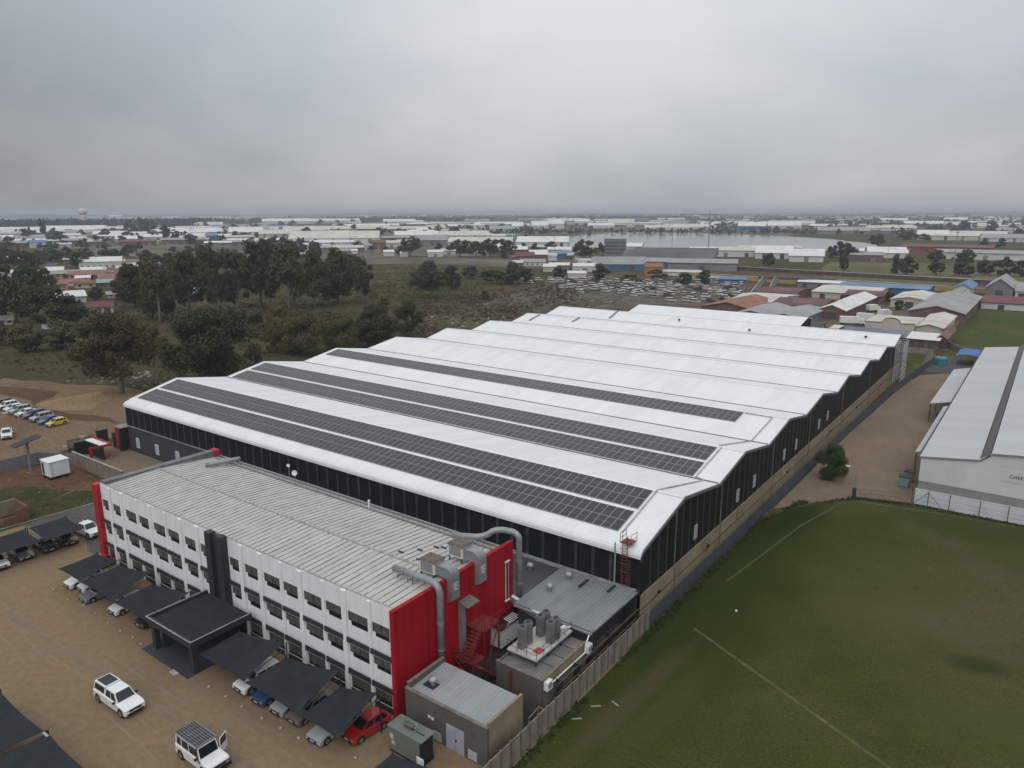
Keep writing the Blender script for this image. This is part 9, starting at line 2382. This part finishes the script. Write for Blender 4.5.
for x,y in ((-138,436),(-120,441.5),(-102,447)): MB().box(x-.3,x+.3,y-.3,y+.3,0,3.59).build('pier',WALLS['dark'],t)
# crane, masts, water tower
def mast(x,y,h,label,lamp=True,cat='lamp post',name='lamp_post',r=.16):
    t=thing(name,label,cat,(x,y,0)); MB().tube([(x,y,0),(x,y,h)],[r,r*.5],6).build('pole',GREYT,t)
    if lamp: MB().box(x-1.2,x+1.2,y-.2,y+.2,h+.01,h+.45).build('lamp_head',GREYT,t)
mast(-55.5,569,28,'tall floodlight mast beside the dark round trees at right',r=.35)
mast(-314,700,26,'slim dark mast rising before the lake right of the grey block',False,'mast','radio_mast',.3)
mast(-402,620,24,'slim dark mast beside the plain grey block before the lake',False,'mast','radio_mast',.35)
mast(-239,290,9,'white pole on the dry field beyond the warehouse ridges',False,'pole','white_pole')
mast(-100,455,12,'thin pole among the railway platforms',False,'pole','white_pole')
mast(-130,600,20,'thin lamp mast in the green field left of the dark twin trees')
mast(-104,620,20,'thin lamp mast in the green field between the dark trees')
mast(-538,566,22,'slim mast by the gum row before the pale factories',False,'mast','radio_mast',.3)
mast(-720,640,26,'thin mast before the long cream factory roofs',False,'mast','radio_mast',.3)
t=thing('tower_crane','thin grey tower crane standing before the lake','crane',(-300,760,0))
f=MB(); f.tube([(-300,760,0),(-300,760,40)],.5,4); f.build('mast',GREYT,t); MB().tube([(-330,752,39.2),(-292,762,39.2)],.4,4).build('jib',GREYT,t); MB().tube([(-300,760,40),(-300,760,43)],.3,4).build('cab',GREYT,t)
wx,wy=-2420,1090
t=thing('water_tower','pale round headed water tower on the skyline at far left','water tower',(wx,wy,0)); MB().lathe((wx,wy,0),[(12,0),(9,15),(8,30),(9,36)],14).build('stem',WALLS['white'],t,True); MB().lathe((wx,wy,36.1),[(6,0),(11,4),(13,10),(11,16),(6,20),(.5,21.5)],16).build('tank',WALLS['white'],t,True)
# ------------------------------------------------------------------ scrapyard cars: small single meshes
def tiny_mesh(paint):
    mb=MB(); mb.hexa([(-2.5,-.95,.3),(2.5,-.95,.3),(2.5,.95,.3),(-2.5,.95,.3)],[(-2.5,-.95,1.15),(2.4,-.92,1.0),(2.4,.92,1.0),(-2.5,.95,1.15)],0)
    mb.hexa([(-2.45,-.90,1.14),(1.9,-.88,1.04),(1.9,.88,1.04),(-2.45,.90,1.14)],[(-2.35,-.80,1.72),(1.1,-.78,1.74),(1.1,.78,1.74),(-2.35,.80,1.72)],1)
    mb.hexa([(-2.42,-.86,1.70),(1.2,-.84,1.71),(1.2,.84,1.71),(-2.42,.86,1.70)],[(-2.3,-.74,2.0),(.95,-.72,2.0),(.95,.72,2.0),(-2.3,.74,2.0)],0)
    for x in (-1.3,1.3):
        for s in (-.7,.84): mb.tube([(x,s-.14,.3),(x,s,.3)],.3,8,2)
    return mb.mesh('parked_car',[DUST[paint],GLASS,RUBBER])
TINY={}
CPAINT.update(white=M('dusty_white',(.50,.49,.46),.5,var=.15),silver=M('dusty_silver',(.24,.235,.225),.5),red=M('dusty_red',(.14,.03,.025),.6)) if 0 else None
DUST={'white':M('dusty_white',(.47,.455,.42),.6,var=.2),'silver':M('dusty_silver',(.22,.215,.205),.6,var=.2),'red':M('dusty_red',(.13,.032,.026),.7),'dark':M('dusty_dark',(.05,.048,.045),.7),'cream':M('dusty_cream',(.36,.32,.25),.7)}
for x,y,r,c in SCRAP:
    if c not in TINY: TINY[c]=tiny_mesh(c)
    o=bpy.data.objects.new('parked_van',TINY[c]); COL.objects.link(o); o.location=(x,y,.035); o.rotation_euler=(0,0,r)
    tag(o,f'small {c} van among the crowded vehicles of the yard beyond the warehouse','van','vans in the yard beyond the warehouse')
# ------------------------------------------------------------------ scrub, rubble and long grass
SCR=leafmat('scrub_leaves',(.098,.086,.042),var=.5,hue=(1,1,1)); 
def inpoly(x,y,P):
    c=False; j=len(P)-1
    for i in range(len(P)):
        if (P[i][1]>y)!=(P[j][1]>y) and x<(P[j][0]-P[i][0])*(y-P[i][1])/(P[j][1]-P[i][1])+P[i][0]: c=not c
        j=i
    return c
def tufts(name,m,n,poly,size,leaves,ls,excl=(),seed=1,clump=.0,flat=.6):
    r=random.Random(seed); mb=MB(); xs_=[p[0] for p in poly]; ys_=[p[1] for p in poly]; k=0; tries=0
    while k<n and tries<n*30:
        tries+=1
        x,y=r.uniform(min(xs_),max(xs_)),r.uniform(min(ys_),max(ys_))
        if not inpoly(x,y,poly) or any(inpoly(x,y,e) for e in excl): continue
        if clump and noise.noise((x*clump,y*clump,seed))<r.uniform(-.35,.25): continue
        k+=1; s=r.uniform(*size)
        for _ in range(leaves):
            d=Vector((r.gauss(0,.5),r.gauss(0,.5),abs(r.gauss(0,.5))*flat)); p=Vector((x,y,.05))+d*s
            nrm=Vector((r.gauss(0,1),r.gauss(0,1),r.gauss(0,.7)+.5)).normalized(); u=nrm.orthogonal().normalized(); v=nrm.cross(u); l=ls*r.uniform(.5,1.5)
            mb.quad(p-u*l-v*l*.4,p+u*l*.3-v*l*.5,p+u*l+v*l*.4,p-u*l*.3+v*l*.5)
    o=mb.build(name,m); tag(o,kind='stuff'); return o
LEFTP=[(-137,72),(-133,215),(-260,330),(-420,260),(-330,90),(-215,80),(-185,88)]
tufts('scrub',SCR,2600,LEFTP,(.5,1.9),16,.28,[ZONE['dirt_lot'],ZONE['road_left']],3,.03)
tufts('scrub',SCR,1500,[(-134,215),(-120,236),(-200,330),(-300,450),(-420,420),(-400,300),(-260,250)],(.4,1.5),12,.35,[],4,.03)
tufts('dry_grass',leafmat('dry_grass_blades',(.11,.092,.045),var=.4,hue=(1,1,1)),1100,LEFTP,(.6,1.6),9,.28,[ZONE['dirt_lot']],9,.05,.3)
tufts('weeds',leafmat('weed_leaves',(.060,.064,.026),var=.4,hue=(1,1,1)),900,[(-140,15),(-111,15),(-111.5,46),(-117,49),(-126,44),(-134,36)],(.1,.35),5,.07,[],5,.12,.4)
tufts('long_grass',leafmat('long_grass_blades',(.038,.062,.014),var=.4,hue=(1,1,1)),700,[(-29.0,36),(-28.95,98),(-25,108.5),(-26.3,108),(-28.2,98),(-28.2,36)],(.15,.45),7,.10,[],6,.08,.8)
tufts('long_grass',leafmat('fence_grass_blades',(.045,.058,.020),var=.4,hue=(1,1,1)),380,[(-24.6,108.8),(-20.3,114.3),(-12.7,116.6),(12,117.1),(12,116.4),(-12.7,115.9),(-19.8,113.6),(-24,108)],(.15,.4),7,.10,[],7,.08,.8)
tufts('grass_tufts',leafmat('lawn_tufts',(.062,.072,.024),var=.25,hue=(1,1,1)),2600,[(-28.5,36),(-28.5,97),(-20,113),(-12,115),(12,116),(14,60),(-6,44),(-22,36)],(.12,.4),4,.055,[],8,.05,.12)
RUB=M('rubble_pieces',(.22,.20,.17),.9,var=.6,scale=.08)
def debris(name,n,poly,sz,seed,m=RUB):
    r=random.Random(seed); mb=MB(); xs_=[p[0] for p in poly]; ys_=[p[1] for p in poly]; k=0
    while k<n:
        x,y=r.uniform(min(xs_),max(xs_)),r.uniform(min(ys_),max(ys_))
        if not inpoly(x,y,poly): continue
        k+=1; s=r.uniform(*sz); a=r.uniform(0,3); c,q=math.cos(a)*s,math.sin(a)*s; h=s*r.uniform(.2,.8); e=r.uniform(.3,1)
        mb.hexa([(x-c,y-q,0),(x+q*e,y-c*e,0),(x+c,y+q,0),(x-q*e,y+c*e,0)],[(x-c*.8,y-q*.8,h),(x+q*e*.8,y-c*e*.8,h*.8),(x+c*.8,y+q*.8,h*.6),(x-q*e*.8,y+c*e*.8,h)])
    o=mb.build(name,m); tag(o,kind='stuff')
debris('rubble',200,ZONE['gravel_mid'],(.3,1.0),3)
debris('rubble',90,[(-203,78),(-196,100),(-170,96),(-168,88),(-185,88)],(.2,.7),4)
tufts('yard_scrub',SCR,420,ZONE['scrap'],(.4,1.3),12,.3,[],14,.03)
tufts('scrub',leafmat('reddish_scrub_leaves',(.075,.050,.030),var=.5,hue=(1,1,1)),900,ZONE['brown_mid'],(.4,1.4),12,.32,[],15,.03)
debris('scrap_debris',500,ZONE['scrap'],(.3,1.1),5,M('scrap_debris_mix',(.16,.14,.125),.85,var=.6,scale=.1))
debris('litter',60,[(-133,36),(-112,30),(-112,46),(-118,50),(-135,48)],(.06,.2),6)
# far woods that read as one mass
WOOD=leafmat('far_wood_leaves',(.030,.040,.030))
def woods(segs,seed):
    r=random.Random(seed); mb=MB()
    for (a0,a1,d0,d1,n,h) in segs:
        for _ in range(n):
            a=R(r.uniform(a0,a1)); d=r.uniform(d0,d1); x,y=d*math.sin(a),d*math.cos(a); hh=h*r.uniform(.6,1.15); w=hh*r.uniform(.5,1.0)
            for k in range(9):
                p=Vector((x+r.gauss(0,w*.5),y+r.gauss(0,w*.5),hh*r.uniform(.1,.95)**.8)); nrm=Vector((r.gauss(0,1),r.gauss(0,1),r.gauss(0,1))).normalized(); u=nrm.orthogonal().normalized(); v=nrm.cross(u); l=hh*r.uniform(.25,.5)
                mb.quad(p-u*l-v*l*.5,p+u*l*.3-v*l*.6,p+u*l+v*l*.4,p-u*l*.3+v*l*.6)
    o=mb.build('far_woods',WOOD); tag(o,kind='stuff')
woods([(-71,-58,2300,3100,650,20),(-62,-40,3200,4200,700,15),(-50,-24,4200,5600,700,15),(-45,-5,6000,8000,700,16),(-22,2,2300,3600,420,11),(-26,2,3800,5600,420,13),(-70,-30,1300,2400,260,9),(-26,4,1500,2300,150,9),(-38,-14,1480,1650,140,7)],3)
# ------------------------------------------------------------------ haze
hz=MB().box(-13600,13600,-13600,13600,-1.5,70).build('haze',None) if 0 else None
me=MB().box(-13600,13600,-13600,13600,-1.5,72).mesh('haze',[])
ho=bpy.data.objects.new('haze',me); COL.objects.link(ho); ho['kind']='stuff'
hm=bpy.data.materials.new('haze_air'); hm.use_nodes=True; nt=hm.node_tree; nt.nodes.clear()
o_=ND(nt,'ShaderNodeOutputMaterial'); pv=ND(nt,'ShaderNodeVolumePrincipled'); pv.inputs['Color'].default_value=(.76,.84,.93,1); pv.inputs['Density'].default_value=HAZE_D; pv.inputs['Anisotropy'].default_value=.0
nt.links.new(pv.outputs[0],o_.inputs['Volume']); me.materials.append(hm)
